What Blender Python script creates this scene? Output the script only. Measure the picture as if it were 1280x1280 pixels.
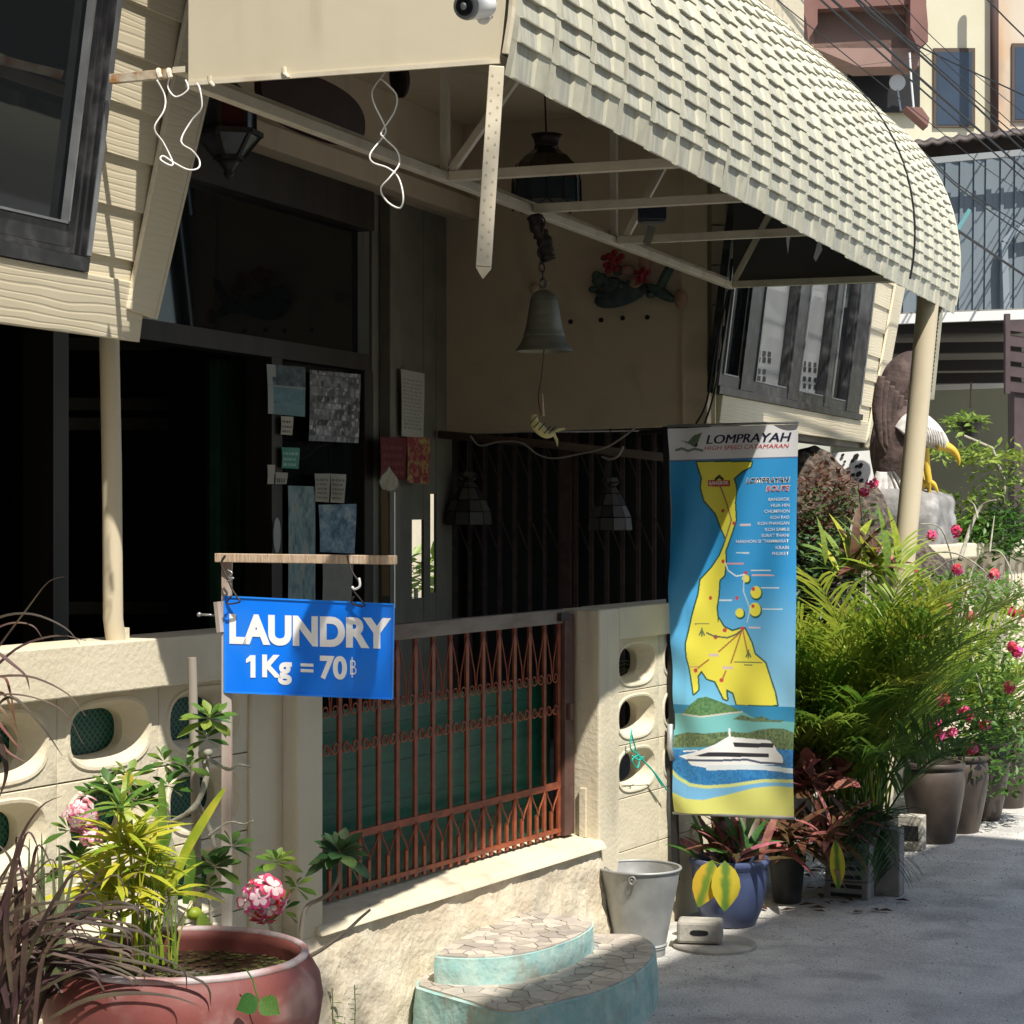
import bpy, math, random
import numpy as np
from mathutils import Vector, Matrix, noise
from math import sin, cos, pi, radians
random.seed(7)
for _o in list(bpy.data.objects): bpy.data.objects.remove(_o)
SC = bpy.context.scene; COL = SC.collection
# ---------------------------------------------------------------- camera
# world: +x runs along the garden wall away from the camera, +y goes into the building, z is up
CAM = Vector((0, -3.6, 1.6)); F = 2600.0; HY = 631.0
VIEW = Vector((cos(radians(30)), sin(radians(30)), 0)); RIGHT = Vector((VIEW.y, -VIEW.x, 0)); UP = Vector((0, 0, 1))
cd = bpy.data.cameras.new('camera'); cam = bpy.data.objects.new('camera', cd); COL.objects.link(cam)
cam.location = CAM; cam.rotation_euler = VIEW.to_track_quat('-Z', 'Y').to_euler()
cd.sensor_width = 36; cd.lens = 36 * F / 1280; cd.shift_y = -(640 - HY) / 1280; cd.clip_start = .05; cd.clip_end = 500
SC.camera = cam
# ---------------------------------------------------------------- light
LIGHT = Vector((.33, .54, -1)).normalized()
w = bpy.data.worlds.new('World'); SC.world = w; w.use_nodes = True
nt = w.node_tree; bg = nt.nodes['Background']; sk = nt.nodes.new('ShaderNodeTexSky'); sk.sky_type = 'NISHITA'
sk.sun_disc = False; sk.sun_elevation = math.asin(-LIGHT.z); sk.sun_rotation = math.atan2(-LIGHT.x, -LIGHT.y)
sk.air_density = 1.1; sk.dust_density = 1.5
nt.links.new(sk.outputs[0], bg.inputs[0]); bg.inputs[1].default_value = .12
sd = bpy.data.lights.new('sun', 'SUN'); sd.energy = 4.8; sd.angle = radians(.5); sd.color = (1, .95, .86)
sun = bpy.data.objects.new('sun', sd); COL.objects.link(sun); sun.rotation_euler = LIGHT.to_track_quat('-Z', 'Y').to_euler()
sun.location = (0, -10, 20)
SC.view_settings.view_transform = 'Standard'; SC.view_settings.look = 'None'; SC.view_settings.exposure = .55; SC.view_settings.gamma = 1
SC.view_settings.use_curve_mapping = False
SC.cycles.max_bounces = 8; SC.cycles.diffuse_bounces = 4; SC.cycles.transparent_max_bounces = 16; SC.cycles.use_denoising = True
SC.cycles.sample_clamp_indirect = 8
# ---------------------------------------------------------------- maths
def ray(px, py): return RIGHT * ((px - 640) / F) + VIEW + UP * ((HY - py) / F)
def atd(px, py, Z): return CAM + ray(px, py) * Z
def pl(px, py, P, N):
    r = ray(px, py); return CAM + r * ((P - CAM).dot(N) / r.dot(N))
def aty(px, py, y): return pl(px, py, Vector((0, y, 0)), Vector((0, 1, 0)))
def atx(px, py, x): return pl(px, py, Vector((x, 0, 0)), Vector((1, 0, 0)))
def atz(px, py, z): return pl(px, py, Vector((0, 0, z)), UP)
BD = Vector((cos(radians(9)), sin(radians(9)), 0)); ND = Vector((-BD.y, BD.x, 0)); OB = Vector((3.86, -.49, 0))
def B(a, c, z): return OB + BD * a + ND * c + UP * z      # the house's own frame: a along its front, c into it
def atc(px, py, c): return pl(px, py, B(0, c, 0), ND)
def ata(px, py, a): return pl(px, py, B(a, 0, 0), BD)
def ofB(p): q = p - OB; return q.dot(BD), q.dot(ND), p.z
def V(*a): return Vector(a)
def srgb(r, g, b): return tuple(((x/255)/12.92 if x/255 <= .04045 else ((x/255+.055)/1.055)**2.4) for x in (r, g, b))
G = -.08
# ---------------------------------------------------------------- mesh builder
class MB:
    def __init__(s): s.v = []; s.f = []
    def add(s, vs, fs):
        k = len(s.v); s.v += [Vector(p) for p in vs]; s.f += [tuple(i + k for i in f) for f in fs]; return s
    def hexa(s, p):
        return s.add(p, [(0,3,2,1),(4,5,6,7),(0,1,5,4),(1,2,6,5),(2,3,7,6),(3,0,4,7)])
    def box(s, x0, x1, y0, y1, z0, z1):
        return s.hexa([(x0,y0,z0),(x1,y0,z0),(x1,y1,z0),(x0,y1,z0),(x0,y0,z1),(x1,y0,z1),(x1,y1,z1),(x0,y1,z1)])
    def bbox(s, a0, a1, c0, c1, z0, z1):
        return s.hexa([B(a0,c0,z0),B(a1,c0,z0),B(a1,c1,z0),B(a0,c1,z0),B(a0,c0,z1),B(a1,c0,z1),B(a1,c1,z1),B(a0,c1,z1)])
    def obox(s, c, X, Y, Z):
        c = Vector(c); return s.hexa([c-X-Y-Z, c+X-Y-Z, c+X+Y-Z, c-X+Y-Z, c-X-Y+Z, c+X-Y+Z, c+X+Y+Z, c-X+Y+Z])
    def bar(s, p, q, w, h=None, up=None):
        p = Vector(p); q = Vector(q); d = (q-p); L = d.length; d.normalize(); h = h or w
        up = Vector(up) if up is not None else (UP if abs(d.z) < .9 else VIEW)
        X = d.cross(up).normalized(); Y = X.cross(d)
        return s.obox((p+q)/2, d*L/2, X*w/2, Y*h/2)
    def tube(s, pts, r, n=8, cap=True, flat=1.0):
        pts = [Vector(p) for p in pts]; m = len(pts); rr = r if isinstance(r, (list, tuple)) else [r]*m
        k = len(s.v); X = None
        for i, p in enumerate(pts):
            d = (pts[min(i+1, m-1)] - pts[max(i-1, 0)]).normalized()
            if X is None: X = d.cross(UP if abs(d.z) < .95 else Vector((1,0,0))).normalized()
            else:
                X = X - d * X.dot(d); X.normalize()
            Y = d.cross(X)
            for j in range(n):
                a = 2*pi*j/n; s.v.append(p + X*cos(a)*rr[i] + Y*sin(a)*rr[i]*flat)
        for i in range(m-1):
            for j in range(n):
                a = k+i*n+j; b = k+i*n+(j+1) % n; s.f.append((a, b, b+n, a+n))
        if cap: s.f.append(tuple(k+j for j in reversed(range(n)))); s.f.append(tuple(k+(m-1)*n+j for j in range(n)))
        return s
    def lathe(s, prof, c, n=32, sq=1.0, cap=True):
        c = Vector(c); k = len(s.v)
        for r, z in prof:
            for j in range(n):
                a = 2*pi*j/n; s.v.append(c + Vector((r*cos(a), r*sin(a)*sq, z)))
        for i in range(len(prof)-1):
            for j in range(n):
                a = k+i*n+j; b = k+i*n+(j+1) % n; s.f.append((a, b, b+n, a+n))
        if cap and prof[0][0] > 1e-4: s.f.append(tuple(k+j for j in reversed(range(n))))
        if cap and prof[-1][0] > 1e-4: s.f.append(tuple(k+(len(prof)-1)*n+j for j in range(n)))
        return s
    def prism(s, pts, t):
        pts = [Vector(p) for p in pts]; t = Vector(t); n = len(pts)
        return s.add(pts + [p+t for p in pts], [tuple(reversed(range(n))), tuple(range(n, 2*n))] + [(i, (i+1) % n, n+(i+1) % n, n+i) for i in range(n)])
    def sph(s, c, r, n=10, m=7):
        if not hasattr(r, '__len__'): r = (r, r, r)
        c = Vector(c); k = len(s.v)
        for i in range(m+1):
            t = pi*i/m
            for j in range(n):
                a = 2*pi*j/n; s.v.append(c + Vector((r[0]*sin(t)*cos(a), r[1]*sin(t)*sin(a), r[2]*cos(t))))
        for i in range(m):
            for j in range(n):
                a = k+i*n+j; b = k+i*n+(j+1) % n; s.f.append((a, a+n, b+n, b))
        return s
    def blade(s, pts, w, nrm=None, fold=.15):   # a leaf: ribbon with a keel
        pts = [Vector(p) for p in pts]; m = len(pts); k = len(s.v)
        for i, p in enumerate(pts):
            d = (pts[min(i+1, m-1)] - pts[max(i-1, 0)]).normalized()
            nn = Vector(nrm) if nrm is not None else UP
            X = d.cross(nn)
            if X.length < .05: X = d.cross(Vector((1, 0, 0)))
            X.normalize(); Y = X.cross(d); ww = w[i]
            s.v += [p - X*ww + Y*ww*fold, p, p + X*ww + Y*ww*fold]
        for i in range(m-1):
            a = k+3*i; s.f += [(a, a+1, a+4, a+3), (a+1, a+2, a+5, a+4)]
        return s
def mesh(name, mb, mat, smooth=False):
    me = bpy.data.meshes.new(name); me.from_pydata([tuple(v) for v in mb.v], [], mb.f)
    for m in (mat if isinstance(mat, (list, tuple)) else [mat]): me.materials.append(m)
    if smooth: me.polygons.foreach_set('use_smooth', [True]*len(me.polygons))
    me.update(); return me
def wloc(o):
    p = Vector((0, 0, 0))
    while o is not None: p += o.location; o = o.parent
    return p
def put(name, me, parent=None, loc=None, mtx=None):
    o = bpy.data.objects.new(name, me); COL.objects.link(o)
    if parent is not None: o.parent = parent
    if mtx is not None:
        o.matrix_basis = (Matrix.Translation(-wloc(parent)) @ mtx) if parent is not None else mtx
    elif loc is not None: o.location = Vector(loc) - (wloc(parent) if parent is not None else Vector((0, 0, 0)))
    return o
def part(name, mb, mat, parent=None, smooth=False, bev=0, label=None, stuff=False, origin=None, auto=None):
    org = Vector(origin) if origin is not None else (wloc(parent) if parent is not None else Vector((0, 0, 0)))
    if parent is None and origin is None and mb.v:
        lo = Vector([min(v[i] for v in mb.v) for i in range(3)]); hi = Vector([max(v[i] for v in mb.v) for i in range(3)])
        org = Vector(((lo.x+hi.x)/2, (lo.y+hi.y)/2, lo.z))
    m2 = MB(); m2.v = [v - org for v in mb.v]; m2.f = mb.f
    o = put(name, mesh(name, m2, mat, smooth), parent, loc=org)
    if bev:
        b = o.modifiers.new('bevel', 'BEVEL'); b.width = bev; b.segments = 2; b.limit_method = 'ANGLE'; b.angle_limit = radians(35)
    if auto:
        o.data.set_sharp_from_angle(angle=radians(auto))
    if label: o['label'] = label
    if stuff: o['kind'] = 'stuff'
    return o
def tag(o, label, cat, group=None):
    o['label'] = label; o['category'] = cat
    if group: o['group'] = group
    return o
def thing(name, label, cat, loc, group=None):
    o = bpy.data.objects.new(name, None); COL.objects.link(o); o.location = loc; o.empty_display_size = .1
    return tag(o, label, cat, group)
def struct(o): o['kind'] = 'structure'; return o
# ---------------------------------------------------------------- materials
def mat(name, c, c2=None, vs=4, rough=.8, metal=0, bump=0, bs=40, bd=6, rnd=0, spec=.4, dirt=None, ds=1.5, dw=.5, stretch=None, coat=0, det=6, bst=None, lo=.35, hi=.65, drip=None, dripw=.3):
    m = bpy.data.materials.new(name); m.use_nodes = True; t = m.node_tree; N = t.nodes; L = t.links
    p = N['Principled BSDF']; p.inputs['Roughness'].default_value = rough; p.inputs['Metallic'].default_value = metal
    p.inputs['Specular IOR Level'].default_value = spec; p.inputs['Coat Weight'].default_value = coat
    p.inputs['Base Color'].default_value = (*c, 1)
    tc = N.new('ShaderNodeTexCoord'); mp = N.new('ShaderNodeMapping'); L.new(tc.outputs['Object'], mp.inputs[0])
    if stretch: mp.inputs['Scale'].default_value = stretch
    oi = N.new('ShaderNodeObjectInfo')
    if rnd:
        sc = N.new('ShaderNodeVectorMath'); sc.operation = 'SCALE'; sc.inputs[0].default_value = (13, 7, 5); L.new(oi.outputs['Random'], sc.inputs['Scale'])
        L.new(sc.outputs[0], mp.inputs['Location'])
    col = None
    def noise_(scale, detail, src=None, dist=0):
        n = N.new('ShaderNodeTexNoise'); n.inputs['Scale'].default_value = scale; n.inputs['Detail'].default_value = detail
        n.inputs['Distortion'].default_value = dist
        L.new((src or mp).outputs[0], n.inputs['Vector']); return n
    def rampd(src, a, b):
        r = N.new('ShaderNodeMapRange'); r.inputs[1].default_value = a; r.inputs[2].default_value = b; r.interpolation_type = 'SMOOTHSTEP'; L.new(src, r.inputs[0]); return r.outputs[0]
    def mix(fac, a, b):
        x = N.new('ShaderNodeMix'); x.data_type = 'RGBA'
        if isinstance(fac, float): x.inputs[0].default_value = fac
        else: L.new(fac, x.inputs[0])
        for i, q in ((6, a), (7, b)):
            if isinstance(q, tuple): x.inputs[i].default_value = (*q, 1)
            else: L.new(q, x.inputs[i])
        return x.outputs[2]
    col = c
    if c2: col = mix(rampd(noise_(vs, det).outputs[0], lo, hi), c, c2)
    if dirt:
        n = noise_(ds, 8, dist=.4); f = rampd(n.outputs[0], .5, .72)
        mu = N.new('ShaderNodeMath'); mu.operation = 'MULTIPLY'; mu.inputs[1].default_value = dw; L.new(f, mu.inputs[0]); col = mix(mu.outputs[0], col, dirt)
    if drip:
        mpd = N.new('ShaderNodeMapping'); mpd.inputs['Scale'].default_value = (11, 11, .8); L.new(tc.outputs['Object'], mpd.inputs[0]); nd = noise_(1, 5, mpd); fd = rampd(nd.outputs[0], .52, .75)
        nm_ = noise_(1.3, 3); f2 = rampd(nm_.outputs[0], .42, .62); mu = N.new('ShaderNodeMath'); mu.operation = 'MULTIPLY'; L.new(fd, mu.inputs[0]); L.new(f2, mu.inputs[1])
        mv_ = N.new('ShaderNodeMath'); mv_.operation = 'MULTIPLY'; mv_.inputs[1].default_value = dripw; L.new(mu.outputs[0], mv_.inputs[0]); col = mix(mv_.outputs[0], col, drip)
    if rnd:
        h = N.new('ShaderNodeHueSaturation'); r = N.new('ShaderNodeMapRange'); L.new(oi.outputs['Random'], r.inputs[0]); r.inputs[3].default_value = 1-rnd; r.inputs[4].default_value = 1+rnd
        L.new(r.outputs[0], h.inputs['Value'])
        if isinstance(col, tuple): h.inputs['Color'].default_value = (*col, 1)
        else: L.new(col, h.inputs['Color'])
        col = h.outputs[0]
    if not isinstance(col, tuple): L.new(col, p.inputs['Base Color'])
    if bump:
        mp2 = mp
        if bst: mp2 = N.new('ShaderNodeMapping'); mp2.inputs['Scale'].default_value = bst; L.new(tc.outputs['Object'], mp2.inputs[0])
        bn = noise_(bs, bd, mp2); bb = N.new('ShaderNodeBump'); bb.inputs['Strength'].default_value = bump; bb.inputs['Distance'].default_value = .01
        L.new(bn.outputs[0], bb.inputs['Height']); L.new(bb.outputs[0], p.inputs['Normal'])
    return m
def leafmat(name, c, c2, vs=25, rnd=.25, tr=.35, rough=.45, hue=.035):
    m = bpy.data.materials.new(name); m.use_nodes = True; t = m.node_tree; N = t.nodes; L = t.links
    p = N['Principled BSDF']; p.inputs['Roughness'].default_value = rough; p.inputs['Specular IOR Level'].default_value = .45
    tc = N.new('ShaderNodeTexCoord'); n = N.new('ShaderNodeTexNoise'); n.inputs['Scale'].default_value = vs; n.inputs['Detail'].default_value = 4; L.new(tc.outputs['Object'], n.inputs['Vector'])
    r = N.new('ShaderNodeMapRange'); r.inputs[1].default_value = .4; r.inputs[2].default_value = .62; L.new(n.outputs[0], r.inputs[0])
    x = N.new('ShaderNodeMix'); x.data_type = 'RGBA'; L.new(r.outputs[0], x.inputs[0]); x.inputs[6].default_value = (*c, 1); x.inputs[7].default_value = (*c2, 1)
    oi = N.new('ShaderNodeObjectInfo'); h = N.new('ShaderNodeHueSaturation'); v = N.new('ShaderNodeMapRange'); L.new(oi.outputs['Random'], v.inputs[0]); v.inputs[3].default_value = 1-rnd; v.inputs[4].default_value = 1+rnd
    L.new(v.outputs[0], h.inputs['Value']); L.new(x.outputs[2], h.inputs['Color'])
    hh = N.new('ShaderNodeMapRange'); L.new(oi.outputs['Random'], hh.inputs[0]); hh.inputs[3].default_value = .5+hue; hh.inputs[4].default_value = .5-hue; L.new(hh.outputs[0], h.inputs['Hue'])
    L.new(h.outputs[0], p.inputs['Base Color'])
    tl = N.new('ShaderNodeBsdfTranslucent'); L.new(h.outputs[0], tl.inputs[0]); mx = N.new('ShaderNodeMixShader'); mx.inputs[0].default_value = tr
    L.new(p.outputs[0], mx.inputs[1]); L.new(tl.outputs[0], mx.inputs[2]); L.new(mx.outputs[0], N['Material Output'].inputs[0])
    return m
def vcmat(name, rough=.5, tr=0, bump=0):
    m = bpy.data.materials.new(name); m.use_nodes = True; t = m.node_tree; p = t.nodes['Principled BSDF']; p.inputs['Roughness'].default_value = rough
    a = t.nodes.new('ShaderNodeAttribute'); a.attribute_name = 'Col'; t.links.new(a.outputs['Color'], p.inputs['Base Color'])
    return m
def glassmat(name, tint=(.02, .025, .03), rough=.03, alpha=.55):
    m = bpy.data.materials.new(name); m.use_nodes = True; t = m.node_tree; p = t.nodes['Principled BSDF']
    p.inputs['Base Color'].default_value = (*tint, 1); p.inputs['Roughness'].default_value = rough; p.inputs['Specular IOR Level'].default_value = .5
    p.inputs['Alpha'].default_value = alpha
    return m
def wavewood(name, c, c2, axis_scale=(1, 8, 8), bump=.6, rough=.75, wsc=3.0):
    # embossed wood-grain board: bent bands in the bump only, a little colour drift
    m = mat(name, c, c2, vs=2, rough=rough); t = m.node_tree; N = t.nodes; L = t.links; p = N['Principled BSDF']
    tc = N.new('ShaderNodeTexCoord'); mp = N.new('ShaderNodeMapping'); mp.inputs['Rotation'].default_value = (0, 0, -radians(9)); L.new(tc.outputs['Object'], mp.inputs[0])
    mp3 = N.new('ShaderNodeMapping'); mp3.inputs['Scale'].default_value = axis_scale; L.new(mp.outputs[0], mp3.inputs[0])
    wv = N.new('ShaderNodeTexWave'); wv.bands_direction = 'Z'; wv.inputs['Scale'].default_value = wsc; wv.inputs['Distortion'].default_value = 9; wv.inputs['Detail'].default_value = 2; wv.inputs['Detail Scale'].default_value = .8
    L.new(mp3.outputs[0], wv.inputs[0])
    rr = N.new('ShaderNodeMapRange'); rr.inputs[1].default_value = .0; rr.inputs[2].default_value = .35; L.new(wv.outputs['Fac'], rr.inputs[0])
    bb = N.new('ShaderNodeBump'); bb.inputs['Strength'].default_value = bump; bb.inputs['Distance'].default_value = .006
    L.new(rr.outputs[0], bb.inputs['Height']); L.new(bb.outputs[0], p.inputs['Normal'])
    return m
CREAM = (.59, .525, .385); CREAM2 = (.64, .575, .435)
M = {}
M['plaster'] = mat('cream_plaster', CREAM, CREAM2, 3, .85, bump=.3, bs=60, dirt=(.38, .33, .25), ds=2.2, dw=.4, drip=(.16, .14, .11), dripw=.45)
M['rough'] = mat('rough_plaster', (.64, .57, .44), (.54, .46, .34), 9, .9, bump=.8, bs=45, bd=8, dirt=(.33, .29, .23), ds=3, dw=.5)
M['gable'] = mat('gable_paint', (.54, .48, .345), (.57, .51, .375), 2, .6, bump=.12, bs=9, dirt=(.44, .38, .27), ds=3, dw=.5, drip=(.2, .16, .1), dripw=.3)
M['siding'] = wavewood('embossed_siding', (.58, .51, .365), (.64, .57, .42), bump=.2, wsc=2.2)
M['pipe'] = mat('pipe_paint', (.60, .52, .37), (.56, .48, .34), 3, .5, bump=.06, bs=8, dirt=(.42, .34, .24), ds=5, dw=.5, stretch=(1, 1, .3))
M['cream_metal'] = mat('cream_painted_metal', (.58, .52, .40), (.64, .58, .45), 10, .5, bump=.05, bs=30, dirt=(.35, .27, .18), ds=9, dw=.4)
M['tile'] = mat('roof_tile_metal', (.55, .53, .41), (.60, .58, .45), 9, .6, bump=.15, bs=25, rnd=.07, dirt=(.34, .32, .24), ds=7, dw=.55)
M['tile_dirty'] = mat('roof_tile_weathered', (.50, .49, .40), (.38, .38, .32), 60, .65, bump=.25, bs=60, rnd=.06, stretch=(1, .08, 1), bst=(1, .08, 1), dirt=(.26, .25, .2), ds=9, dw=.3)
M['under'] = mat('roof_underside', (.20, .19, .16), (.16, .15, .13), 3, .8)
M['wall_brown'] = mat('porch_paint', (.62, .50, .365), (.66, .54, .40), 2, .85, bump=.15, bs=50, dirt=(.35, .28, .2), ds=4, dw=.3)
M['dark'] = mat('dark_interior', (.018, .018, .018), (.03, .028, .026), 3, .6)  # near-black colour stands in for the deep shade of indoor rooms
M['dark_wood'] = mat('dark_wood', (.05, .04, .033), (.03, .025, .02), 8, .5, stretch=(1, 1, .1))
M['olive'] = mat('olive_frame', (.16, .15, .12), (.20, .19, .15), 5, .6)
M['black_alu'] = mat('black_aluminium', (.018, .018, .020), (.035, .035, .038), 14, .35, metal=.1, dirt=(.16, .16, .16), ds=14, dw=.3)
M['grey_alu'] = mat('grey_aluminium', (.34, .35, .36), (.25, .26, .27), 14, .35, metal=.6)
M['glass'] = glassmat('window_glass', alpha=.5)
M['clearglass'] = glassmat('clear_window_glass', tint=(.03, .035, .04), alpha=.22)
M['darkglass'] = glassmat('dark_glass', tint=(.012, .014, .016), alpha=.9)
M['rust'] = mat('brown_gate_paint', (.30, .072, .026), (.19, .045, .02), 14, .5, dirt=(.07, .035, .025), ds=16, dw=.5, bump=.1)
M['rust_dark'] = mat('dark_gate_paint', (.075, .035, .028), (.10, .05, .04), 14, .5, dirt=(.16, .10, .07), ds=12, dw=.4)
M['lattice'] = mat('folding_gate_steel', (.11, .075, .065), (.075, .05, .045), 20, .5)
M['greensheet'] = mat('green_plastic_sheet', (.005, .12, .07), (.004, .085, .055), 5, .35, stretch=(1, 1, 8))
M['road'] = mat('lane_concrete', (.53, .51, .475), (.42, .405, .38), 5, .9, bump=.9, bs=60, bd=12, dirt=(.27, .26, .245), ds=3.2, dw=.7, det=10)
M['turq'] = mat('turquoise_paint', (.27, .46, .44), (.40, .55, .50), 12, .85, bump=.7, bs=30, dirt=(.30, .28, .22), ds=9, dw=.85, drip=(.14, .16, .13), dripw=.6)
M['mosaic'] = mat('mosaic_tile', (.50, .44, .36), (.42, .37, .33), 20, .5, rnd=.28, bump=.15, dirt=(.25, .23, .2), ds=12, dw=.4)
M['grout'] = mat('grey_grout', (.34, .33, .31), (.27, .26, .25), 20, .9)
M['zinc'] = mat('galvanised_steel', (.40, .405, .395), (.31, .315, .31), 9, .5, metal=.4, dirt=(.20, .185, .165), ds=5, dw=.7, drip=(.16, .14, .12), dripw=.7, bump=.12, bs=14)
M['concrete'] = mat('grey_concrete', (.26, .25, .235), (.19, .185, .175), 8, .92, bump=.6, bs=40, dirt=(.1, .095, .085), ds=5, dw=.6)
M['lightconc'] = mat('pale_concrete', (.42, .39, .33), (.30, .28, .25), 8, .9, bump=.5, bs=40, dirt=(.16, .14, .12), ds=6, dw=.6)
M['jar'] = mat('dark_glazed_clay', (.045, .034, .028), (.075, .058, .047), 5, .42, bump=.1, bs=20, dirt=(.14, .115, .095), ds=4, dw=.5, drip=(.16, .14, .12), dripw=.5)
M['bluepot'] = mat('blue_glaze', (.055, .075, .165), (.085, .11, .20), 4, .3, coat=.2, dirt=(.16, .17, .2), ds=5, dw=.4)
M['blackplastic'] = mat('black_plastic', (.02, .022, .022), (.04, .04, .04), 9, .5)
M['soil'] = mat('soil', (.05, .035, .025), (.03, .02, .015), 20, .95, bump=1, bs=60)
M['redclay'] = mat('red_glazed_clay', (.17, .043, .036), (.12, .034, .03), 5, .6, bump=.25, bs=18, dirt=(.32, .22, .20), ds=6, dw=.75, drip=(.08, .04, .035), dripw=.7)
M['white'] = mat('white_plastic', (.78, .78, .76), (.72, .72, .7), 9, .35)
M['white_wire'] = mat('white_cable', (.75, .74, .70), None, rough=.5)
M['black'] = mat('black_rubber', (.012, .012, .013), None, rough=.5)
M['wood'] = mat('weathered_wood', (.42, .30, .20), (.52, .40, .29), 18, .75, stretch=(1, 8, 1), bump=.4, bs=30, dirt=(.25, .15, .1), ds=8, dw=.5)
M['postwood'] = mat('peeling_post_wood', (.46, .43, .39), (.30, .22, .18), 9, .8, stretch=(1, 1, .25), bump=.4, bs=30)
M['stake'] = mat('grey_stake_wood', (.30, .265, .22), (.20, .165, .13), 14, .85, stretch=(1, 1, .12), bump=.5, bs=40)
M['blue'] = mat('sign_blue', (.0, .19, .93), (.004, .21, .95), 3, .35, dirt=(.05, .24, .8), ds=5, dw=.4, drip=(.03, .12, .5), dripw=.5)
M['signwhite'] = mat('sign_white', (.92, .92, .92), None, rough=.4)
M['bark'] = mat('pale_bark', (.40, .38, .31), (.28, .26, .20), 30, .85, bump=.5, bs=50)
M['wet'] = mat('pond_water', (.02, .022, .012), (.09, .10, .03), 35, .08, spec=.6, lo=.5, hi=.6)
M['bronze'] = mat('aged_bronze', (.15, .155, .12), (.20, .20, .15), 10, .45, metal=.35, stretch=(1, 1, 6))
M['iron'] = mat('dark_iron', (.035, .03, .028), (.06, .045, .04), 20, .55, metal=.4)
M['teal'] = mat('teal_string', (.01, .45, .36), None, rough=.6)
def cracks(m):
    t = m.node_tree; N = t.nodes; L = t.links; p = N['Principled BSDF']; src = p.inputs['Base Color'].links[0].from_socket
    tc = N.new('ShaderNodeTexCoord'); n = N.new('ShaderNodeTexNoise'); n.inputs['Scale'].default_value = 3; n.inputs['Detail'].default_value = 8; L.new(tc.outputs['Object'], n.inputs['Vector'])
    a = N.new('ShaderNodeMix'); a.data_type = 'RGBA'; a.inputs[0].default_value = .25; L.new(tc.outputs['Object'], a.inputs[6]); L.new(n.outputs['Color'], a.inputs[7])
    v = N.new('ShaderNodeTexVoronoi'); v.feature = 'DISTANCE_TO_EDGE'; v.inputs['Scale'].default_value = .8; L.new(a.outputs[2], v.inputs['Vector'])
    r = N.new('ShaderNodeMapRange'); r.inputs[1].default_value = .0; r.inputs[2].default_value = .007; r.inputs[3].default_value = .10; r.inputs[4].default_value = 0; L.new(v.outputs['Distance'], r.inputs[0])
    g = N.new('ShaderNodeTexNoise'); g.inputs['Scale'].default_value = 160; g.inputs['Detail'].default_value = 2; L.new(tc.outputs['Object'], g.inputs['Vector']); gr = N.new('ShaderNodeMapRange'); gr.inputs[1].default_value = .35; gr.inputs[2].default_value = .65; gr.inputs[3].default_value = .78; gr.inputs[4].default_value = 1.2; L.new(g.outputs[0], gr.inputs[0])
    x = N.new('ShaderNodeMix'); x.data_type = 'RGBA'; L.new(r.outputs[0], x.inputs[0]); L.new(src, x.inputs[6]); x.inputs[7].default_value = (.05, .05, .05, 1)
    y = N.new('ShaderNodeVectorMath'); y.operation = 'SCALE'; L.new(x.outputs[2], y.inputs[0]); L.new(gr.outputs[0], y.inputs['Scale']); L.new(y.outputs[0], p.inputs['Base Color'])
cracks(M['road'])
# leaves
M['palm'] = leafmat('palm_leaf', (.12, .22, .03), (.24, .33, .045), 8, .35, tr=.4)
M['palm_bright'] = leafmat('palm_leaf_bright', (.20, .32, .035), (.36, .44, .06), 8, .3, tr=.45)
M['palm_dark'] = leafmat('palm_leaf_dark', (.045, .11, .045), (.08, .16, .05), 8, .3, tr=.3)
M['leaf'] = leafmat('green_leaf', (.05, .13, .02), (.10, .19, .035), 20, .3)
M['leaf2'] = leafmat('bright_leaf', (.12, .22, .03), (.22, .32, .06), 20, .3)
M['yleaf'] = leafmat('yellow_green_leaf', (.30, .40, .03), (.52, .50, .05), 15, .25, tr=.4)
M['grass'] = leafmat('purple_grass_blade', (.045, .020, .020), (.085, .06, .035), 9, .45, tr=.25, rough=.6)
M['ggrass'] = leafmat('grey_green_blade', (.14, .17, .08), (.24, .27, .15), 9, .25, tr=.3)
M['croton'] = leafmat('red_brown_leaf', (.10, .035, .026), (.15, .085, .04), 12, .4, tr=.3)
M['pinkleaf'] = leafmat('pink_leaf', (.5, .18, .16), (.32, .10, .10), 12, .3, tr=.3)
M['bigyellow'] = leafmat('yellow_big_leaf', (.55, .40, .03), (.50, .42, .05), 14, .1, tr=.35)
def midrib_green(m):
    t = m.node_tree; N = t.nodes; L = t.links; tc = N.new('ShaderNodeTexCoord'); sp = N.new('ShaderNodeSeparateXYZ'); L.new(tc.outputs['Object'], sp.inputs[0])
    n = N.new('ShaderNodeTexNoise'); n.inputs['Scale'].default_value = 5; L.new(tc.outputs['Object'], n.inputs['Vector'])
    a = N.new('ShaderNodeMath'); a.operation = 'ABSOLUTE'; L.new(sp.outputs[1], a.inputs[0]); b = N.new('ShaderNodeMath'); b.operation = 'MULTIPLY_ADD'; b.inputs[1].default_value = .12; L.new(n.outputs[0], b.inputs[0]); L.new(a.outputs[0], b.inputs[2])
    r = N.new('ShaderNodeMapRange'); r.interpolation_type = 'SMOOTHSTEP'; r.inputs[1].default_value = .08; r.inputs[2].default_value = .2; L.new(b.outputs[0], r.inputs[0])
    x = N.new('ShaderNodeMix'); x.data_type = 'RGBA'; L.new(r.outputs[0], x.inputs[0]); x.inputs[6].default_value = (.12, .22, .03, 1); x.inputs[7].default_value = (.56, .42, .035, 1)
    for lk in list(L):
        if lk.to_node.type == 'HUE_SAT' and lk.to_socket.name == 'Color': L.remove(lk)
    L.new(x.outputs[2], [q for q in N if q.type == 'HUE_SAT'][0].inputs['Color'])
midrib_green(M['bigyellow'])
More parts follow.
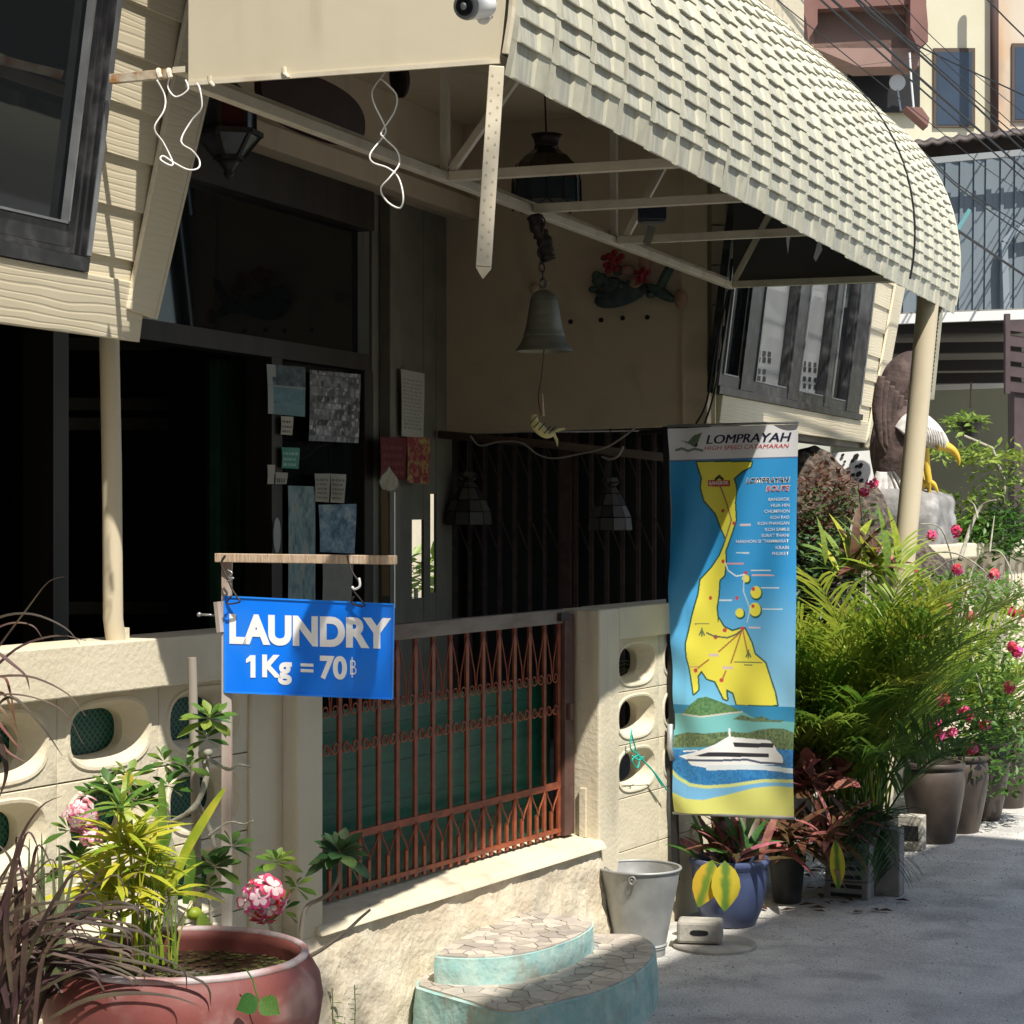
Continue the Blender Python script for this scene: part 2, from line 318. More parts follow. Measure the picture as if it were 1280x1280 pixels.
M['pink'] = leafmat('pink_petal', (.66, .05, .20), (.75, .14, .30), 30, .2, tr=.35)
M['bougain'] = leafmat('magenta_petal', (.70, .04, .16), (.80, .16, .28), 30, .2, tr=.35)
# ================================================================ ground
mb = MB(); mb.box(-60, 120, -80, 100, G-.5, G-.02); struct(part('ground', mb, M['concrete']))
def road_h(x, y): return .006*noise.noise((x*.8, y*.8, 3)) + .003*noise.noise((x*3, y*3, 9))
mb = MB(); nx, ny = 90, 50
for j in range(ny+1):
    for i in range(nx+1):
        x = 2+i*20/nx; y = -4.9+j*6.6/ny; mb.v.append(V(x, y, G+road_h(x, y)))
for j in range(ny):
    for i in range(nx): k = j*(nx+1)+i; mb.f.append((k, k+1, k+nx+2, k+nx+1))
struct(part('road', mb, M['road'], smooth=True, origin=(0, 0, 0)))
mb = MB(); mb.box(1.5, 6.9, .16, 9, G+.02, .30); mb.box(6.9, 10.5, .6, 9, G+.02, .30)
struct(part('porch_floor', mb, mat('porch_floor', (.16, .14, .12), (.11, .10, .09), 5, .7), origin=(0, 0, 0)))

# ================================================================ garden wall (left), gate wall, pier
def vent_block(w, h, d=.085, hole=True):
    mb = MB(); cr = math.atan2(h, w); TS = sorted([2*pi*(j+.5)/36 for j in range(36)]+[cr, pi-cr, pi+cr, 2*pi-cr]); n = 40
    def rect(t, W, H):
        c, s = cos(t), sin(t); k = min(W/abs(c) if abs(c) > 1e-6 else 9, H/abs(s) if abs(s) > 1e-6 else 9); return c*k, s*k
    def oval(t, rx, ry):
        c, s = cos(t), sin(t); e = .72; return rx*math.copysign(abs(c)**e, c), ry*math.copysign(abs(s)**e, s)
    W, H = w/2-.0008, h/2-.0008
    ox, oy, ix, iy = w*.39, h*.385, w*.29, h*.275
    spec = [(lambda t: rect(t, W, H), d), (lambda t: rect(t, W, H), .002), (lambda t: rect(t, W-.002, H-.002), 0)]
    if hole: spec += [(lambda t: oval(t, ox+.014, oy+.012), 0), (lambda t: oval(t, ox+.009, oy+.008), -.005), (lambda t: oval(t, ox, oy), -.004), (lambda t: oval(t, ox-.012, oy-.008), .014), (lambda t: oval(t, ix+.006, iy+.004), .05), (lambda t: oval(t, ix, iy), .056), (lambda t: oval(t, ix, iy), d)]
    for f, y in spec:
        for j in range(n): x, z = f(TS[j]); mb.v.append(V(x, y, z))
    for i in range(len(spec)-1):
        for j in range(n): a = i*n+j; b = i*n+(j+1) % n; mb.f.append((a, b, b+n, a+n))
    if not hole: mb.f.append(tuple((len(spec)-1)*n+j for j in range(n)))
    return mb
BW, BH = .40, .2225
me_blk = mesh('vent_block', vent_block(BW, BH), M['plaster'], True); me_blk.set_sharp_from_angle(angle=radians(40))
me_pl = mesh('plain_block', vent_block(BW, BH, hole=False), M['plaster'], True); me_pl.set_sharp_from_angle(angle=radians(40))
gw = thing('garden_wall', 'cream garden wall with oval vent blocks under a thick coping, left of the brown gate', 'wall', (4.2, .05, G))
mb = MB(); mb.box(1.2, 4.97, 0, .165, 1.112, 1.243); part('coping', mb, M['plaster'], gw, bev=.004)
mb = MB(); mb.box(4.82, 4.972, .050, .15, .30, 1.11); mb.box(4.972, 5.10, -.004, .16, .30, 1.243); part('pillar', mb, M['plaster'], gw, bev=.006)
for r in range(4):
    for k in range(-5, 2):
        x = 4.22+k*BW; put('block', me_blk, gw, mtx=Matrix.Translation((x, .062, .9985-r*.2245)))
def roughwall(x0, x1, z0, z1, y0, y1, amp, name, parent, step=.022, m='rough', seed=0):
    mb = MB(); nx = int((x1-x0)/step); nz = max(2, int((z1-z0)/step))
    for j in range(nz+1):
        for i in range(nx+1):
            x = x0+(x1-x0)*i/nx; t = j/nz; z = z0+(z1-z0)*t
            a = amp*noise.noise((x*6+seed, z*11, 1)) + amp*.6*noise.noise((x*23, z*31, 5+seed))+amp*.35*noise.noise((x*50, z*60, 2))
            if j == nz: a *= .3
            mb.v.append(V(x, y0+(y1-y0)*t+a, z))
    for j in range(nz):
        for i in range(nx): k = j*(nx+1)+i; mb.f.append((k, k+1, k+nx+2, k+nx+1))
    k = len(mb.v); mb.v += [V(x0, y1+.12, z1), V(x1, y1+.12, z1), V(x0, y1+.12, z0), V(x1, y1+.12, z0)]
    mb.f += [(nz*(nx+1), nz*(nx+1)+nx, k+1, k), (0, nz*(nx+1), k, k+2), (nx, k+3, k+1, nz*(nx+1)+nx)]
    return part(name, mb, M[m], parent, True, auto=50)
roughwall(1.2, 6.885, G-.01, .318, -.05, -.006, .013, 'base_plaster', gw)
mb = MB(); mb.add([V(5.06, -.03, .318), V(6.9, -.03, .318), V(6.9, .165, .318), V(5.06, .165, .318), V(5.06, -.012, .345), V(6.9, -.012, .345), V(6.9, .165, .368), V(5.06, .165, .368)], [(0,3,2,1),(4,5,6,7),(0,1,5,4),(1,2,6,5),(2,3,7,6),(3,0,4,7)])
part('gate_sill', mb, M['plaster'], gw, bev=.006)
gm = bpy.data.materials.new('green_mesh_net'); gm.use_nodes = True
def netmat():
    t = gm.node_tree; N = t.nodes; L = t.links; p = N['Principled BSDF']; tc = N.new('ShaderNodeTexCoord'); mp = N.new('ShaderNodeMapping'); mp.inputs['Rotation'].default_value = (0, radians(45), 0); mp.inputs['Scale'].default_value = (420, 420, 420)
    L.new(tc.outputs['Object'], mp.inputs[0]); sp = N.new('ShaderNodeSeparateXYZ'); L.new(mp.outputs[0], sp.inputs[0]); o = []
    for ax in (0, 2):
        s = N.new('ShaderNodeMath'); s.operation = 'SINE'; L.new(sp.outputs[ax], s.inputs[0]); g = N.new('ShaderNodeMath'); g.operation = 'GREATER_THAN'; g.inputs[1].default_value = .55; L.new(s.outputs[0], g.inputs[0]); o.append(g)
    mx = N.new('ShaderNodeMath'); mx.operation = 'MAXIMUM'; L.new(o[0].outputs[0], mx.inputs[0]); L.new(o[1].outputs[0], mx.inputs[1])
    c = N.new('ShaderNodeMix'); c.data_type = 'RGBA'; L.new(mx.outputs[0], c.inputs[0]); c.inputs[6].default_value = (.004, .018, .012, 1); c.inputs[7].default_value = (.01, .13, .085, 1); L.new(c.outputs[2], p.inputs['Base Color']); p.inputs['Roughness'].default_value = .5
netmat()
mb = MB(); mb.box(1.2, 4.8, .150, .154, .33, 1.10); part('mesh_net', mb, gm, gw)

# pier and right-hand wall
rw = thing('garden_wall', 'cream garden wall of smaller vent blocks right of the gate, behind the standing route map banner', 'wall', (7.4, .08, G))
mb = MB(); mb.box(6.888, 7.055, 0, .176, G, 1.207); part('pier', mb, M['plaster'], rw, bev=.008)
mb = MB(); mb.box(7.056, 8.7, .002, .172, 1.085, 1.209); part('coping', mb, M['plaster'], rw, bev=.006)
s2 = .203/BH
for r in range(6):
    for k in range(4):
        zc = 1.085-.1015-r*.2045
        if zc < 0: continue
        m4 = Matrix.Translation((7.24+k*.401, .022, zc)) @ Matrix.Diagonal((1, 1, s2, 1))
        put('block', me_blk if r < 3 else me_pl, rw, mtx=m4)
mb = MB(); mb.box(7.056, 8.7, .03, .17, G, .165); mb.box(8.66, 8.7, .015, .17, .165, 1.084); mb.box(7.05, 8.65, .13, .15, .46, .48); part('base_course', mb, M['plaster'], rw)
mb = MB(); mb.box(7.06, 8.7, .10, .108, .17, .46); part('backing', mb, M['plaster'], rw)
p0 = aty(731, 1056, .06); mb = MB(); mb.box(6.872, 6.887, .05, .078, .355, .54); part('stop_strip', mb, M['plaster'], rw, bev=.002)

# ================================================================ brown gate
gt = thing('iron_gate', 'reddish brown iron garden gate with scrolls and pointed arches', 'gate', (6.0, .12, .37))
gy = .11
mb = MB(); mb.box(5.11, 6.80, gy-.012, gy+.02, 1.160, 1.212); part('top_rail', mb, mat('weathered_rail', (.16, .11, .085), (.23, .19, .15), 20, .6, stretch=(.3, 1, 1), bump=.2), gt, bev=.003)
mb = MB(); mb.box(5.11, 6.78, gy-.006, gy+.006, .548, .572); part('lower_rail', mb, M['rust'], gt)
mb = MB(); mb.box(5.11, 6.78, gy-.006, gy+.006, .385, .40); part('bottom_rail', mb, M['rust'], gt)
mb = MB(); mb.box(-.0095, .0095, -.0045, .0045, .372, 1.165); me_bar = mesh('bar', mb, M['rust'])
mb = MB(); mb.box(-.008, .008, -.004, .004, .372, .47); me_bar2 = mesh('short_bar', mb, M['rust'])
mb = MB()
for s in (-1, 1):
    mb.tube([V(s*.0*1, 0, .468), V(s*.012, 0, .495), V(s*.036, 0, .525), V(s*.05, 0, .552)], .003, 5)
me_arch = mesh('arch', mb, M['rust'])
def spiral(cx, cz, r, t0, t1, n=20, sg=1): return [V(cx+sg*(r*(1-.62*i/n))*cos(t0+(t1-t0)*i/n), 0, cz+(r*(1-.62*i/n))*sin(t0+(t1-t0)*i/n)) for i in range(n+1)]
mb = MB()
mb.tube([V(0, 0, 1.158), V(.02, 0, 1.10), V(.046, 0, 1.02), V(.052, 0, .965)] + spiral(.030, .962, .022, 0, -3.6*pi/1.6, 16), .0027, 6)
me_scr = mesh('scroll', mb, M['rust'], True)
mb = MB(); mb.tube(spiral(.030, .845, .022, 0, -3.6*pi/1.6, 16), .0036, 6)
me_scr2 = mesh('scroll', mb, M['rust'], True)
nb = 15; sp_ = (6.77-5.13)/nb
for i in range(nb+1):
    x = 5.13+i*sp_
    put('bar', me_bar, gt, mtx=Matrix.Translation((x, gy, 0)))
    if i < nb:
        put('scroll', me_scr2, gt, mtx=Matrix.Translation((x+sp_, gy-.004, 0)) @ Matrix.Diagonal((-1, 1, 1, 1)))
        put('short_bar', me_bar2, gt, mtx=Matrix.Translation((x+sp_/2, gy, 0)))
        put('arch', me_arch, gt, mtx=Matrix.Translation((x+sp_/2, gy-.006, 0)))
        put('scroll', me_scr, gt, mtx=Matrix.Translation((x, gy-.004, 0)))
        put('scroll', me_scr, gt, mtx=Matrix.Translation((x+sp_, gy-.004, 0)) @ Matrix.Diagonal((-1, 1, 1, 1)))
        put('scroll', me_scr2, gt, mtx=Matrix.Translation((x, gy-.004, 0)))
mb = MB(); mb.box(6.785, 6.862, gy-.02, gy+.03, .37, 1.19); mb.box(6.80, 6.83, gy-.035, gy-.02, .80, .86); part('hinge_post', mb, M['rust_dark'], gt, bev=.003)
mb = MB(); mb.box(6.74, 6.80, gy-.03, gy-.014, 1.17, 1.20); part('latch', mb, M['iron'], gt)
gs = MB()
for i in range(9): gs.box(5.11, 6.85, .190-.002*(i % 2), .2, .36+.065*i, .36+.065*i+.0645)
tag(part('green_sheet', gs, M['greensheet']), 'dark green plastic sheet screening the lower part of the brown gate from behind', 'sheet')

# ================================================================ the house
hs = thing('house', 'cream two storey guesthouse behind the garden wall with a dark open porch', 'house', B(3, 2, G))
mb = MB(); mb.bbox(-4, 8.2, .46, 4.1, 3.75, 6.0); mb.bbox(-4, 6.4, .004, .45, 3.70, 6.0); part('upper_wall', mb, M['plaster'], hs)
mb = MB(); mb.bbox(-4, 5.84, .30, 4.1, 3.60, 3.749); part('ceiling', mb, M['wall_brown'], hs)
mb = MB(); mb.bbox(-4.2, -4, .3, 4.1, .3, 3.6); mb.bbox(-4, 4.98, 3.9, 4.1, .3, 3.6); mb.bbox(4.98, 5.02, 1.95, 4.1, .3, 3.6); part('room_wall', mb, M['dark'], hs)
# lintel and transom of the shop front
mb = MB(); mb.bbox(-4, 5.84, 1.7, 1.95, 3.12, 3.598); part('lintel', mb, M['wall_brown'], hs)
mb = MB(); mb.bbox(-4, 5.84, 1.62, 1.695, 3.10, 3.20); part('lintel', mb, M['wall_brown'], hs)
mb = MB(); mb.bbox(-4, 4.9, 1.78, 1.94, 2.93, 3.118); part('door_head', mb, M['dark_wood'], hs)
mb = MB(); mb.bbox(-4, 4.9, 1.80, 1.90, 2.25, 2.33); mb.bbox(-4, 4.9, 1.80, 1.9, .301, .36); part('transom_bar', mb, M['dark_wood'], hs)
for a0, a1, z0, z1, m in ((2.2, 4.9, 2.33, 2.93, 'darkglass'), (-4, 2.2, 2.33, 2.93, 'darkglass'), (3.95, 4.9, .36, 2.25, 'darkglass')):
    mb = MB(); mb.bbox(a0+.05, a1-.05, 1.845, 1.855, z0+.002, z1-.002); part('pane', mb, M[m], hs)
for a in (2.2, 3.90, 4.86):
    mb = MB(); mb.bbox(a-.05, a+.05, 1.79, 1.92, .36, 2.248); part('door_frame', mb, M['dark_wood'], hs)
mb = MB(); mb.bbox(2.15, 2.25, 1.79, 1.92, 2.332, 2.928); part('mullion', mb, M['dark_wood'], hs)
# dim inner door frames
for (x0, y0, x1, y1) in ((72, 430, 258, 505), (72, 530, 258, 760)):
    mb = MB(); c = 3.0; p = [atc(px, py, c) for px, py in ((x0, y0), (x1, y0), (x1, y1), (x0, y1))]
    for i in range(4): mb.bar(p[i], p[(i+1) % 4], .06, .05, ND)
    part('inner_frame', mb, mat('inner_frame', (.3, .28, .24), None, rough=.6), hs)
# pillar with vertical slots
def slab(a0, a1, c0, c1, z0, z1): mb = MB(); mb.bbox(a0, a1, c0, c1, z0, z1); return mb
pa = [ofB(atc(px, 700, 1.8))[0] for px in (472, 478, 487, 515, 530, 538, 545.5, 556)]
ps = MB(); zt, zb = 3.118, .301
ps.bbox(4.915, pa[1], 1.8, 1.815, zb, zt); ps.bbox(pa[2], pa[3], 1.8, 1.815, zb, zt); ps.bbox(pa[4], pa[5], 1.8, 1.815, zb, zt); ps.bbox(pa[6], pa[7]+.1, 1.8, 1.815, zb, zt)
def zz(px, py): return atc(px, py, 1.8).z
for i, (y0, y1) in ((1, (716, 748)), (3, (650, 750)), (5, (617, 745))):
    ps.bbox(pa[i]+.001, pa[i+1]-.001, 1.802, 1.813, zb, zz(500, y1)); ps.bbox(pa[i]+.001, pa[i+1]-.001, 1.802, 1.813, zz(500, y0), zt)
part('pillar', ps, M['olive'], hs)
mb = slab(5.0, 5.12, 1.74, 1.798, .301, 3.1); part('pilaster', mb, M['olive'], hs, bev=.004)
# the wall the bell hangs in front of, with its stepped left edge
pts = [(500, 110), (505, 300), (511, 310), (521, 395), (534, 405), (547, 543), (884, 531), (884, 110)]
mb = MB(); mb.prism([ata(px, py, 5.85) for px, py in pts], BD*.10); part('side_wall', mb, M['wall_brown'], hs, bev=.002)
mb = MB(); mb.prism([ata(px, py, 5.849) for px, py in ((478, 100), (884, 100), (884, 108), (478, 108))], -BD*.03)
for x in (800,): mb.prism([ata(px, py, 5.849) for px, py in ((850, 150), (853, 150), (856, 531), (853, 531))], -BD*.01)
part('joint_strip', mb, M['wall_brown'], hs)
for k in range(6):
    y0, y1 = 232+k*50, 232+(k+1)*50-2; f0 = lambda y: 908-(y-232)*.055; mb = MB(); mb.prism([ata(px, py, 5.93) for px, py in ((885, y0), (f0(y0), y0), (f0(y1)+2, y1), (885, y1))], BD*.02 if k % 2 else BD*.026); part('corner_board', mb, M['siding'], hs)
for i, (px, py) in enumerate(((713, 402), (751, 400), (778, 397.5), (809, 396.5))):
    mb = MB(); q = ata(px, py, 5.842); mb.prism([q + ND*(.013*cos(t*pi/4)) + UP*(.013*sin(t*pi/4)) for t in range(8)], BD*.006); part('vent_hole', mb, M['black'], hs)
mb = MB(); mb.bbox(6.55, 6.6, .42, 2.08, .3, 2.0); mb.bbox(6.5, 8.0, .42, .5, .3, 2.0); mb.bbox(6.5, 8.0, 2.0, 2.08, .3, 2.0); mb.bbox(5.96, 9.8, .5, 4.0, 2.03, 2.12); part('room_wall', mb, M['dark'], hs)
mb = MB(); mb.bbox(5.96, 9.85, .52, 3.9, 2.13, 3.74); part('room_block', mb, M['plaster'], hs)
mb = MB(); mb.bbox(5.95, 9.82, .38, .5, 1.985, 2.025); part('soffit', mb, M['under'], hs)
# folding lattice gate under that wall
lg = thing('folding_gate', 'dark brown folding steel gate closing the passage beyond the porch', 'gate', B(6.3, 1.2, .3))
for i in range(19):
    c = .44+i*.088; mb = MB(); mb.bbox(6.29, 6.315, c-.010, c+.010, .32, 1.99); part('bar', mb, M['lattice'], lg)
for i in range(18):
    c = .44+i*.088
    for z in (1.45, 1.85):
        mb = MB(); mb.bar(B(6.28, c, z-.11), B(6.28, c+.088, z+.11), .006, .004, BD); part('lattice_link', mb, M['lattice'], lg)

mb = MB(); mb.bbox(6.26, 6.34, 1.25, 1.31, .32, 1.99); part('centre_post', mb, M['rust_dark'], lg)
mb = MB(); mb.bbox(6.24, 6.36, .40, 2.1, 2.0, 2.04); part('track', mb, M['lattice'], lg)
# courtyard wall seen through the slots
mb = MB(); mb.bbox(9, 26, 6.5, 6.6, G, 2.7); tag(part('courtyard_wall', mb, M['plaster']), 'sunlit cream wall at the back, seen through the slots of the porch pillar', 'wall')
mb = MB(); mb.bbox(9, 26, 4.6, 4.75, G, .92); tag(part('courtyard_ledge', mb, M['plaster']), 'low white ledge glimpsed through the slots of the porch pillar', 'ledge')

# ================================================================ leaning window bays
class Bay:
    def __init__(s, m): s.O = B(0, .36, 2.02); s.e1 = BD; s.e2 = (UP - ND*m).normalized(); s.n = s.e1.cross(s.e2).normalized()
    def q(s, px, py): p = pl(px, py, s.O, s.n); d = p - s.O; return d.dot(s.e1), d.dot(s.e2)
    def P(s, a, t, h=0): return s.O + s.e1*a + s.e2*t + s.n*h
    def slab(s, mb, pts, h0, h1): mb.prism([s.P(a, t, h0) for a, t in pts], s.n*(h1-h0)); return mb
    def rect(s, mb, a0, a1, t0, t1, h0, h1): return s.slab(mb, [(a0, t0), (a1, t0), (a1, t1), (a0, t1)], h0, h1)
def siding(bay, root, a0, edge, t0, t1, step=.125, left=True):
    t = t0; 
    while t < t1:
        u = min(t+step, t1); mb = MB(); eb, et = edge(t), edge(u)
        mb.add([bay.P(a0, t, .001), bay.P(eb, t, .001), bay.P(et, u+.01, .001), bay.P(a0, u+.01, .001), bay.P(a0, t, .017), bay.P(eb, t, .017), bay.P(et, u+.01, .006), bay.P(a0, u+.01, .006)], [(0,3,2,1),(4,5,6,7),(0,1,5,4),(1,2,6,5),(2,3,7,6),(3,0,4,7)])
        part('siding_board', mb, M['siding'], root, bev=.0015); t += step
# left bay
bl = Bay(.142)
lb = thing('window_bay', 'leaning bay window clad in cream wood-grain boards, top left above the garden wall post', 'window bay', bl.P(-.5, 0))
sR, tb = bl.q(99, 339); _, tg = bl.q(58, 274); sG = bl.q(62, 262)[0]; print('bayL', sR, tb, tg, sG)
mb = MB(); bl.rect(mb, -3.2, .345, 0, tb-.002, -.05, .022); part('beam', mb, M['siding'], lb, bev=.003)
mb = MB(); bl.rect(mb, -3.2, .30, -.0, .02, -.6, -.051); part('soffit', mb, M['plaster'], lb)
mb = MB(); bl.rect(mb, -3.2, .31, .021, 1.9, -.6, -.05); part('bay_core', mb, M['dark'], lb)
fr = MB()
bl.rect(fr, -3.2, sR, tb, tb+.035, -.03, .028); bl.rect(fr, -3.2, sR-.03, tb+.035, tb+.05, -.03, .012)
bl.rect(fr, -3.2, sR-.06, tb+.05, tb+.105, -.03, .006)
part('window_sill_rail', fr, M['black_alu'], lb, bev=.0015)
fr = MB()
for k, (x0, x1, h, mm) in enumerate(((0, .022, .028, 0), (.022, .034, .010, 1), (.034, .044, .022, 0), (.044, .056, .006, 0), (.056, .066, .018, 0), (.066, .082, .002, 0))):
    bl.rect(fr, sR-x1, sR-x0, tb+.036+.0002*k, 1.9, -.03, h)
part('window_stile', fr, M['black_alu'], lb, bev=.001)
fr = MB(); bl.rect(fr, sR-.0205, sR-.0015, tb+.04, 1.9, .0285, .031); bl.rect(fr, sR-.089, sR-.083, tb+.106, 1.9, -.01, .012); bl.rect(fr, -3.2, sR-.083, tb+.106, tb+.112, -.01, .012); part('window_bead', fr, M['grey_alu'], lb)
fr = MB(); bl.rect(fr, -3.2, sR-.07, tb+.08, 1.9, -.022, -.016); part('pane', fr, M['darkglass'], lb)
e0 = bl.q(164, 391); e1 = bl.q(226, 100); edge = lambda t: e0[0]+(e1[0]-e0[0])*(t-e0[1])/(e1[1]-e0[1]); print('edge', e0, e1)
siding(bl, lb, sR+.001, edge, .075, 1.4)
c0, c1, c2, c3 = bl.q(148, 385), bl.q(180, 397), bl.q(249, 100), bl.q(205, 100)
def ext(a, b, k): return (a[0]+(b[0]-a[0])*k, a[1]+(b[1]-a[1])*k)
mb = MB(); bl.slab(mb, [c0, c1, ext(c1, c2, 2), ext(c0, c3, 2)], .018, .032); part('corner_trim', mb, M['siding'], lb, bev=.002)
mb = MB(); q0, q1 = c1, ext(c1, c2, 2); bl.slab(mb, [(q0[0], q0[1]), (q0[0]+.012, q0[1]), (q1[0]+.012, q1[1]), (q1[0], q1[1])], -.12, .034); part('corner_return', mb, M['siding'], lb)
# right bay
br = Bay(.125)
rb = thing('window_bay', 'leaning bay window clad in cream boards beyond the awning, above the route map banner', 'window bay', br.P(8, 0))
rR, rt = br.q(1072, 525); print('bayR', rR, rt)
a0 = 5.96; tt = 1.7
mb = MB(); br.rect(mb, a0, 9.86, 0, rt-.002, -.05, .022); part('beam', mb, M['siding'], rb, bev=.003)
def sx(px, py=430): return br.q(px, py)[0]
wl = br.q(893, 476)[0]
fr = MB(); br.rect(fr, wl, rR, rt, rt+.04, -.03, .034); br.rect(fr, wl, rR-.1, rt+.04, rt+.10, -.03, .016); part('window_sill_rail', fr, M['black_alu'], rb, bev=.002)
mul = [(895, 898), (927, 944), (988, 1001), (1035, 1043), (1064, 1080)]
mu = [(wl, wl+.07)] + [(sx(a), sx(b)) for a, b in mul[1:]]
for i, (x0, x1) in enumerate(mu):
    fr = MB(); br.rect(fr, x0, x1, rt+.041, tt, -.03, .024); part('mullion', fr, M['black_alu'], rb, bev=.002)
    fr = MB(); br.rect(fr, x0-.035, x0, rt+.11, tt, -.03, .010); part('sash', fr, M['black_alu'], rb); fr = MB(); br.rect(fr, x1-.016, x1+.004, rt+.101, tt, .025, .032); part('bead', fr, M['grey_alu'], rb)
for i in range(4):
    fr = MB(); br.rect(fr, mu[i][1]+.013, mu[i+1][0]-.036, rt+.101, tt, -.022, -.016); part('pane', fr, M['clearglass'], rb)
    fr = MB(); br.rect(fr, mu[i][1]+.013, mu[i+1][0]-.036, rt+.101, rt+.108, -.03, .018); part('bead', fr, M['grey_alu'], rb)
reflection_panel = mat('grey_reflection', (.48, .49, .48), (.42, .43, .42), 3, .8); curt = mat('white_curtain', (.62, .58, .5), (.5, .47, .4), 3, .9)  # the grey paints a building's reflection, set behind the panes
dots = MB()
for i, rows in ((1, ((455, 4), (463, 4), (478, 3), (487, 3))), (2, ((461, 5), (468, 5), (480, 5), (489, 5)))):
    x0, x1 = mu[i][1], mu[i+1][0]; fr = MB(); br.rect(fr, x0-.05, x1, .12, tt, -.040, -.037); part('reflection_panel', fr, reflection_panel, rb)
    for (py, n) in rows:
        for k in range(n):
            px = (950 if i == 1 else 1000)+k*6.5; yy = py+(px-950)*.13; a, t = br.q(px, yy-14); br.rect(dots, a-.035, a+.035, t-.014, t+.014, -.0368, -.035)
part('reflected_vents', dots, M['black'], rb)  # dark dots painted as the vents of the reflected building
fr = MB()
x0, x1 = mu[3][1], mu[4][0]; n = 24
for k in range(n+1):
    a = x0-.05+(x1-x0)*.62*k/n
    for t in (.15, tt): fr.v.append(br.P(a, t, -.06+.018*sin(k*1.6)))
for k in range(n): fr.f.append((2*k, 2*k+2, 2*k+3, 2*k+1))
part('curtain', fr, curt, rb, True)
fr = MB(); br.rect(fr, mu[0][1], mu[1][0]-.25, .12, tt, -.040, -.036); part('reflection_panel', fr, mat('pale_reflection', (.40, .44, .48), (.34, .38, .42), 2, .8), rb)  # pale panel paints the sky's reflection in the first pane
c0, c1, c2, c3 = br.q(1077, 558), br.q(1087, 567), br.q(1125, 362), br.q(1113, 362)
edge2 = lambda t: c0[0]+(c3[0]-c0[0])*(t-c0[1])/(c3[1]-c0[1])
siding(br, rb, rR+.001, lambda t: edge2(t)+.03, .075, 1.6, .17)
mb = MB(); br.slab(mb, [c0, c1, ext(c1, c2, 1.7), ext(c0, c3, 1.7)], .018, .034); part('corner_trim', mb, M['siding'], rb, bev=.002)
siding(br, rb, a0, lambda t: wl-.004, rt, 1.7, .17)
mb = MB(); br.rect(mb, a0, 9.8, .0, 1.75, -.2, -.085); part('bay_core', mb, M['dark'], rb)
# ================================================================ barrel awning
aw = thing('awning', 'cream barrel awning of pressed metal tiles over the porch entrance', 'awning', B(2.5, -.4, 2.6))
R_, C_, ZE, AL = .95, -.8, 2.6, 6.2
T0 = -.212; TH = radians(94)     # barrel section: starts tucked slightly in at the eave, ends at the wall
def arc(th, off=0): th = th+T0; return C_ + .93 - (R_+off)*cos(th), ZE + .20 + (R_+off)*sin(th)
TW = .2575; CH = .0515
def tilemesh(course):
    mb = MB(); prof = [(0, .005, 0), (.036, .004, 0), (.046, 0, .010), (.150, 0, .010), (.164, .008, .005), (.238, .010, .004), (TW-.0005, .005, 0)]
    n = len(prof)
    for (t, h, b) in ((course*1.0+.004, 0, -.001), (.003, 1, 0), (0.0, .94, 0), (.001, 0, -.001)):   # t upslope distance
        for x, z, lip in prof: mb.v.append(V(x, t, z+h*lip+b))
    for r in range(3):
        for i in range(n-1): k = r*n+i; mb.f.append((k, k+n, k+n+1, k+1))
    return mb
def tilemat(me):   # the flat channel of every tile is more weathered than its roll
    me.polygons.foreach_set('material_index', [1 if (i % 6) in (1, 2) and i < 6 else 0 for i in range(len(me.polygons))])
tiles = []
nrow = int(R_*TH/CH)
for r in range(nrow):
    for k in range(24):
        tiles.append((r, k))
TM = [M['tile'], M['tile_dirty']]; me_t = mesh('roof_tile', tilemesh(CH), TM, False); me_e = mesh('eave_tile', tilemesh(.085), TM, False); tilemat(me_t); tilemat(me_e)
# long bottom course: rows start .075 above the eave edge
def tile_m(r, k):
    s0 = -.045 if r == 0 else .035 + (r-1)*CH; hl = .042 if r == 0 else .026
    th = (s0+hl)/R_; c, z = arc(th); th += T0
    nrm = (-ND*cos(th) + UP*sin(th)); upv = (ND*sin(th) + UP*cos(th))
    a = k*TW + (.012 if k >= 19 else 0)
    jig = .0028*noise.noise((k*3.1, r*2.3, 0))
    wob = .010*noise.noise((a*.9, 7, 3)) 
    org = B(a, c, z) + nrm*(.006+jig) - upv*(hl+jig*2) + UP*wob*.6
    m = Matrix((( BD.x, upv.x, nrm.x, org.x), (BD.y, upv.y, nrm.y, org.y), (BD.z, upv.z, nrm.z, org.z), (0, 0, 0, 1)))
    return m
tiles.sort(key=lambda t: t[1]*.95 + t[0]*.26)   # nearest, largest first
rest = MB()
for i, (r, k) in enumerate(tiles):
    if s_ok := (r*CH/R_ < TH):
        if i < 300: put('roof_tile', me_e if r == 0 else me_t, aw, mtx=tile_m(r, k))
        else:
            src = tilemesh(.085 if r == 0 else CH); m = tile_m(r, k); rest.add([m @ v for v in src.v], src.f)
o = part('roof_tiles', rest, TM, aw, stuff=True); o.data.polygons.foreach_set('material_index', [1 if (i % 18) in (1, 2) else 0 for i in range(len(o.data.polygons))])
# sheet seam with a dark gap
mb = MB(); pts = [B(19*TW+.006, *arc(t*TH/20, .020)) for t in range(21)]; mb.tube(pts, .005, 6); part('seam', mb, M['black'], aw)
mb = MB(); n = 20
for i in range(n+1):
    for a in (.012, AL-.01):
        for off in (-.004, -.012): mb.v.append(B(a, *arc(TH*i/n, off)))
for i in range(n):
    k = i*4; mb.f += [(k, k+4, k+6, k+2), (k+1, k+3, k+7, k+5), (k, k+1, k+5, k+4), (k+2, k+6, k+7, k+3)]
part('roof_sheet', mb, M['under'], aw, True, auto=40)
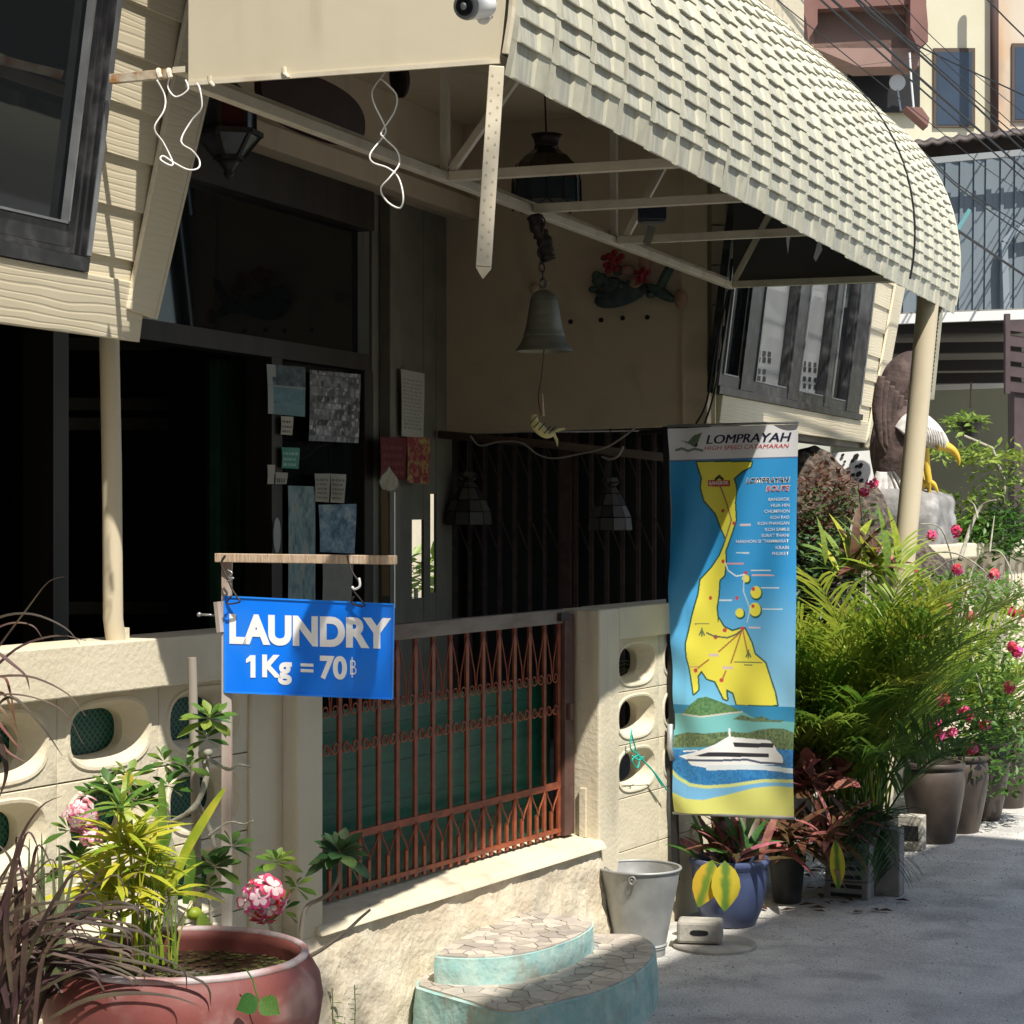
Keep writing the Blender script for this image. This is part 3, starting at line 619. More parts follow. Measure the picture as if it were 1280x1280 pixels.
# end strip of the roof on the street side
mb = MB(); mb.tube([B(-.006, *arc(TH*i/n, .006)) for i in range(-0, n+1)], .009, 6); part('verge_strip', mb, M['cream_metal'], aw)
mb = MB(); mb.tube([B(AL, *arc(TH*i/n, .008)) for i in range(n+1)], .012, 6); part('verge_strip', mb, M['tile'], aw)
# gable panels
def gable(a, t, m, nm):
    pts = [B(a, 0, ZE-.005), B(a, C_+.012, ZE-.012)] + [B(a, *arc(TH*i/16, -.013)) for i in range(1, 17)]
    mb = MB(); mb.prism(pts, BD*t); return part(nm, mb, m, aw, bev=.002)
gable(-.0, .012, M['gable'], 'end_panel')
gable(4.95, .008, mat('grey_panel', (.085, .083, .078), (.065, .064, .06), 2, .7), 'far_panel')
mb = MB(); mb.bar(B(-.002, 0, ZE-.009), B(-.002, C_+.01, ZE-.016), .010, .008, BD); part('panel_edge', mb, M['cream_metal'], aw)
# rails and trusses
mb = MB(); mb.bar(B(.013, 0, ZE), B(4.94, 0, ZE), .03, .03); part('inner_rail', mb, M['cream_metal'], aw, bev=.002)
mb = MB(); mb.bar(B(.013, .032, ZE+.03), B(4.94, .032, ZE+.03), .034, .014); part('rail_cap', mb, M['cream_metal'], aw)
mb = MB(); mb.bar(B(.013, C_+.035, ZE+.045), B(AL, C_+.035, ZE+.045), .028, .028); part('eave_rail', mb, M['cream_metal'], aw)
for a, z1, dg in ((1.56, 3.55, (-.02, -.42)), (2.30, 0, None), (3.21, 3.55, (-.05, -.34)), (4.90, 0, (-.02, -.30))):
    mb = MB(); mb.bar(B(a, -.016, ZE+.002), B(a, C_+.045, ZE+.002), .03, .03); part('truss_beam', mb, M['cream_metal'], aw, bev=.002)
    if z1: mb = MB(); mb.bar(B(a, -.0, ZE+.016), B(a, 0, z1), .026, .026, BD); part('truss_post', mb, M['cream_metal'], aw, bev=.002)
    if dg:
        mb = MB(); mb.bar(B(a+.001, dg[0], ZE+.02), B(a+.001, dg[1], 2.6+.52), .024, .024, BD); part('truss_brace', mb, M['cream_metal'], aw, bev=.002)
# hanging square tube with a pointed tip at the near corner
p0, p1 = atd(621, 84, 4.60), atd(604.5, 334, 4.60); p2 = atd(603.5, 349, 4.60)
rt_ = thing('hanging_tube', 'ribbed cream square tube with a pointed tip hanging from the near corner of the awning', 'tube', p1)
mb = MB(); mb.bar(p0, p1, .034, .034, VIEW); part('tube', mb, M['cream_metal'], rt_, bev=.002)
mb = MB(); d = (p1-p0).normalized(); X = d.cross(VIEW).normalized()*.017; Y = X.cross(d).normalized()*.017; c = p1+d*.001
mb.add([c-X-Y, c+X-Y, c+X+Y, c-X+Y, p2], [(0,1,4),(1,2,4),(2,3,4),(3,0,4),(3,2,1,0)]); part('tip', mb, M['cream_metal'], rt_)
mb = MB()
for i in range(30):
    q = p0.lerp(p1, .05+.93*i/30); mb.obox(q - VIEW*.0175 + X*.45*(1 if i % 2 else -1), X*.12, d*.0022, VIEW*.0004)
    q = q + X*.2; 
part('notches', mb, mat('notch_mark', (.44, .38, .27), None), rt_, stuff=True)  # slightly darker flat marks drawn for the notches
# support pipes
P0, P1 = atd(1161, 366, 9.95), atd(1096, 1070, 9.95)
mb = MB(); mb.tube([P1, P0], .052, 20); tag(part('support_pole', mb, M['pipe'], smooth=True, auto=50), 'thick leaning cream pipe holding up the far corner of the awning', 'pole')
mb = MB(); mb.bar(atd(1173, 372, 10.1), atd(1160, 500, 10.1), .05, .05); 
sp = thing('hanging_tube', 'perforated grey-green tube hanging beside the thick leaning pipe', 'tube', atd(1160, 500, 10.1)); part('tube', mb, mat('grey_green_tube', (.36, .36, .28), (.28, .28, .22), 9), sp, bev=.003)
mb = MB()
for i in range(22):
    q = atd(1173, 372, 10.07).lerp(atd(1160, 500, 10.07), .05+.9*i/22); mb.obox(q, RIGHT*.012, UP*.006, VIEW*.006)
part('slots', mb, M['black'], sp, stuff=True)
mb = MB(); mb.tube([aty(145, 793, .05) - UP*.02, V(4.22, .05, 1.3), V(4.215, .05, 1.7), V(4.205, .05, 2.04)], .0262, 20)
pp = thing('support_pole', 'slim cream pipe standing on the garden wall coping under the left window bay', 'pole', (4.22, .05, 1.24)); part('pipe', mb, M['pipe'], pp, True, auto=50)
mb = MB(); mb.box(4.243, 4.262, .03, .06, 1.243, 1.275); part('wedge', mb, M['plaster'], pp)
q = B(9.75, .30, 2.0); mb = MB(); mb.tube([V(q.x, q.y, G), q], .032, 14); tag(part('support_pole', mb, M['pipe'], smooth=True, auto=50), 'slim cream pipe under the corner of the far window bay, beside the bougainvillea', 'pole')
# rusty bracket from the bay to the awning corner
mb = MB(); mb.bar(atd(139, 99, 5.0), atd(213, 92, 4.92), .016, .022); br_ = thing('bracket', 'rusty cream steel bar joining the left window bay to the awning corner', 'bracket', atd(139, 99, 5.0)); part('arm', mb, mat('rusty_steel', (.58, .52, .40), (.36, .17, .06), 22, .7, bump=.3), br_, bev=.001)
for x in (198, 211): mb = MB(); mb.tube([atd(x, 88, 4.88), atd(x, 92, 4.86), atd(x+2, 97, 4.86)], .007, 8); part('bolt', mb, M['cream_metal'], br_)
# hooks along the panel edge
for px, py in ((413, 72), (441, 82), (355, 92), (262, 103)):
    z = 4.80; mb = MB(); mb.tube([atd(px, py-8, z), atd(px+1, py, z), atd(px+6, py+5, z-.01)], [.006, .006, .003], 7); part('hook', mb, M['cream_metal'], aw)
# security camera
cc = thing('security_camera', 'white bullet security camera on the awning end panel', 'camera', atd(590, 8, 4.5))
ax = (atd(566, 8, 4.36) - atd(612, 5, 4.50)).normalized(); c0 = atd(607, 6, 4.50)
X = ax.cross(UP).normalized(); Y = X.cross(ax)
def cyl(mb, a, b, ra, rb, n=20): return mb.tube([a, b], [ra, rb], n)
mb = MB(); cyl(mb, c0, c0+ax*.085, .027, .030); part('body', mb, M['white'], cc, True, auto=40)
mb = MB(); cyl(mb, c0+ax*.0855, c0+ax*.095, .0295, .027); part('rim', mb, M['grey_alu'], cc, True, auto=40)
mb = MB(); cyl(mb, c0+ax*.0955, c0+ax*.099, .021, .019); part('lens', mb, M['darkglass'], cc, True, auto=40)
mb = MB(); cyl(mb, c0+ax*.0995, c0+ax*.101, .008, .006); part('lens_core', mb, M['grey_alu'], cc, True)
mb = MB(); mb.tube([c0+ax*.02, c0+ax*.01-UP*.02+VIEW*.02, c0-ax*.015+VIEW*.05-UP*.012], .010, 10); mb.sph(c0+ax*.01-UP*.022+VIEW*.02, .016); part('bracket', mb, M['white'], cc, True)

# ================================================================ white cable loops
def curve(pts, n=60):   # Catmull-Rom
    P = [pts[0]*1.0] + list(pts) + [pts[-1]*1.0]; out = []
    for i in range(1, len(P)-2):
        for k in range(max(2, n//(len(P)-3))):
            t = k/max(2, n//(len(P)-3)); a, b, c, d = P[i-1], P[i], P[i+1], P[i+2]
            out.append(.5*((2*b)+(c-a)*t+(2*a-5*b+4*c-d)*t*t+(3*b-a-3*c+d)*t**3))
    out.append(P[-2]); return out
def pxline(pts, Z, dz=.0): return [atd(x, y, Z + dz*math.sin(i*1.7)) for i, (x, y) in enumerate(pts)]
mb = MB(); mb.tube(curve(pxline([(484, 80), (480, 92), (466, 112), (468, 130), (482, 160), (478, 172), (463, 192), (466, 203), (485, 210), (498, 222), (504, 245), (500, 260), (484, 252), (476, 236), (487, 222), (499, 205), (496, 188), (480, 172), (477, 165), (493, 140), (496, 120), (484, 105), (475, 98)], 4.78, .012), 130), .0021, 6)
tag(part('cable_loop', mb, M['white_wire'], smooth=True), 'twisted white cable dangling from the middle of the awning end panel', 'cable')
mb = MB(); mb.tube(curve(pxline([(196, 100), (206, 120), (205, 138), (193, 160), (204, 178), (215, 200), (214, 207), (201, 200), (204, 195), (217, 203), (235, 212), (248, 210), (249, 200), (240, 188), (228, 180), (228, 170), (240, 150), (252, 135), (250, 112), (246, 104)], 4.85, .012), 120), .0021, 6)
mb.tube(curve(pxline([(212, 97), (210, 110), (220, 121), (235, 112), (232, 100)], 4.86, .005), 30), .002, 6)
tag(part('cable_loop', mb, M['white_wire'], smooth=True), 'white cable loops hanging at the inner corner of the awning by the slanted trim board', 'cable')

# ================================================================ porch hangings
# bell
bz = 6.95
bell = thing('bell', 'old bronze bell hanging on a chain from the awning rail', 'bell', atd(680, 440, bz))
top = atd(680, 362, bz); k_ = bz/F
prof = [(0, 0), (.012, -.001), (.030, -.008), (.043, -.026), (.050, -.06), (.058, -.11), (.068, -.155), (.082, -.185), (.094, -.2), (.096, -.207), (.088, -.205), (.060, -.165), (.05, -.1), (.03, -.03), (0, -.02)]
mb = MB(); mb.lathe([(r, z) for r, z in prof], top, 40); part('body', mb, M['bronze'], bell, True, auto=60)
for zr in (-.04, -.145, -.152): 
    rr = .0445 if zr > -.1 else .066 if zr > -.15 else .068; mb = MB(); mb.lathe([(rr, zr-.003), (rr+.003, zr), (rr, zr+.003)], top, 36); part('band', mb, M['bronze'], bell, True)
mb = MB(); mb.tube([top+V(0, 0, .02)+RIGHT*.012*cos(t*pi/6)+UP*.012*sin(t*pi/6) for t in range(13)], .004, 8); part('crown_loop', mb, M['bronze'], bell, True)
def link(p, q, turn, r=.0026):
    d = (q-p); L = d.length; d.normalize(); X = d.cross(VIEW).normalized(); Y = X.cross(d); X = X*cos(turn)+Y*sin(turn)
    pts = []
    for i in range(17):
        t = 2*pi*i/16; pts.append((p+q)/2 + d*(L*.62)*sin(t) + X*.009*cos(t))
    mb = MB(); mb.tube(pts, r, 6, cap=False); return mb
ch = [atd(677+2*sin(i), 272+i*9.6, bz) for i in range(10)]
for i in range(9): part('chain_link', link(ch[i], ch[i+1], (i % 2)*pi/2), M['iron'], bell, True)
mb = MB(); mb.tube(curve([atd(680, 436, bz), atd(677, 470, bz), atd(673, 497, bz), atd(677, 520, bz)], 20), .0022, 6); part('pull_cord', mb, M['iron'], bell, True)
mb = MB(); mb.tube([atd(677.5, 492, bz), atd(679, 520, bz)], [.004, .005], 8); part('pull_stick', mb, M['wood'], bell, True)
mb = MB(); mb.tube(curve([atd(x, y, bz+.02) for x, y in ((668, 268), (672, 285), (680, 300), (684, 318), (686, 326))], 16), [.018+.012*abs(math.sin(i*1.3)) for i in range(17)][:len(curve([atd(x, y, bz+.02) for x, y in ((668, 268), (672, 285), (680, 300), (684, 318), (686, 326))], 16))], 9)
tag(part('cloth_knot', mb, M['iron'], smooth=True), 'dark knotted cloth tied where the bell chain meets the rail', 'cloth')
# striped fish chime
fz = 6.95; fish = thing('fish_ornament', 'small carved tiger-striped wooden fish hanging under the bell', 'ornament', atd(685, 550, fz))
fy = mat('fish_yellow', (.62, .55, .22), (.55, .50, .25), 20, .6)
pth = [(668, 518), (668, 527), (674, 536), (684, 543), (694, 541)]
mb = MB(); mb.tube(curve([atd(x, y, fz) for x, y in pth], 16), [.006+.012*sin(pi*min(1, (i+1)/17)) for i in range(17)], 10); part('body', mb, fy, fish, True)
mb = MB(); mb.blade([atd(692, 540, fz), atd(699, 537, fz), atd(706, 536, fz)], [.003, .005, .004], VIEW); mb.blade([atd(692, 542, fz), atd(696, 550, fz), atd(697, 558, fz)], [.006, .005, .001], VIEW); part('tail', mb, fy, fish)
for x, y in ((666, 525), (670, 531), (676, 534), (683, 538), (689, 538)):
    mb = MB(); mb.bar(atd(x-3, y+4, fz-.022), atd(x+5, y-5, fz-.019), .0035, .003, VIEW); part('stripe', mb, M['black'], fish)
# leaded glass lamp
lz = 8.1; lt = thing('hanging_lamp', 'leaded glass lamp with a crown collar hanging behind the near awning truss', 'lamp', atd(683, 262, lz))
tp = atd(683, 178, lz); mb = MB(); mb.tube([atd(681, 112, lz), tp], .004, 6); part('cord', mb, M['black'], lt)
smoky = mat('smoky_glass', (.035, .05, .055), (.05, .065, .07), 6, .25)
mb = MB(); mb.lathe([(.03, 0), (.045, .02), (.062, .03), (.05, .012), (.045, -.01), (.05, -.02)], tp, 18); part('crown', mb, M['iron'], lt, True)
mb = MB(); mb.lathe([(.05, -.03), (.09, -.055), (.118, -.09), (.128, -.12), (.130, -.15)], tp, 12); part('dome', mb, mat('amber_glass', (.07, .045, .03), (.05, .03, .02), 9, .3), lt)
mb = MB(); mb.lathe([(.131, -.152), (.133, -.235)], tp, 12); part('skirt', mb, smoky, lt)
for j in range(12):
    a = 2*pi*j/12; d = V(cos(a), sin(a), 0); mb = MB(); mb.tube([tp+d*.05+UP*-.03, tp+d*.119+UP*-.09, tp+d*.1335+UP*-.152, tp+d*.1355+UP*-.24], .003, 5)
    a2 = 2*pi*(j+.5)/12; d2 = V(cos(a2), sin(a2), 0); e = V(cos(a+2*pi/12), sin(a+2*pi/12), 0); mb.tube([tp+d*.1355-UP*.235, tp+d2*.135-UP*.262, tp+e*.1355-UP*.235], .004, 5); part('rib', mb, M['iron'], lt)
# red hexagonal lantern at the inner end
def hexlantern(c, s, root):
    glassm = mat('lantern_glass', (.10, .11, .12), (.06, .065, .07), 9, .2); redg = mat('lantern_red', (.07, .008, .008), None, rough=.35)
    def ring(r, z): return [c + V(r*cos(pi/3*j+.3), r*sin(pi/3*j+.3), z)*s for j in range(6)]
    T, Mi, Bo, Bt = ring(.62, .75), ring(.62, 0), ring(.78, -.05), ring(.32, -.62)
    for j in range(6):
        k = (j+1) % 6; mb = MB(); mb.add([Mi[j], Mi[k], T[k], T[j]], [(0, 1, 2, 3)]); part('pane', mb, redg if j % 2 else glassm, root)
        mb = MB(); mb.add([Bo[j], Bo[k], Bt[k], Bt[j]], [(0, 3, 2, 1)]); part('lower_pane', mb, glassm, root)
        mb = MB(); mb.bar(T[j], Mi[j], .014); mb.bar(Mi[j], Bo[j], .014); mb.bar(Bo[j], Bt[j], .012); mb.bar(Bo[j], Bo[k], .016); mb.bar(T[j], T[k], .016); mb.bar(Bt[j], Bt[k], .014); part('frame_bar', mb, M['dark_wood'], root)
    mb = MB(); mb.lathe([(.30*s, -.62*s), (.2*s, -.8*s), (.1*s, -.92*s), (.13*s, -1.0*s), (.04*s, -1.12*s)], c, 10); part('finial', mb, M['dark_wood'], root, True)
    mb = MB(); mb.lathe([(.66*s, .76*s), (.3*s, 1.05*s), (.05*s, 1.3*s)], c, 6); part('cap', mb, M['dark_wood'], root)
    mb = MB(); mb.tube([c+UP*1.3*s, V(c.x, c.y, 3.6)], .005, 6); part('chain', mb, M['iron'], root)
hl = thing('hanging_lantern', 'red and black six-sided lantern hanging in the porch beside the slanted trim board', 'lantern', atd(285, 235, 6.8)); hexlantern(atd(286, 165, 6.8), .138, hl)
# red sign board in the dark
sg = thing('name_board', 'dark red oval name board high in the porch with faint gold letters', 'sign', atc(400, 175, 1.2))
ctr = atc(395, 133, 1.2); mb = MB()
mb.prism([ctr + BD*(.46*abs(cos(t))**.7*math.copysign(1, cos(t))) + UP*(.12*abs(sin(t))**.8*math.copysign(1, sin(t))) for t in [2*pi*(i+.5)/36 for i in range(36)]], ND*.03); brd = part('board', mb, mat('board_red', (.045, .008, .007), (.03, .006, .005), 6, .5), sg)
mb = MB(); mb.lathe([(.052, 0), (.06, 0), (.06, .008), (.052, .008), (.052, 0)], (0, 0, 0), 24)
o = part('fan_ring', mb, M['iron'], None, True, origin=(0, 0, 0)); o.location = atd(498, 98, 6.4); o.rotation_euler = (radians(80), 0, radians(60)); tag(o, 'thin dark wire hoop hanging above the twisted white cable', 'hoop')
# solar lamp hanging from a truss
sl = thing('small_lamp', 'small dark boxed lamp hanging under the middle awning truss', 'lamp', atd(814, 285, 7.6))
mb = MB(); mb.obox(atd(815, 266, 7.6), RIGHT*.05, UP*.030, VIEW*.04); part('housing', mb, mat('lamp_housing', (.02, .028, .045), None, rough=.4), sl, bev=.004)
mb = MB(); mb.obox(atd(815, 253, 7.6), RIGHT*.058, UP*.005, VIEW*.048); part('lid', mb, M['olive'], sl); mb = MB(); mb.obox(atd(815, 279, 7.6), RIGHT*.035, UP*.004, VIEW*.03); part('diffuser', mb, M['grey_alu'], sl)
mb = MB(); mb.bar(atd(815, 283, 7.6), atd(808, 305, 7.6), .006, .03, RIGHT); part('bracket', mb, M['olive'], sl)
# painted wall ornament: two small figures on a dark boat-like leaf
orn = thing('wall_ornament', 'painted plaster ornament of red flowers and green leaves on the porch wall', 'ornament', ata(795, 385, 5.82))
def blob(cx, cy, rx, ry, col, nm, tilt=0):
    mb = MB(); c = ata(cx, cy, 5.80); s = (c-CAM).dot(VIEW)/F; mb.sph((0, 0, 0), (.03, rx*s, ry*s), 12, 8)
    m = Matrix.Translation(c) @ Matrix.Rotation(radians(9), 4, 'Z') @ Matrix.Rotation(tilt, 4, 'X'); m2 = MB(); m2.add([m @ v for v in mb.v], mb.f); part(nm, m2, col, orn, True)
og, oggd, ored, oskin = mat('orn_green', (.09, .13, .11), (.06, .09, .08), 20), mat('orn_blue', (.05, .07, .085), (.08, .10, .1), 20), mat('orn_red', (.36, .03, .05), (.26, .03, .03), 30), mat('orn_skin', (.42, .24, .18), None)
def redflower(cx, cy, R0, seed):
    r = random.Random(seed); c = ata(cx, cy, 5.76); s = (c-CAM).dot(VIEW)/F
    for k in range(11):
        a = k*2.4; q = R0*s*math.sqrt(k/11); mb = MB(); p = c+ND*q*cos(a)+UP*q*sin(a)-BD*(.02*(1-k/11)); mb.sph(p, (.012, R0*s*.36, R0*s*.30), 8, 5); part('petal', mb, ored, orn, True)
redflower(766, 326, 14, 1); redflower(803, 344, 10, 2)
for k in range(9): blob(742+k*9, 362+8*math.sin(k*.9), 7, 4.5, (og, oggd)[k % 2], 'leaf', .5*math.sin(k*2))
for k in range(5): blob(745+k*4, 344+k*2.5, 5, 6, og, 'leaf', .8)
for a in ((750, 350, 11, 9, og, 'leaf'), (776, 368, 36, 15, oggd, 'leaf', -.25), (765, 358, 14, 12, og, 'leaf'), (784, 338, 10, 7, oskin, 'figure'), (794, 355, 11, 9, oskin, 'figure'), (806, 330, 8, 15, oskin, 'figure'), (826, 366, 22, 7, og, 'leaf', .5), (851, 374, 9, 12, oskin, 'figure'), (832, 345, 6, 26, og, 'leaf', .5), (772, 338, 7, 7, og, 'leaf')): blob(*a)
mb = MB(); mb.sph(ata(668, 361, 5.80), (.03, .028, .03)); tag(part('sea_shell', mb, mat('shell', (.5, .38, .28), (.4, .3, .2), 30), smooth=True), 'small pale shell fixed on the porch wall behind the bell chain', 'shell')
# long pole and cable under that wall
mb = MB(); mb.tube([ata(549, 543, 5.7), ata(690, 556, 5.7), ata(834, 572, 5.7)], .022, 10); tag(part('bamboo_pole', mb, mat('old_bamboo', (.15, .10, .075), (.10, .065, .05), 12, .6, stretch=(1, .2, 1)), smooth=True), 'brown bamboo pole fixed below the porch wall above the folding gate', 'pole')
mb = MB(); mb.tube(curve([ata(x, y, 5.6) for x, y in ((588, 545), (600, 557), (625, 552), (652, 554), (672, 568), (692, 573), (722, 568), (760, 558), (795, 534))], 50), .005, 6); tag(part('loose_cable', mb, mat('grey_cable', (.34, .31, .27), None), smooth=True), 'loose pale cable sagging along the bamboo pole', 'cable')
mb = MB(); mb.tube(curve([ata(x, y, 5.55) for x, y in ((752, 571), (762, 574), (772, 570), (779, 558))], 20), .007, 6); tag(part('string_knot', mb, mat('knot_cord', (.3, .26, .2), None), smooth=True), 'short knotted string near the right end of the bamboo pole', 'string')
# two shell lamps
def tiff(px, top, w, h, a, lab):
    c = ata(px, top, a); s = (c-CAM).dot(VIEW)/F; t = thing('hanging_lamp', lab, 'lamp', c - UP*h*s, 'patchwork lamps before the folding gate')
    pr = [(.16, 0), (.20, .10), (.12, .18), (.22, .30), (.36, .52), (.47, .74), (.5, .98)]
    tones = [mat('lamp_patch', (.075, .065, .055), None, rough=.5), mat('lamp_patch2', (.03, .03, .03), None, rough=.5), mat('lamp_patch3', (.11, .10, .085), None, rough=.5)]
    for i in range(len(pr)-1):
        for j in range(10):
            a0, a1 = 2*pi*j/10, 2*pi*(j+.93)/10; mb = MB()
            mb.add([c + V(r*w*s*cos(q), r*w*s*sin(q), -z*h*s) for (r, z, q) in ((pr[i][0], pr[i][1], a0), (pr[i][0], pr[i][1], a1), (pr[i+1][0], pr[i+1][1]-.02, a1), (pr[i+1][0], pr[i+1][1]-.02, a0))], [(0, 3, 2, 1)]); part('patch', mb, tones[(i*3+j*7+i*j) % 3], t)
    mb = MB(); mb.tube([c, V(c.x, c.y, 2.0)], .004, 5); part('cord', mb, M['black'], t); mb = MB(); mb.lathe([(.475*w*s, -.97*h*s), (.44*w*s, -.90*h*s), (.1*w*s, -.2*h*s)], c, 12); part('liner', mb, M['black'], t)
tiff(585, 590, 62, 68, 5.9, 'dim patchwork shade lamp left of the folding gate post'); tiff(763, 597, 56, 68, 5.9, 'dim patchwork shade lamp right of the folding gate post')
# ================================================================ lettering and prints
def txt(s, name, p0, X, Y, w, h, m, parent, bold=.02, shear=0, lift=.0012, warp=None, res=3, ext=0):
    cu = bpy.data.curves.new('t', 'FONT'); cu.body = s; cu.size = 1; cu.offset = bold; cu.shear = shear; cu.resolution_u = res; cu.fill_mode = 'FRONT'
    ob = bpy.data.objects.new('t', cu); COL.objects.link(ob); dg = bpy.context.evaluated_depsgraph_get(); me = bpy.data.meshes.new_from_object(ob.evaluated_get(dg)); bpy.data.objects.remove(ob)
    n = len(me.vertices); co = np.zeros(n*3); me.vertices.foreach_get('co', co); co = co.reshape(-1, 3); lo = co.min(0); hi = co.max(0)
    Nn = X.cross(Y).normalized(); org = wloc(parent)
    for v in me.vertices:
        u = (v.co.x-lo[0])/max(hi[0]-lo[0], 1e-6)*w; t = (v.co.y-lo[1])/max(hi[1]-lo[1], 1e-6)*h
        if warp: q = warp(p0[0]+u, p0[1]+t, lift)
        else: q = p0 + X*u + Y*t + Nn*lift
        v.co = q - org
    me.materials.append(m); return put(name, me, parent, loc=org)
# laundry sign
XS = 4.2; SN = V(-cos(radians(12)), -sin(radians(12)), 0)
def ats(px, py): return pl(px, py, V(XS, -.31, 0), SN)
bar0, bar1 = ats(273, 697), ats(497, 700)
ls = thing('laundry_sign', 'blue laundry price sign hanging from a wooden bar over the garden wall', 'sign', V(XS, -.55, 1.15))
c = [ats(px, py) for px, py in ((281, 865), (490.5, 873.5), (492.5, 755.5), (281, 745.5))]
mb = MB(); mb.prism(c, V(.004, 0, 0)); part('board', mb, M['blue'], ls, bev=.001)
mb = MB()
for i in range(4): mb.bar(c[i]+V(-.001, 0, 0), c[(i+1) % 4]+V(-.001, 0, 0), .004, .003, V(1, 0, 0))
part('board_edge', mb, mat('board_edge', (.02, .25, .9), None, rough=.3), ls)
Xr = (c[1]-c[0]).normalized(); Yu = UP
def signtxt(s, x0, x1, y0, y1, **k):
    a = ats(x0, y1); b = ats(x1, y1); t = ats(x0, y0); return txt(s, 'lettering', a, Xr, (t-a).normalized(), (b-a).length, (t-a).length, M['signwhite'], ls, lift=.0012, **k)
signtxt('LAUNDRY', 287, 489, 767, 805, bold=.048, res=6)
mb = MB(); one = [(313, 819), (319.5, 819), (319.5, 847), (313.5, 847), (313.5, 826), (308, 829), (308, 824)]; mb.prism([ats(x, y)+V(-.0008, 0, 0) for x, y in one], V(-.0005, 0, 0)); part('lettering', mb, M['signwhite'], ls)
signtxt('Kg', 328, 365, 818, 855, bold=.04, res=6)
signtxt('=', 376, 392, 829, 840, bold=.02); signtxt('70', 400, 434, 819, 849, bold=.04, res=6)
signtxt('B', 438, 446, 825, 843, bold=-.01); 
mb = MB()
for x in (440.5,): mb.bar(ats(x, 821)+V(-.0012, 0, 0), ats(x, 847)+V(-.0012, 0, 0), .0022, .001, V(1, 0, 0))
part('lettering', mb, M['signwhite'], ls)
bo = thing('sign_post', 'peeling white and red wooden post with a cross bar, standing by the garden wall', 'post', V(XS+.012, ats(280, 900).y, G))
pt_ = ats(280, 693)+V(.012, 0, 0); mb = MB(); mb.bar(V(pt_.x, pt_.y, G), pt_, .026, .022); part('upright', mb, M['postwood'], bo, bev=.002)
mb = MB(); mb.bar(bar0+V(-.008, 0, 0), bar1+V(-.008, 0, 0), .022, .022); part('cross_bar', mb, M['wood'], bo, bev=.0015)
mb = MB(); a = ats(274, 752); mb.bar(a+V(-.006, .0, .0), ats(278, 790)+V(-.006, 0, 0), .012, .02, V(1, 0, 0)); part('splice', mb, M['postwood'], bo)
mb = MB(); mb.tube([ats(268, 769), ats(250, 768)], .003, 7); mb.sph(ats(249, 768), .006); part('screw', mb, M['grey_alu'], bo, True)
for sgn, pts in (('left', [(288, 694), (283, 703), (287, 715), (293, 728), (297, 737), (302, 745), (306, 752), (290, 754), (296, 744)]), ('right', [(440, 694), (443, 706), (447, 716), (455, 728), (453, 734), (446, 735), (450, 741), (462, 757), (446, 754), (448, 745)])):
    mb = MB(); mb.tube(curve([ats(x, y)+V(-.021, 0, 0) for x, y in pts], 40), .0024, 6); part('hook', mb, M['iron'], ls, True)
mb = MB(); mb.tube(curve([ats(x, y)+V(-.022, 0, 0) for x, y in ((455, 722), (456, 732), (450, 736), (446, 733))], 16), .0034, 6); part('hook_sleeve', mb, M['white'], ls, True)
mb = MB(); mb.tube(curve([ats(x, y)+V(-.022, 0, 0) for x, y in ((291, 712), (297, 716), (292, 722), (299, 722), (290, 727))], 16), .002, 6); part('wire_twist', mb, M['grey_alu'], ls, True)
mb = MB(); mb.tube([atx(493.5, 615, XS+.5), atx(493.5, 760, XS+.5)], .0016, 5); tag(part('string', mb, M['white_wire']), 'thin pale string hanging beside the right end of the laundry sign', 'string')

# banner -------------------------------------------------------------------------------
XB = 7.5
def bnP(px, py): return atx(px, py, XB)
BL_, BR_, TR_, TL_ = bnP(843, 1015), bnP(993.5, 1022), bnP(997.5, 530), bnP(836.5, 536)
def warp(u, v, lift=0):      # u 0..1 to the right, v 0..1 up
    p = (BL_*(1-u)+BR_*u)*(1-v) + (TL_*(1-u)+TR_*u)*v
    d = .015*sin(u*7+v*3)*(.3+.7*(1-v)) + .009*sin(u*15-v*9)*(.4+.6*sin(v*7)**2) + .005*sin(v*23+u*11)*max(0, sin(v*5+1)) + .012*max(0, .12-u)/.12*sin(v*14) + .004*sin(v*46+u*9)*max(0, 1-u*3.2)
    return p + V(-1, 0, 0)*(lift + d)
def uv(px, py):
    v = 0
    t = (py-532)/(1018-532); Lx = 836.5+(843-836.5)*t; Rx = 997.5+(993.5-997.5)*t; u = (px-Lx)/(Rx-Lx)
    ty = 536-6*u; by = 1015+7*u; return u, 1-(py-ty)/(by-ty)
def c4(x, y): return uv(820+x/4.921, 520+y/4.921)
def c5(x, y): return uv(820+x/4.921, 770+y/4.921)
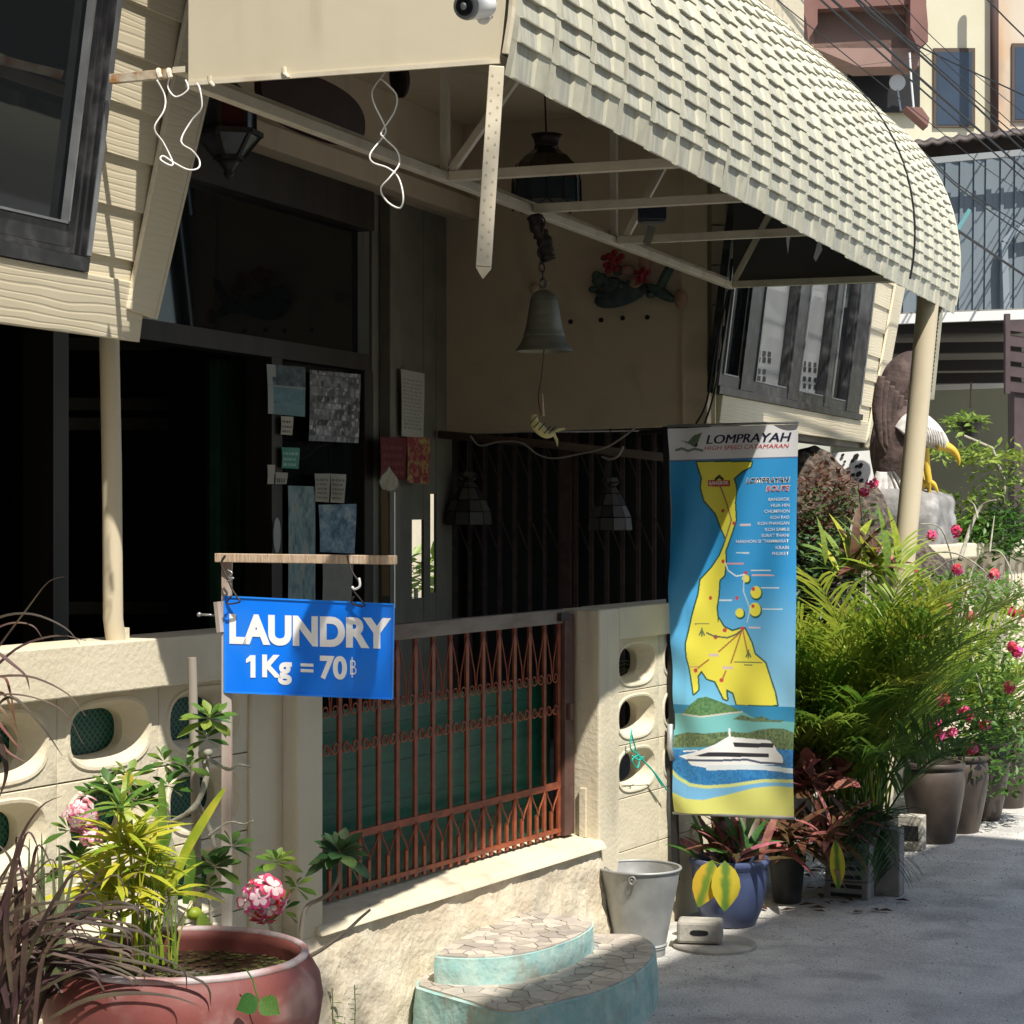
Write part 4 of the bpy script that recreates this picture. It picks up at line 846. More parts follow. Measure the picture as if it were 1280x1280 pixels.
class Canvas:
    def __init__(s, W, H, col): s.W, s.H = W, H; s.a = np.zeros((H, W, 3)); s.a[:] = col; yy, xx = np.mgrid[0:H, 0:W]; s.U = (xx+.0)/(W-1); s.Vv = yy/(H-1)
    def poly(s, pts, col, al=1):
        m = np.zeros((s.H, s.W), bool); n = len(pts)
        for i in range(n):
            x0, y0 = pts[i]; x1, y1 = pts[(i+1) % n]
            if y0 == y1: continue
            cnd = ((y0 > s.Vv) != (y1 > s.Vv)) & (s.U < (x1-x0)*(s.Vv-y0)/(y1-y0)+x0); m ^= cnd
        s.a[m] = s.a[m]*(1-al)+np.array(col)*al; return m
    def line(s, pts, w, col, asp, al=1):
        for (x0, y0), (x1, y1) in zip(pts[:-1], pts[1:]):
            dx, dy = (x1-x0), (y1-y0)*asp; L = dx*dx+dy*dy+1e-12; t = np.clip(((s.U-x0)*dx+(s.Vv-y0)*asp*dy)/L, 0, 1)
            d = np.hypot(s.U-x0-t*dx, (s.Vv-y0)*asp-t*dy); m = d < w; s.a[m] = s.a[m]*(1-al)+np.array(col)*al
    def dot(s, x, y, r, col, asp, sy=1): m = np.hypot(s.U-x, (s.Vv-y)*asp/sy) < r; s.a[m] = col
def gridmesh(name, cv, fn, m):
    H, W = cv.H, cv.W; co = np.array([fn(i/(W-1), j/(H-1)) for j in range(H) for i in range(W)], dtype=np.float32)
    me = bpy.data.meshes.new(name); idx = np.arange(W*H).reshape(H, W); f = np.stack([idx[:-1, :-1], idx[:-1, 1:], idx[1:, 1:], idx[1:, :-1]], -1).reshape(-1, 4)
    me.vertices.add(W*H); me.vertices.foreach_set('co', co.ravel()); me.loops.add(f.size); me.loops.foreach_set('vertex_index', f.ravel().astype(np.int32))
    me.polygons.add(len(f)); me.polygons.foreach_set('loop_start', np.arange(0, f.size, 4, dtype=np.int32)); me.polygons.foreach_set('use_smooth', [True]*len(f)); me.update(calc_edges=True)
    at = me.color_attributes.new('Col', 'FLOAT_COLOR', 'POINT'); d = np.ones((W*H, 4), np.float32); d[:, :3] = cv.a.reshape(-1, 3); at.data.foreach_set('color', d.ravel()); me.materials.append(m); return me
AS = 1.53/.54
cv = Canvas(250, 700, (.03, .24, .55)); U, W_ = cv.U, cv.Vv
lt_ = np.clip((.62-W_)/.35, 0, 1)[..., None]; cv.a = np.array((.04, .34, .72))*(1-lt_)+np.array((.20, .58, .86))*lt_
pl_ = np.clip(U*1.2-.25, 0, 1)[..., None]*lt_*.5; cv.a = cv.a*(1-pl_)+np.array((.45, .70, .88))*pl_
land = [c4(*p) for p in ((255,283),(600,283),(592,312),(540,338),(482,385),(495,420),(502,460),(492,530),(500,640),(480,700),(458,760),(430,830),(434,900),(425,980),(392,1010),(387,1100),(375,1180),(385,1280))]
land += [c5(*p) for p in ((390,20),(420,70),(470,95),(520,80),(545,80),(590,170),(610,235),(650,265),(680,290),(705,370),(735,470),(748,548),(490,548),(470,475),(430,452),(432,518),(415,510),(395,460),(370,402),(322,385),(287,335),(262,370),(270,452),(242,480),(226,400),(212,320),(196,250),(192,170),(215,60))]
land += [c4(*p) for p in ((225,1240),(262,1100),(272,1010),(335,940),(392,860),(436,760),(400,690),(365,600),(300,520),(280,440),(286,380),(266,320))]
cv.line(land+land[:1], .012, (.02, .09, .07), AS); YL = (.86, .78, .09)
cv.poly(land, YL)
for q, r in (((555, 1000), .028), ((618, 1085), .045), ((612, 1190), .05), ((515, 1212), .033)):
    x, y = c4(*q); cv.dot(x+.006, y-.003, r+.006, (.02, .12, .08), AS, 1); cv.dot(x, y, r, YL, AS, 1)
for q in ((410, 583), (488, 660), (415, 895), (555, 965), (600, 1065), (500, 1120), (598, 1170), (335, 1120)): cv.dot(*c4(*q), .014, (.62, .07, .08), AS)
for q in ((425, 88), (532, 78), (250, 335), (405, 395), (370, 130)): cv.dot(*c5(*q), .016, (.62, .07, .08), AS)
for pts in (((395, 430), (430, 520), (470, 640)), ((470, 640), (430, 760)), ): cv.line([c4(*p) for p in pts], .006, (.28, .2, .1), AS)
cv.line([c4(*p) for p in ((430, 900), (450, 950), (500, 985), (550, 975))], .005, (.8, .85, .9), AS)
cv.line([c4(*p) for p in ((545, 985), (540, 1080), (580, 1190), (560, 1270))], .005, (.5, .65, .8), AS)
for a, b in (((525, 95), (390, 220)), ((525, 95), (460, 290)), ((535, 95), (562, 230)), ((430, 340), (410, 390)), ((330, 270), (265, 320))): cv.line([c5(*a), c5(*b)], .006, (.45, .2, .06), AS)
cv.line([c5(*p) for p in ((315, 105), (360, 125), (440, 135), (490, 115), (525, 88))], .006, (.12, .12, .1), AS)
for q in ((285, 105), (568, 240)): x, y = c5(*q); cv.line([(x-.02, y-.005), (x, y+.008), (x+.02, y-.005)], .006, (.15, .2, .1), AS); cv.line([(x, y-.008), (x, y+.012)], .006, (.15, .2, .1), AS)
def bars(f, x0, x1, y, h, col): cv.poly([f(x0, y), f(x1, y), f(x1, y+h), f(x0, y+h)], col)
for f, x0, x1, y, h, col in ((c4, 525, 592, 662, 14, (.7, .6, .6)), (c4, 500, 580, 838, 8, (.6, .75, .8)), (c4, 440, 545, 903, 9, (.75, .35, .35)), (c4, 585, 715, 945, 9, (.75, .75, .75)), (c4, 590, 740, 975, 9, (.8, .5, .5)), (c4, 650, 770, 1052, 8, (.7, .8, .85)), (c4, 390, 470, 1130, 8, (.7, .8, .9)), (c4, 660, 790, 1182, 8, (.7, .8, .85)), (c5, 240, 330, 45, 8, (.3, .3, .1)), (c5, 330, 390, 232, 16, (.7, .55, .55)), (c5, 410, 470, 312, 16, (.7, .55, .55)), (c5, 478, 662, 282, 7, (.16, .18, .1)), (c5, 540, 595, 300, 6, (.16, .18, .1)), (c5, 215, 265, 310, 7, (.7, .4, .2)), (c5, 570, 650, 68, 8, (.75, .6, .65))): bars(f, x0, x1, y, h, col)
# photograph at the foot
def band(y0, y1, col, al=1): cv.poly([c5(60, y0), c5(880, y0), c5(880, y1), c5(60, y1)], col, al)
sea0 = c5(400, 548)[1]
m_ = (W_ < sea0); t = np.clip((sea0-W_)/.22, 0, 1)[..., None]; base = np.array((.03, .26, .50))*(1-t)+np.array((.12, .46, .55))*t; cv.a = np.where(m_[..., None], base, cv.a)
rng = np.random.RandomState(3)
def noisy(m, cols, amp=.5):
    r = rng.rand(cv.H, cv.W, 1); k = np.kron(rng.rand(cv.H//4+1, cv.W//4+1), np.ones((4, 4)))[:cv.H, :cv.W, None]; f = np.clip(r*.5+k*.6, 0, 1); a = np.array(cols[0])*(1-f)+np.array(cols[1])*f; cv.a = np.where(m[..., None], a, cv.a)
cv.poly([c5(*p) for p in ((90, 600), (530, 590), (640, 640), (860, 650), (860, 730), (100, 740))], (.22, .55, .50), .8)
m1 = cv.poly([c5(*p) for p in ((175, 598), (215, 550), (270, 505), (320, 495), (400, 530), (480, 570), (520, 590), (400, 605), (280, 612), (190, 605))], (0, 0, 0)); noisy(m1, ((.03, .13, .05), (.16, .30, .12)))
cv.line([c5(*p) for p in ((170, 602), (300, 618), (400, 606), (525, 592))], .006, (.6, .6, .5), AS)
m1 = cv.poly([c5(*p) for p in ((460, 640), (520, 610), (600, 630), (660, 615), (710, 640), (800, 640), (760, 655), (620, 650))], (0, 0, 0)); noisy(m1, ((.03, .10, .05), (.2, .28, .15)))
m1 = cv.poly([c5(*p) for p in ((110, 735), (200, 715), (330, 720), (430, 715), (560, 720), (640, 700), (720, 690), (800, 695), (868, 720), (868, 830), (400, 800), (110, 810))], (0, 0, 0)); noisy(m1, ((.02, .07, .04), (.22, .28, .12)))
m1 = cv.poly([c5(*p) for p in ((90, 820), (868, 820), (868, 1010), (500, 1045), (250, 1040), (100, 940))], (0, 0, 0)); noisy(m1, ((.01, .12, .38), (.05, .28, .58)))
WH = (.86, .86, .86)
cv.poly([c5(*p) for p in ((150, 860), (270, 830), (370, 790), (440, 745), (700, 765), (730, 800), (745, 830), (780, 860), (790, 890), (780, 915), (500, 925), (330, 935), (230, 915), (200, 880))], WH)
cv.poly([c5(*p) for p in ((470, 780), (725, 785), (720, 812), (480, 808))], (.03, .03, .04)); cv.poly([c5(*p) for p in ((250, 858), (330, 838), (690, 848), (690, 872), (330, 865))], (.03, .03, .04))
cv.line([c5(*p) for p in ((200, 885), (380, 890), (560, 885), (640, 905), (800, 912))], .008, (.08, .1, .16), AS); cv.line([c5(*p) for p in ((445, 700), (450, 760))], .008, WH, AS); cv.line([c5(*p) for p in ((180, 830), (270, 825))], .006, WH, AS)
cv.line([c5(*p) for p in ((330, 935), (560, 930), (860, 950))], .018, (.70, .78, .82), AS)
cv.poly([c5(*p) for p in ((60, 930), (120, 960), (200, 1020), (300, 1050), (420, 1050), (600, 1020), (880, 1010), (880, 1270), (60, 1270))], (.18, .45, .72))
cv.line([c5(*p) for p in ((95, 940), (140, 990), (220, 1035), (320, 1052), (450, 1045), (640, 1018), (880, 1012))], .012, (.62, .68, .25), AS)
cv.poly([c5(*p) for p in ((60, 1060), (120, 1085), (200, 1120), (300, 1130), (420, 1105), (600, 1060), (720, 1048), (880, 1050), (880, 1290), (60, 1290))], (.66, .66, .18)); band(1228, 1290, (.62, .55, .52))
# header
hd = c4(300, 270)[1]; m_ = W_ > hd; cv.a = np.where(m_[..., None], np.array((.74, .74, .76)), cv.a); cv.line([(0, hd), (1, hd)], .006, (.1, .2, .4), AS)
cv.poly([c4(*p) for p in ((150, 150), (200, 158), (235, 120), (290, 100), (268, 150), (255, 185), (235, 190), (205, 172))], (.14, .20, .12)); cv.poly([c4(*p) for p in ((235, 190), (255, 160), (262, 180), (250, 192))], (.03, .03, .05))
cv.line([c4(*p) for p in ((125, 210), (160, 200), (200, 215), (240, 202), (290, 212))], .009, (.16, .22, .18), AS)
x, y = c4(322, 395); bars(c4, 322, 458, 395, 38, (.5, .06, .05)); cv.line([c4(370, 388), c4(390, 370), c4(410, 388)], .01, (.03, .03, .03), AS)
bn = thing('banner', 'tall hanging route map banner with a ferry picture, beside the vent block wall', 'banner', (BL_+BR_)/2)
put('print', gridmesh('print', cv, lambda u, v: warp(u, v) - wloc(bn), vcmat('banner_print', .45)), bn, loc=wloc(bn))
ink = mat('ink_navy', (.012, .015, .05), None, rough=.5); inkr = mat('ink_red', (.55, .03, .04), None, rough=.5); inkw = mat('ink_white', (.82, .82, .82), None, rough=.5)
def bt(s, f, x0, x1, y0, y1, m, bold=.02, shear=0, lift=.0012):
    a = f(x0, y1); b = f(x1, y1); t = f(x0, y0); return txt(s, 'lettering', a, V(0, -1, 0), UP, b[0]-a[0], t[1]-a[1], m, bn, bold, shear, lift, warp)
bt('LOMPRAYAH', c4, 313, 829, 118, 172, ink, -.002, .25); bt('LOMPRAYAH', c4, 318, 834, 118, 172, ink, -.002, .25, .0014); bt('HIGH SPEED CATAMARAN', c4, 303, 820, 186, 211, inkr, 0, .2)
bt('LOMPRAYAH', c4, 563, 829, 380, 416, inkw, .05, .25, .0009); bt('LOMPRAYAH', c4, 567, 825, 383, 412, ink, .0, .25, .0016)
bt('ROUTE', c4, 681, 829, 428, 466, inkw, .05, .25, .0009); bt('ROUTE', c4, 685, 825, 431, 463, inkr, .0, .25, .0016); bt('BANGKOK', c4, 330, 450, 402, 424, inkw, .02, 0)
for i, s in enumerate(('BANGKOK', 'HUA HIN', 'CHUMPHON', 'KOH TAO', 'KOH PHANGAN', 'KOH SAMUI', 'SURAT THANI', 'NAKHON SI THAMMARAT', 'KRABI', 'PHUKET')):
    y = 503+i*37; wd = (130, 115, 155, 118, 195, 152, 175, 325, 82, 105)[i]; bt(s, c4, 828-wd, 828, y, y+20, inkw, .005)
mb = MB(); mb.tube([TL_+V(0, .006, .012), TR_+V(0, -.004, .006)], .005, 8); part('top_rod', mb, M['grey_alu'], bn); mb = MB(); mb.tube([BL_+V(0, .006, -.004), BR_+V(0, -.002, -.004)], .006, 8); part('bottom_rod', mb, M['grey_alu'], bn)
bp = thing('banner_post', 'slim black post holding the route map banner against the vent block wall', 'post', aty(842, 1090, -.02))
a, b = atx(833, 533, 7.515), atx(845, 1100, 7.515); a.y += .0; mb = MB(); mb.bar(V(a.x, a.y, a.z), V(b.x, b.y, b.z), .028, .02, V(1, 0, 0)); part('post', mb, M['black'], bp, bev=.002)
mb = MB(); mb.tube([atx(838, 905, 7.49), atx(837, 935, 7.485), atx(841, 950, 7.49)], .012, 8); part('tape', mb, M['zinc'], bp, True)
mb = MB(); mb.tube([atx(800, 545-4, 7.56), atx(842, 545-8, 7.51)], .010, 8); part('top_arm', mb, M['black'], bp)
q = lambda x, y, d=.0: aty(x, y, -.015-d)
for pts in (((790, 912), (788, 935), (797, 943), (790, 950), (797, 960), (800, 945)), ((797, 943), (808, 955), (820, 968), (834, 988)), ((798, 943), (805, 952), (815, 962), (828, 983)), ((789, 915), (793, 930), (798, 946), (805, 946), (798, 950), (790, 945))):
    mb = MB(); mb.tube(curve([q(*p) for p in pts], 24), .0032, 5); 
    if pts[0] == (790, 912): tl = part('knot', mb, M['teal'], None, True); tr_ = thing('teal_string', 'teal plastic string knotted through the lowest vent hole beside the banner', 'string', tl.location); tl.parent = tr_; tl.location = (0, 0, 0)
    else: part('strand', mb, M['teal'], tr_, True)

# posters on the shop door ------------------------------------------------------------
def poster(nm, lab, cat, pts, c, paint, n=(40, 56), grp=None, rough=.5):
    W, H = n; cvp = Canvas(W, H, (0, 0, 0)); paint(cvp); P = [atc(px, py, c) for px, py in pts]   # tl, tr, br, bl
    base = sum(P, V(0, 0, 0))/4
    f = lambda u, v: ((P[3]*(1-u)+P[2]*u)*(1-v)+(P[0]*(1-u)+P[1]*u)*v) - base - ND*.003*sin(u*5+v*3)
    o = put(nm, gridmesh(nm, cvp, f, vcmat('print_'+nm, rough)), None, loc=base); return tag(o, lab, cat, grp)
def smooth(r, H, W, n):
    g = r.rand(n+2, n+2); y = np.linspace(0, n, H); x = np.linspace(0, n, W); yi = y.astype(int); xi = x.astype(int); fy = (y-yi)[:, None]; fx = (x-xi)[None]; fy = fy*fy*(3-2*fy); fx = fx*fx*(3-2*fx)
    return (g[yi][:, xi]*(1-fx)+g[yi][:, xi+1]*fx)*(1-fy)+(g[yi+1][:, xi]*(1-fx)+g[yi+1][:, xi+1]*fx)*fy
def blotch(cols, k=5, seed=1, gr=.3):
    def f(c):
        r = np.random.RandomState(seed); a = np.zeros((c.H, c.W)); 
        for s, wt in ((5, .3), (11, .35), (24, .35)): a += wt*smooth(r, c.H, c.W, s)
        a = (a-a.min())/(a.max()-a.min()); a = a+gr*(c.Vv-.5); a = np.clip((a-.5)*1.5+.5, 0, 1)*(len(cols)-1); i = np.clip(a.astype(int), 0, len(cols)-2); f_ = np.clip((a-i)*2-.5, 0, 1)[..., None]; cc = np.array(cols); c.a = (cc[i]*(1-f_)+cc[i+1]*f_)*1.0
    return f
def scape(c):
    blotch(((.03,.04,.05),(.07,.1,.12),(.14,.24,.28)), 6, 2, 0)(c); r = np.random.RandomState(5); n1 = smooth(r, c.H, c.W, 6); m = c.Vv > .62+.12*n1; c.a[m] = c.a[m]*.5+(.02, .025, .03)
    m = (c.Vv < .58) & (c.Vv > .3-.25*c.U); c.a[m] = c.a[m]*.4+np.array((.09, .19, .23)); m = c.Vv < .2+.1*n1; c.a[m] = c.a[m]*.3+np.array((.12, .22, .24)); m = (c.U < .14) | ((c.U < .25) & (c.Vv > .75)); c.a[m] = (.36, .38, .36)
    m = (c.Vv > .56) & (c.Vv < .6); c.a[m] = (.3, .34, .32)
def collage(c):
    r = np.random.RandomState(9); c.a[:] = (.12, .12, .13); y = 0.0
    while y < 1:
        h = r.uniform(.08, .17); x = 0.0
        while x < 1:
            w = r.uniform(.08, .22); g = r.uniform(.03, .34); m = (c.U >= x+.008) & (c.U < x+w-.006) & (c.Vv >= y+.006) & (c.Vv < y+h-.005); c.a[m] = (g, g, g*1.06)
            for _ in range(3):
                cx, cy, rr = r.uniform(x, x+w), r.uniform(y, y+h), r.uniform(.015, .045); g2 = r.uniform(.02, .6); m2 = m & (np.hypot(c.U-cx, (c.Vv-cy)*.8) < rr); c.a[m2] = (g2, g2, g2)
            x += w
        y += h
    n = smooth(r, c.H, c.W, 20)[..., None]; c.a = c.a*(.6+.8*n)
bz_ = ((.03, .05, .06), (.10, .18, .22), (.20, .34, .38), (.35, .45, .48)); bwz = ((.03, .03, .035), (.12, .12, .13), (.3, .3, .32), (.6, .6, .62))
poster('poster', 'bluish landscape picture taped at the upper left of the shop door glass', 'poster', ((333, 455), (381, 459), (382, 521), (335, 517)), 1.775, scape)
poster('poster', 'black and white photo collage taped at the upper right of the shop door glass', 'poster', ((387, 462), (450, 468), (449, 554), (386, 551)), 1.775, collage, (90, 120))
def lab(cols, fg, rows, seed=1):
    def f(c):
        c.a[:] = cols; r = np.random.RandomState(seed)
        for k in range(rows):
            y = .12+.78*k/rows; x = .1
            while x < .85: w_ = .05+.12*r.rand(); m = (c.U > x) & (c.U < min(x+w_, .9)) & (c.Vv > y) & (c.Vv < y+.38/rows); c.a[m] = fg; x += w_+.05
    return f
poster('sticker', 'small cream sticker with rows of dark marks under the landscape picture', 'sticker', ((351, 520), (366, 521), (366, 544), (351, 543)), 1.77, lab((.5, .45, .36), (.05, .05, .05), 3))
poster('sticker', 'small square green sticker on the shop door glass', 'sticker', ((352, 559), (374, 560), (374, 586), (352, 585)), 1.77, lab((.05, .28, .20), (.35, .5, .42), 3, 4))
poster('door_handle_plate', 'cream bent plate on the left edge of the shop door', 'plate', ((334, 581), (343, 581), (343, 605), (334, 605)), 1.76, lab((.45, .4, .32), (.4, .36, .3), 1)); 
poster('sticker', 'narrow cream label beside the bent plate on the shop door', 'sticker', ((344, 590), (359, 591), (359, 605), (344, 605)), 1.765, lab((.42, .37, .3), (.06, .06, .05), 1))
poster('leaflet', 'tall pale blue leaflet pinned on the shop door', 'leaflet', ((360, 607), (393, 608), (395, 752), (360, 750)), 1.775, blotch(((.10,.15,.16),(.17,.27,.29),(.26,.36,.36),(.4,.38,.3)), 7, 8, 0), (40, 120))
poster('leaflet', 'left one of two small cream cards side by side on the shop door', 'leaflet', ((393, 592), (412, 592), (412, 628), (394, 627)), 1.77, lab((.42, .38, .31), (.16, .14, .11), 5, 5)); poster('leaflet', 'right one of two small cream cards side by side on the shop door', 'leaflet', ((413, 592), (432, 593), (431, 629), (413, 628)), 1.77, lab((.44, .4, .33), (.18, .15, .12), 5, 6))
poster('leaflet', 'wide blue brochure under the two cream cards on the shop door', 'leaflet', ((398, 631), (445, 630), (444, 692), (400, 690)), 1.765, blotch(((.07,.13,.2),(.15,.24,.32),(.2,.32,.4),(.38,.44,.46)), 5, 11, 0))
poster('paper', 'plain greyish paper panel under the blue brochure', 'paper', ((403, 700), (441, 701), (440, 752), (403, 752)), 1.77, blotch(((.26,.24,.2),(.29,.27,.23)), 8, 2, 0))
def ov(c): c.a[:] = (.5, .5, .48); lab((.5, .5, .48), (.15, .16, .2), 4, 9)(c)
ct = atc(345.5, 669, 1.77); s_ = (ct-CAM).dot(VIEW)/F; mb = MB(); mb.prism([ct + BD*(cos(t)*.035) + UP*(sin(t)*22*s_) for t in [2*pi*i/28 for i in range(28)]], -ND*.004); o = tag(part('oval_badge', mb, mat('badge_white', (.42, .42, .40), None)), 'white oval badge low on the left edge of the shop door', 'badge')
poster('notice', 'white notice sheet with lines of writing on the porch pillar', 'notice', ((501, 461), (530, 467), (530, 548), (502, 545)), 1.715, lab((.45, .44, .38), (.27, .26, .23), 14, 3), (40, 90))
poster('red_card', 'plain dark red card on the porch pillar left of the gold patterned one', 'card', ((475, 546), (508, 547), (508, 600), (476, 598)), 1.715, lab((.13, .01, .015), (.2, .05, .04), 4, 7)); poster('red_card', 'red card with a gold pattern on the porch pillar under the notice', 'card', ((509, 546), (537, 547), (537, 605), (509, 603)), 1.71, blotch(((.24, .03, .04), (.28, .04, .05), (.34, .2, .08), (.42, .32, .1)), 3, 5, 0))
fn = thing('fan', 'pale leaf-shaped fan on a long wooden handle leaning by the porch pillar', 'fan', atc(485, 745, 1.5)); mb = MB()
mb.prism([atc(x, y, 1.5) for x, y in ((485, 583), (489, 590), (495, 597), (497, 605), (493, 612), (484, 614), (476, 611), (473, 603), (476, 594), (482, 589))], -ND*.006); part('leaf', mb, mat('fan_straw', (.40, .36, .26), (.33, .29, .2), 30), fn); mb = MB(); mb.bar(atc(480, 612, 1.5), atc(482, 745, 1.5), .03, .01); part('handle', mb, mat('fan_wood', (.30, .2, .11), None), fn)
# green curtain
mb = MB(); n = 40
for k in range(n+1):
    for z in (.4, 2.24): p = atc(262+60*k/n, 600, 2.05); mb.v.append(V(p.x, p.y, z)+ND*.03*sin(k*1.1))
for k in range(n): mb.f.append((2*k, 2*k+2, 2*k+3, 2*k+1))
tag(part('curtain', mb, mat('green_cloth', (.012, .07, .03), (.008, .045, .02), 4, .9), smooth=True), 'dark green curtain hanging in the open doorway left of the posters', 'curtain')
# ================================================================ steps with crazy paving
def clip_half(poly, a, b, c_):   # keep a*x+b*y <= c
    out = []
    for i in range(len(poly)):
        p, q = poly[i], poly[(i+1) % len(poly)]; dp, dq = a*p[0]+b*p[1]-c_, a*q[0]+b*q[1]-c_
        if dp <= 0: out.append(p)
        if dp*dq < 0: t = dp/(dp-dq); out.append((p[0]+(q[0]-p[0])*t, p[1]+(q[1]-p[1])*t))
    return out
def inside(pt, poly):
    c = False
    for i in range(len(poly)):
        x0, y0 = poly[i]; x1, y1 = poly[(i+1) % len(poly)]
        if (y0 > pt[1]) != (y1 > pt[1]) and pt[0] < (x1-x0)*(pt[1]-y0)/(y1-y0)+x0: c = not c
    return c
def paving(outline, z, root, cell, seed, avoid=None):
    r = random.Random(seed); xs = [p[0] for p in outline]; ys = [p[1] for p in outline]; seeds = []
    x = min(xs)
    while x < max(xs):
        y = min(ys)
        while y < max(ys):
            s = (x+r.uniform(0, cell*1.5), y+r.uniform(0, cell)); 
            if inside(s, outline): seeds.append(s)
            y += cell
        x += cell*1.5
    cx, cy = sum(xs)/len(xs), sum(ys)/len(ys)
    hull = [(cx+(p[0]-cx)*.975, cy+(p[1]-cy)*.975) for p in outline]
    for s in seeds:
        poly = list(hull)
        for o in seeds:
            if o is s: continue
            d2 = (o[0]-s[0])**2+(o[1]-s[1])**2
            if d2 > (cell*5)**2: continue
            a, b = o[0]-s[0], o[1]-s[1]; poly = clip_half(poly, a, b, (o[0]**2+o[1]**2-s[0]**2-s[1]**2)/2)
            if len(poly) < 3: break
        if len(poly) < 3: continue
        if avoid and inside(s, avoid): continue
        mx, my = sum(p[0] for p in poly)/len(poly), sum(p[1] for p in poly)/len(poly); R0 = max(math.hypot(p[0]-mx, p[1]-my) for p in poly)
        if R0 < .012: continue
        k = 1-.0024/R0*r.uniform(.7, 1.5); pts = [V(mx+(p[0]-mx)*k, my+(p[1]-my)*k, z+.0005) for p in poly]
        h = .004+r.uniform(0, .002); tl = (r.uniform(-.02, .02), r.uniform(-.02, .02)); mb = MB(); n = len(pts)
        mb.add(pts+[p+V(0, 0, h+tl[0]*(p.x-mx)+tl[1]*(p.y-my)) for p in pts], [tuple(range(n, 2*n))]+[(i, (i+1) % n, n+(i+1) % n, n+i) for i in range(n)]); part('tile', mb, M['mosaic'], root)
def step(px, z, z0, root, name, cell, seed, avoid=None, bulge=.012):
    P = [atz(x, y, z) for x, y in px]; pts = [(p.x, p.y) for p in P]
    # smooth the outline
    for _ in range(2):
        q = []
        for i in range(len(pts)):
            a, b = pts[i], pts[(i+1) % len(pts)]; q += [(a[0]*.75+b[0]*.25, a[1]*.75+b[1]*.25), (a[0]*.25+b[0]*.75, a[1]*.25+b[1]*.75)]
        pts = q
    area = sum(pts[i][0]*pts[(i+1) % len(pts)][1]-pts[(i+1) % len(pts)][0]*pts[i][1] for i in range(len(pts)))
    if area < 0: pts.reverse()
    n = len(pts); cx, cy = sum(p[0] for p in pts)/n, sum(p[1] for p in pts)/n; mb = MB(); nz = 7
    lv = [z0+(z-z0)*t for t in (0, .15, .35, .55, .75, .92, .985)]
    for j, zz_ in enumerate(lv):
        for p in pts:
            k = 1+(.014 if j in (0, 1, 2, 3) else .006 if j == 4 else 0)*(1 if j < 5 else 0); a = .006*noise.noise((p[0]*9, p[1]*9, zz_*14)); d = math.hypot(p[0]-cx, p[1]-cy) or 1
            mb.v.append(V(cx+(p[0]-cx)*k+(p[0]-cx)/d*a, cy+(p[1]-cy)*k+(p[1]-cy)/d*a, zz_))
    for p in pts: mb.v.append(V(cx+(p[0]-cx)*.972, cy+(p[1]-cy)*.972, z))
    for j in range(len(lv)):
        for i in range(n): a = j*n+i; b = j*n+(i+1) % n; mb.f.append((a, b, b+n, a+n))
    mb.f.append(tuple(range(len(lv)*n, len(lv)*n+n))); part(name, mb, [M['turq']], root, True, auto=45)
    mb = MB(); mb.prism([V(cx+(p[0]-cx)*.97, cy+(p[1]-cy)*.97, z-.002) for p in pts], V(0, 0, .0035)); part('grout_bed', mb, M['grout'], root)
    paving(pts, z, root, cell, seed, avoid); return pts
stp = thing('entrance_steps', 'two rounded turquoise steps topped with crazy-paved beige tiles below the gate', 'steps', atz(650, 1240, G))
up_ = [(533, 1195), (562, 1198), (600, 1199), (640, 1196), (676, 1189), (706, 1179), (730, 1168), (744, 1156), (738, 1149), (715, 1146), (690, 1144), (668, 1139), (648, 1138)]
lo_ = [(508, 1231), (538, 1240), (572, 1250), (606, 1261), (636, 1269), (668, 1262), (704, 1252), (744, 1243), (782, 1228), (808, 1210), (823, 1192), (816, 1176), (796, 1168), (765, 1168), (742, 1168), (700, 1150), (600, 1165)]
upts = [(atz(x, y, .175).x, atz(x, y, .175).y) for x, y in up_]
step(lo_, .088, G-.01, stp, 'lower_step', .046, 4, upts); step(up_, .175, .085, stp, 'upper_step', .042, 9)

# ================================================================ bucket, lid, brick
bk = atz(800, 1193, G); rb_, rt2, hb = .094, .152, .325
bu = thing('bucket', 'grey galvanised bucket with rolled rim standing beside the steps', 'bucket', bk)
mb = MB(); mb.lathe([(rb_-.002, .0), (rb_+.001, .004), (rb_+.001, .03), (rb_+.007, .034), (rb_+.002, .038), (rb_+.009, .042), (rb_+.004, .048), (rt2-.004, hb-.02), (rt2, hb)], bk, 48, cap=False); part('body', mb, M['zinc'], bu, True, auto=50)
mb = MB(); mb.lathe([(rt2-.003, hb), (rb_-.004, .02), (0, .02)], bk, 48, cap=False); part('inside', mb, M['zinc'], bu, True)
mb = MB(); mb.tube([bk+V(rt2*cos(t), rt2*sin(t), hb) for t in [2*pi*i/48 for i in range(49)]], .0055, 8, cap=False); part('rim', mb, M['zinc'], bu, True)
for a in (pi*.93, -.07*pi+.2):
    d = V(cos(a+.5), sin(a+.5), 0); e = bk+d*(rt2+.002)+V(0, 0, hb-.022); t = V(-d.y, d.x, 0)
    mb = MB(); mb.tube([e+t*.012*cos(q)+UP*.014*sin(q)+d*.004 for q in [2*pi*i/12 for i in range(13)]], .0035, 6, cap=False); part('handle_ear', mb, M['zinc'], bu, True)
a = pi*.93+.5; e0_ = bk+V(cos(a), sin(a), 0)*(rt2+.006)+V(0, 0, hb-.02); a2 = -.07*pi+.7; e1_ = bk+V(cos(a2), sin(a2), 0)*(rt2+.006)+V(0, 0, hb-.02)
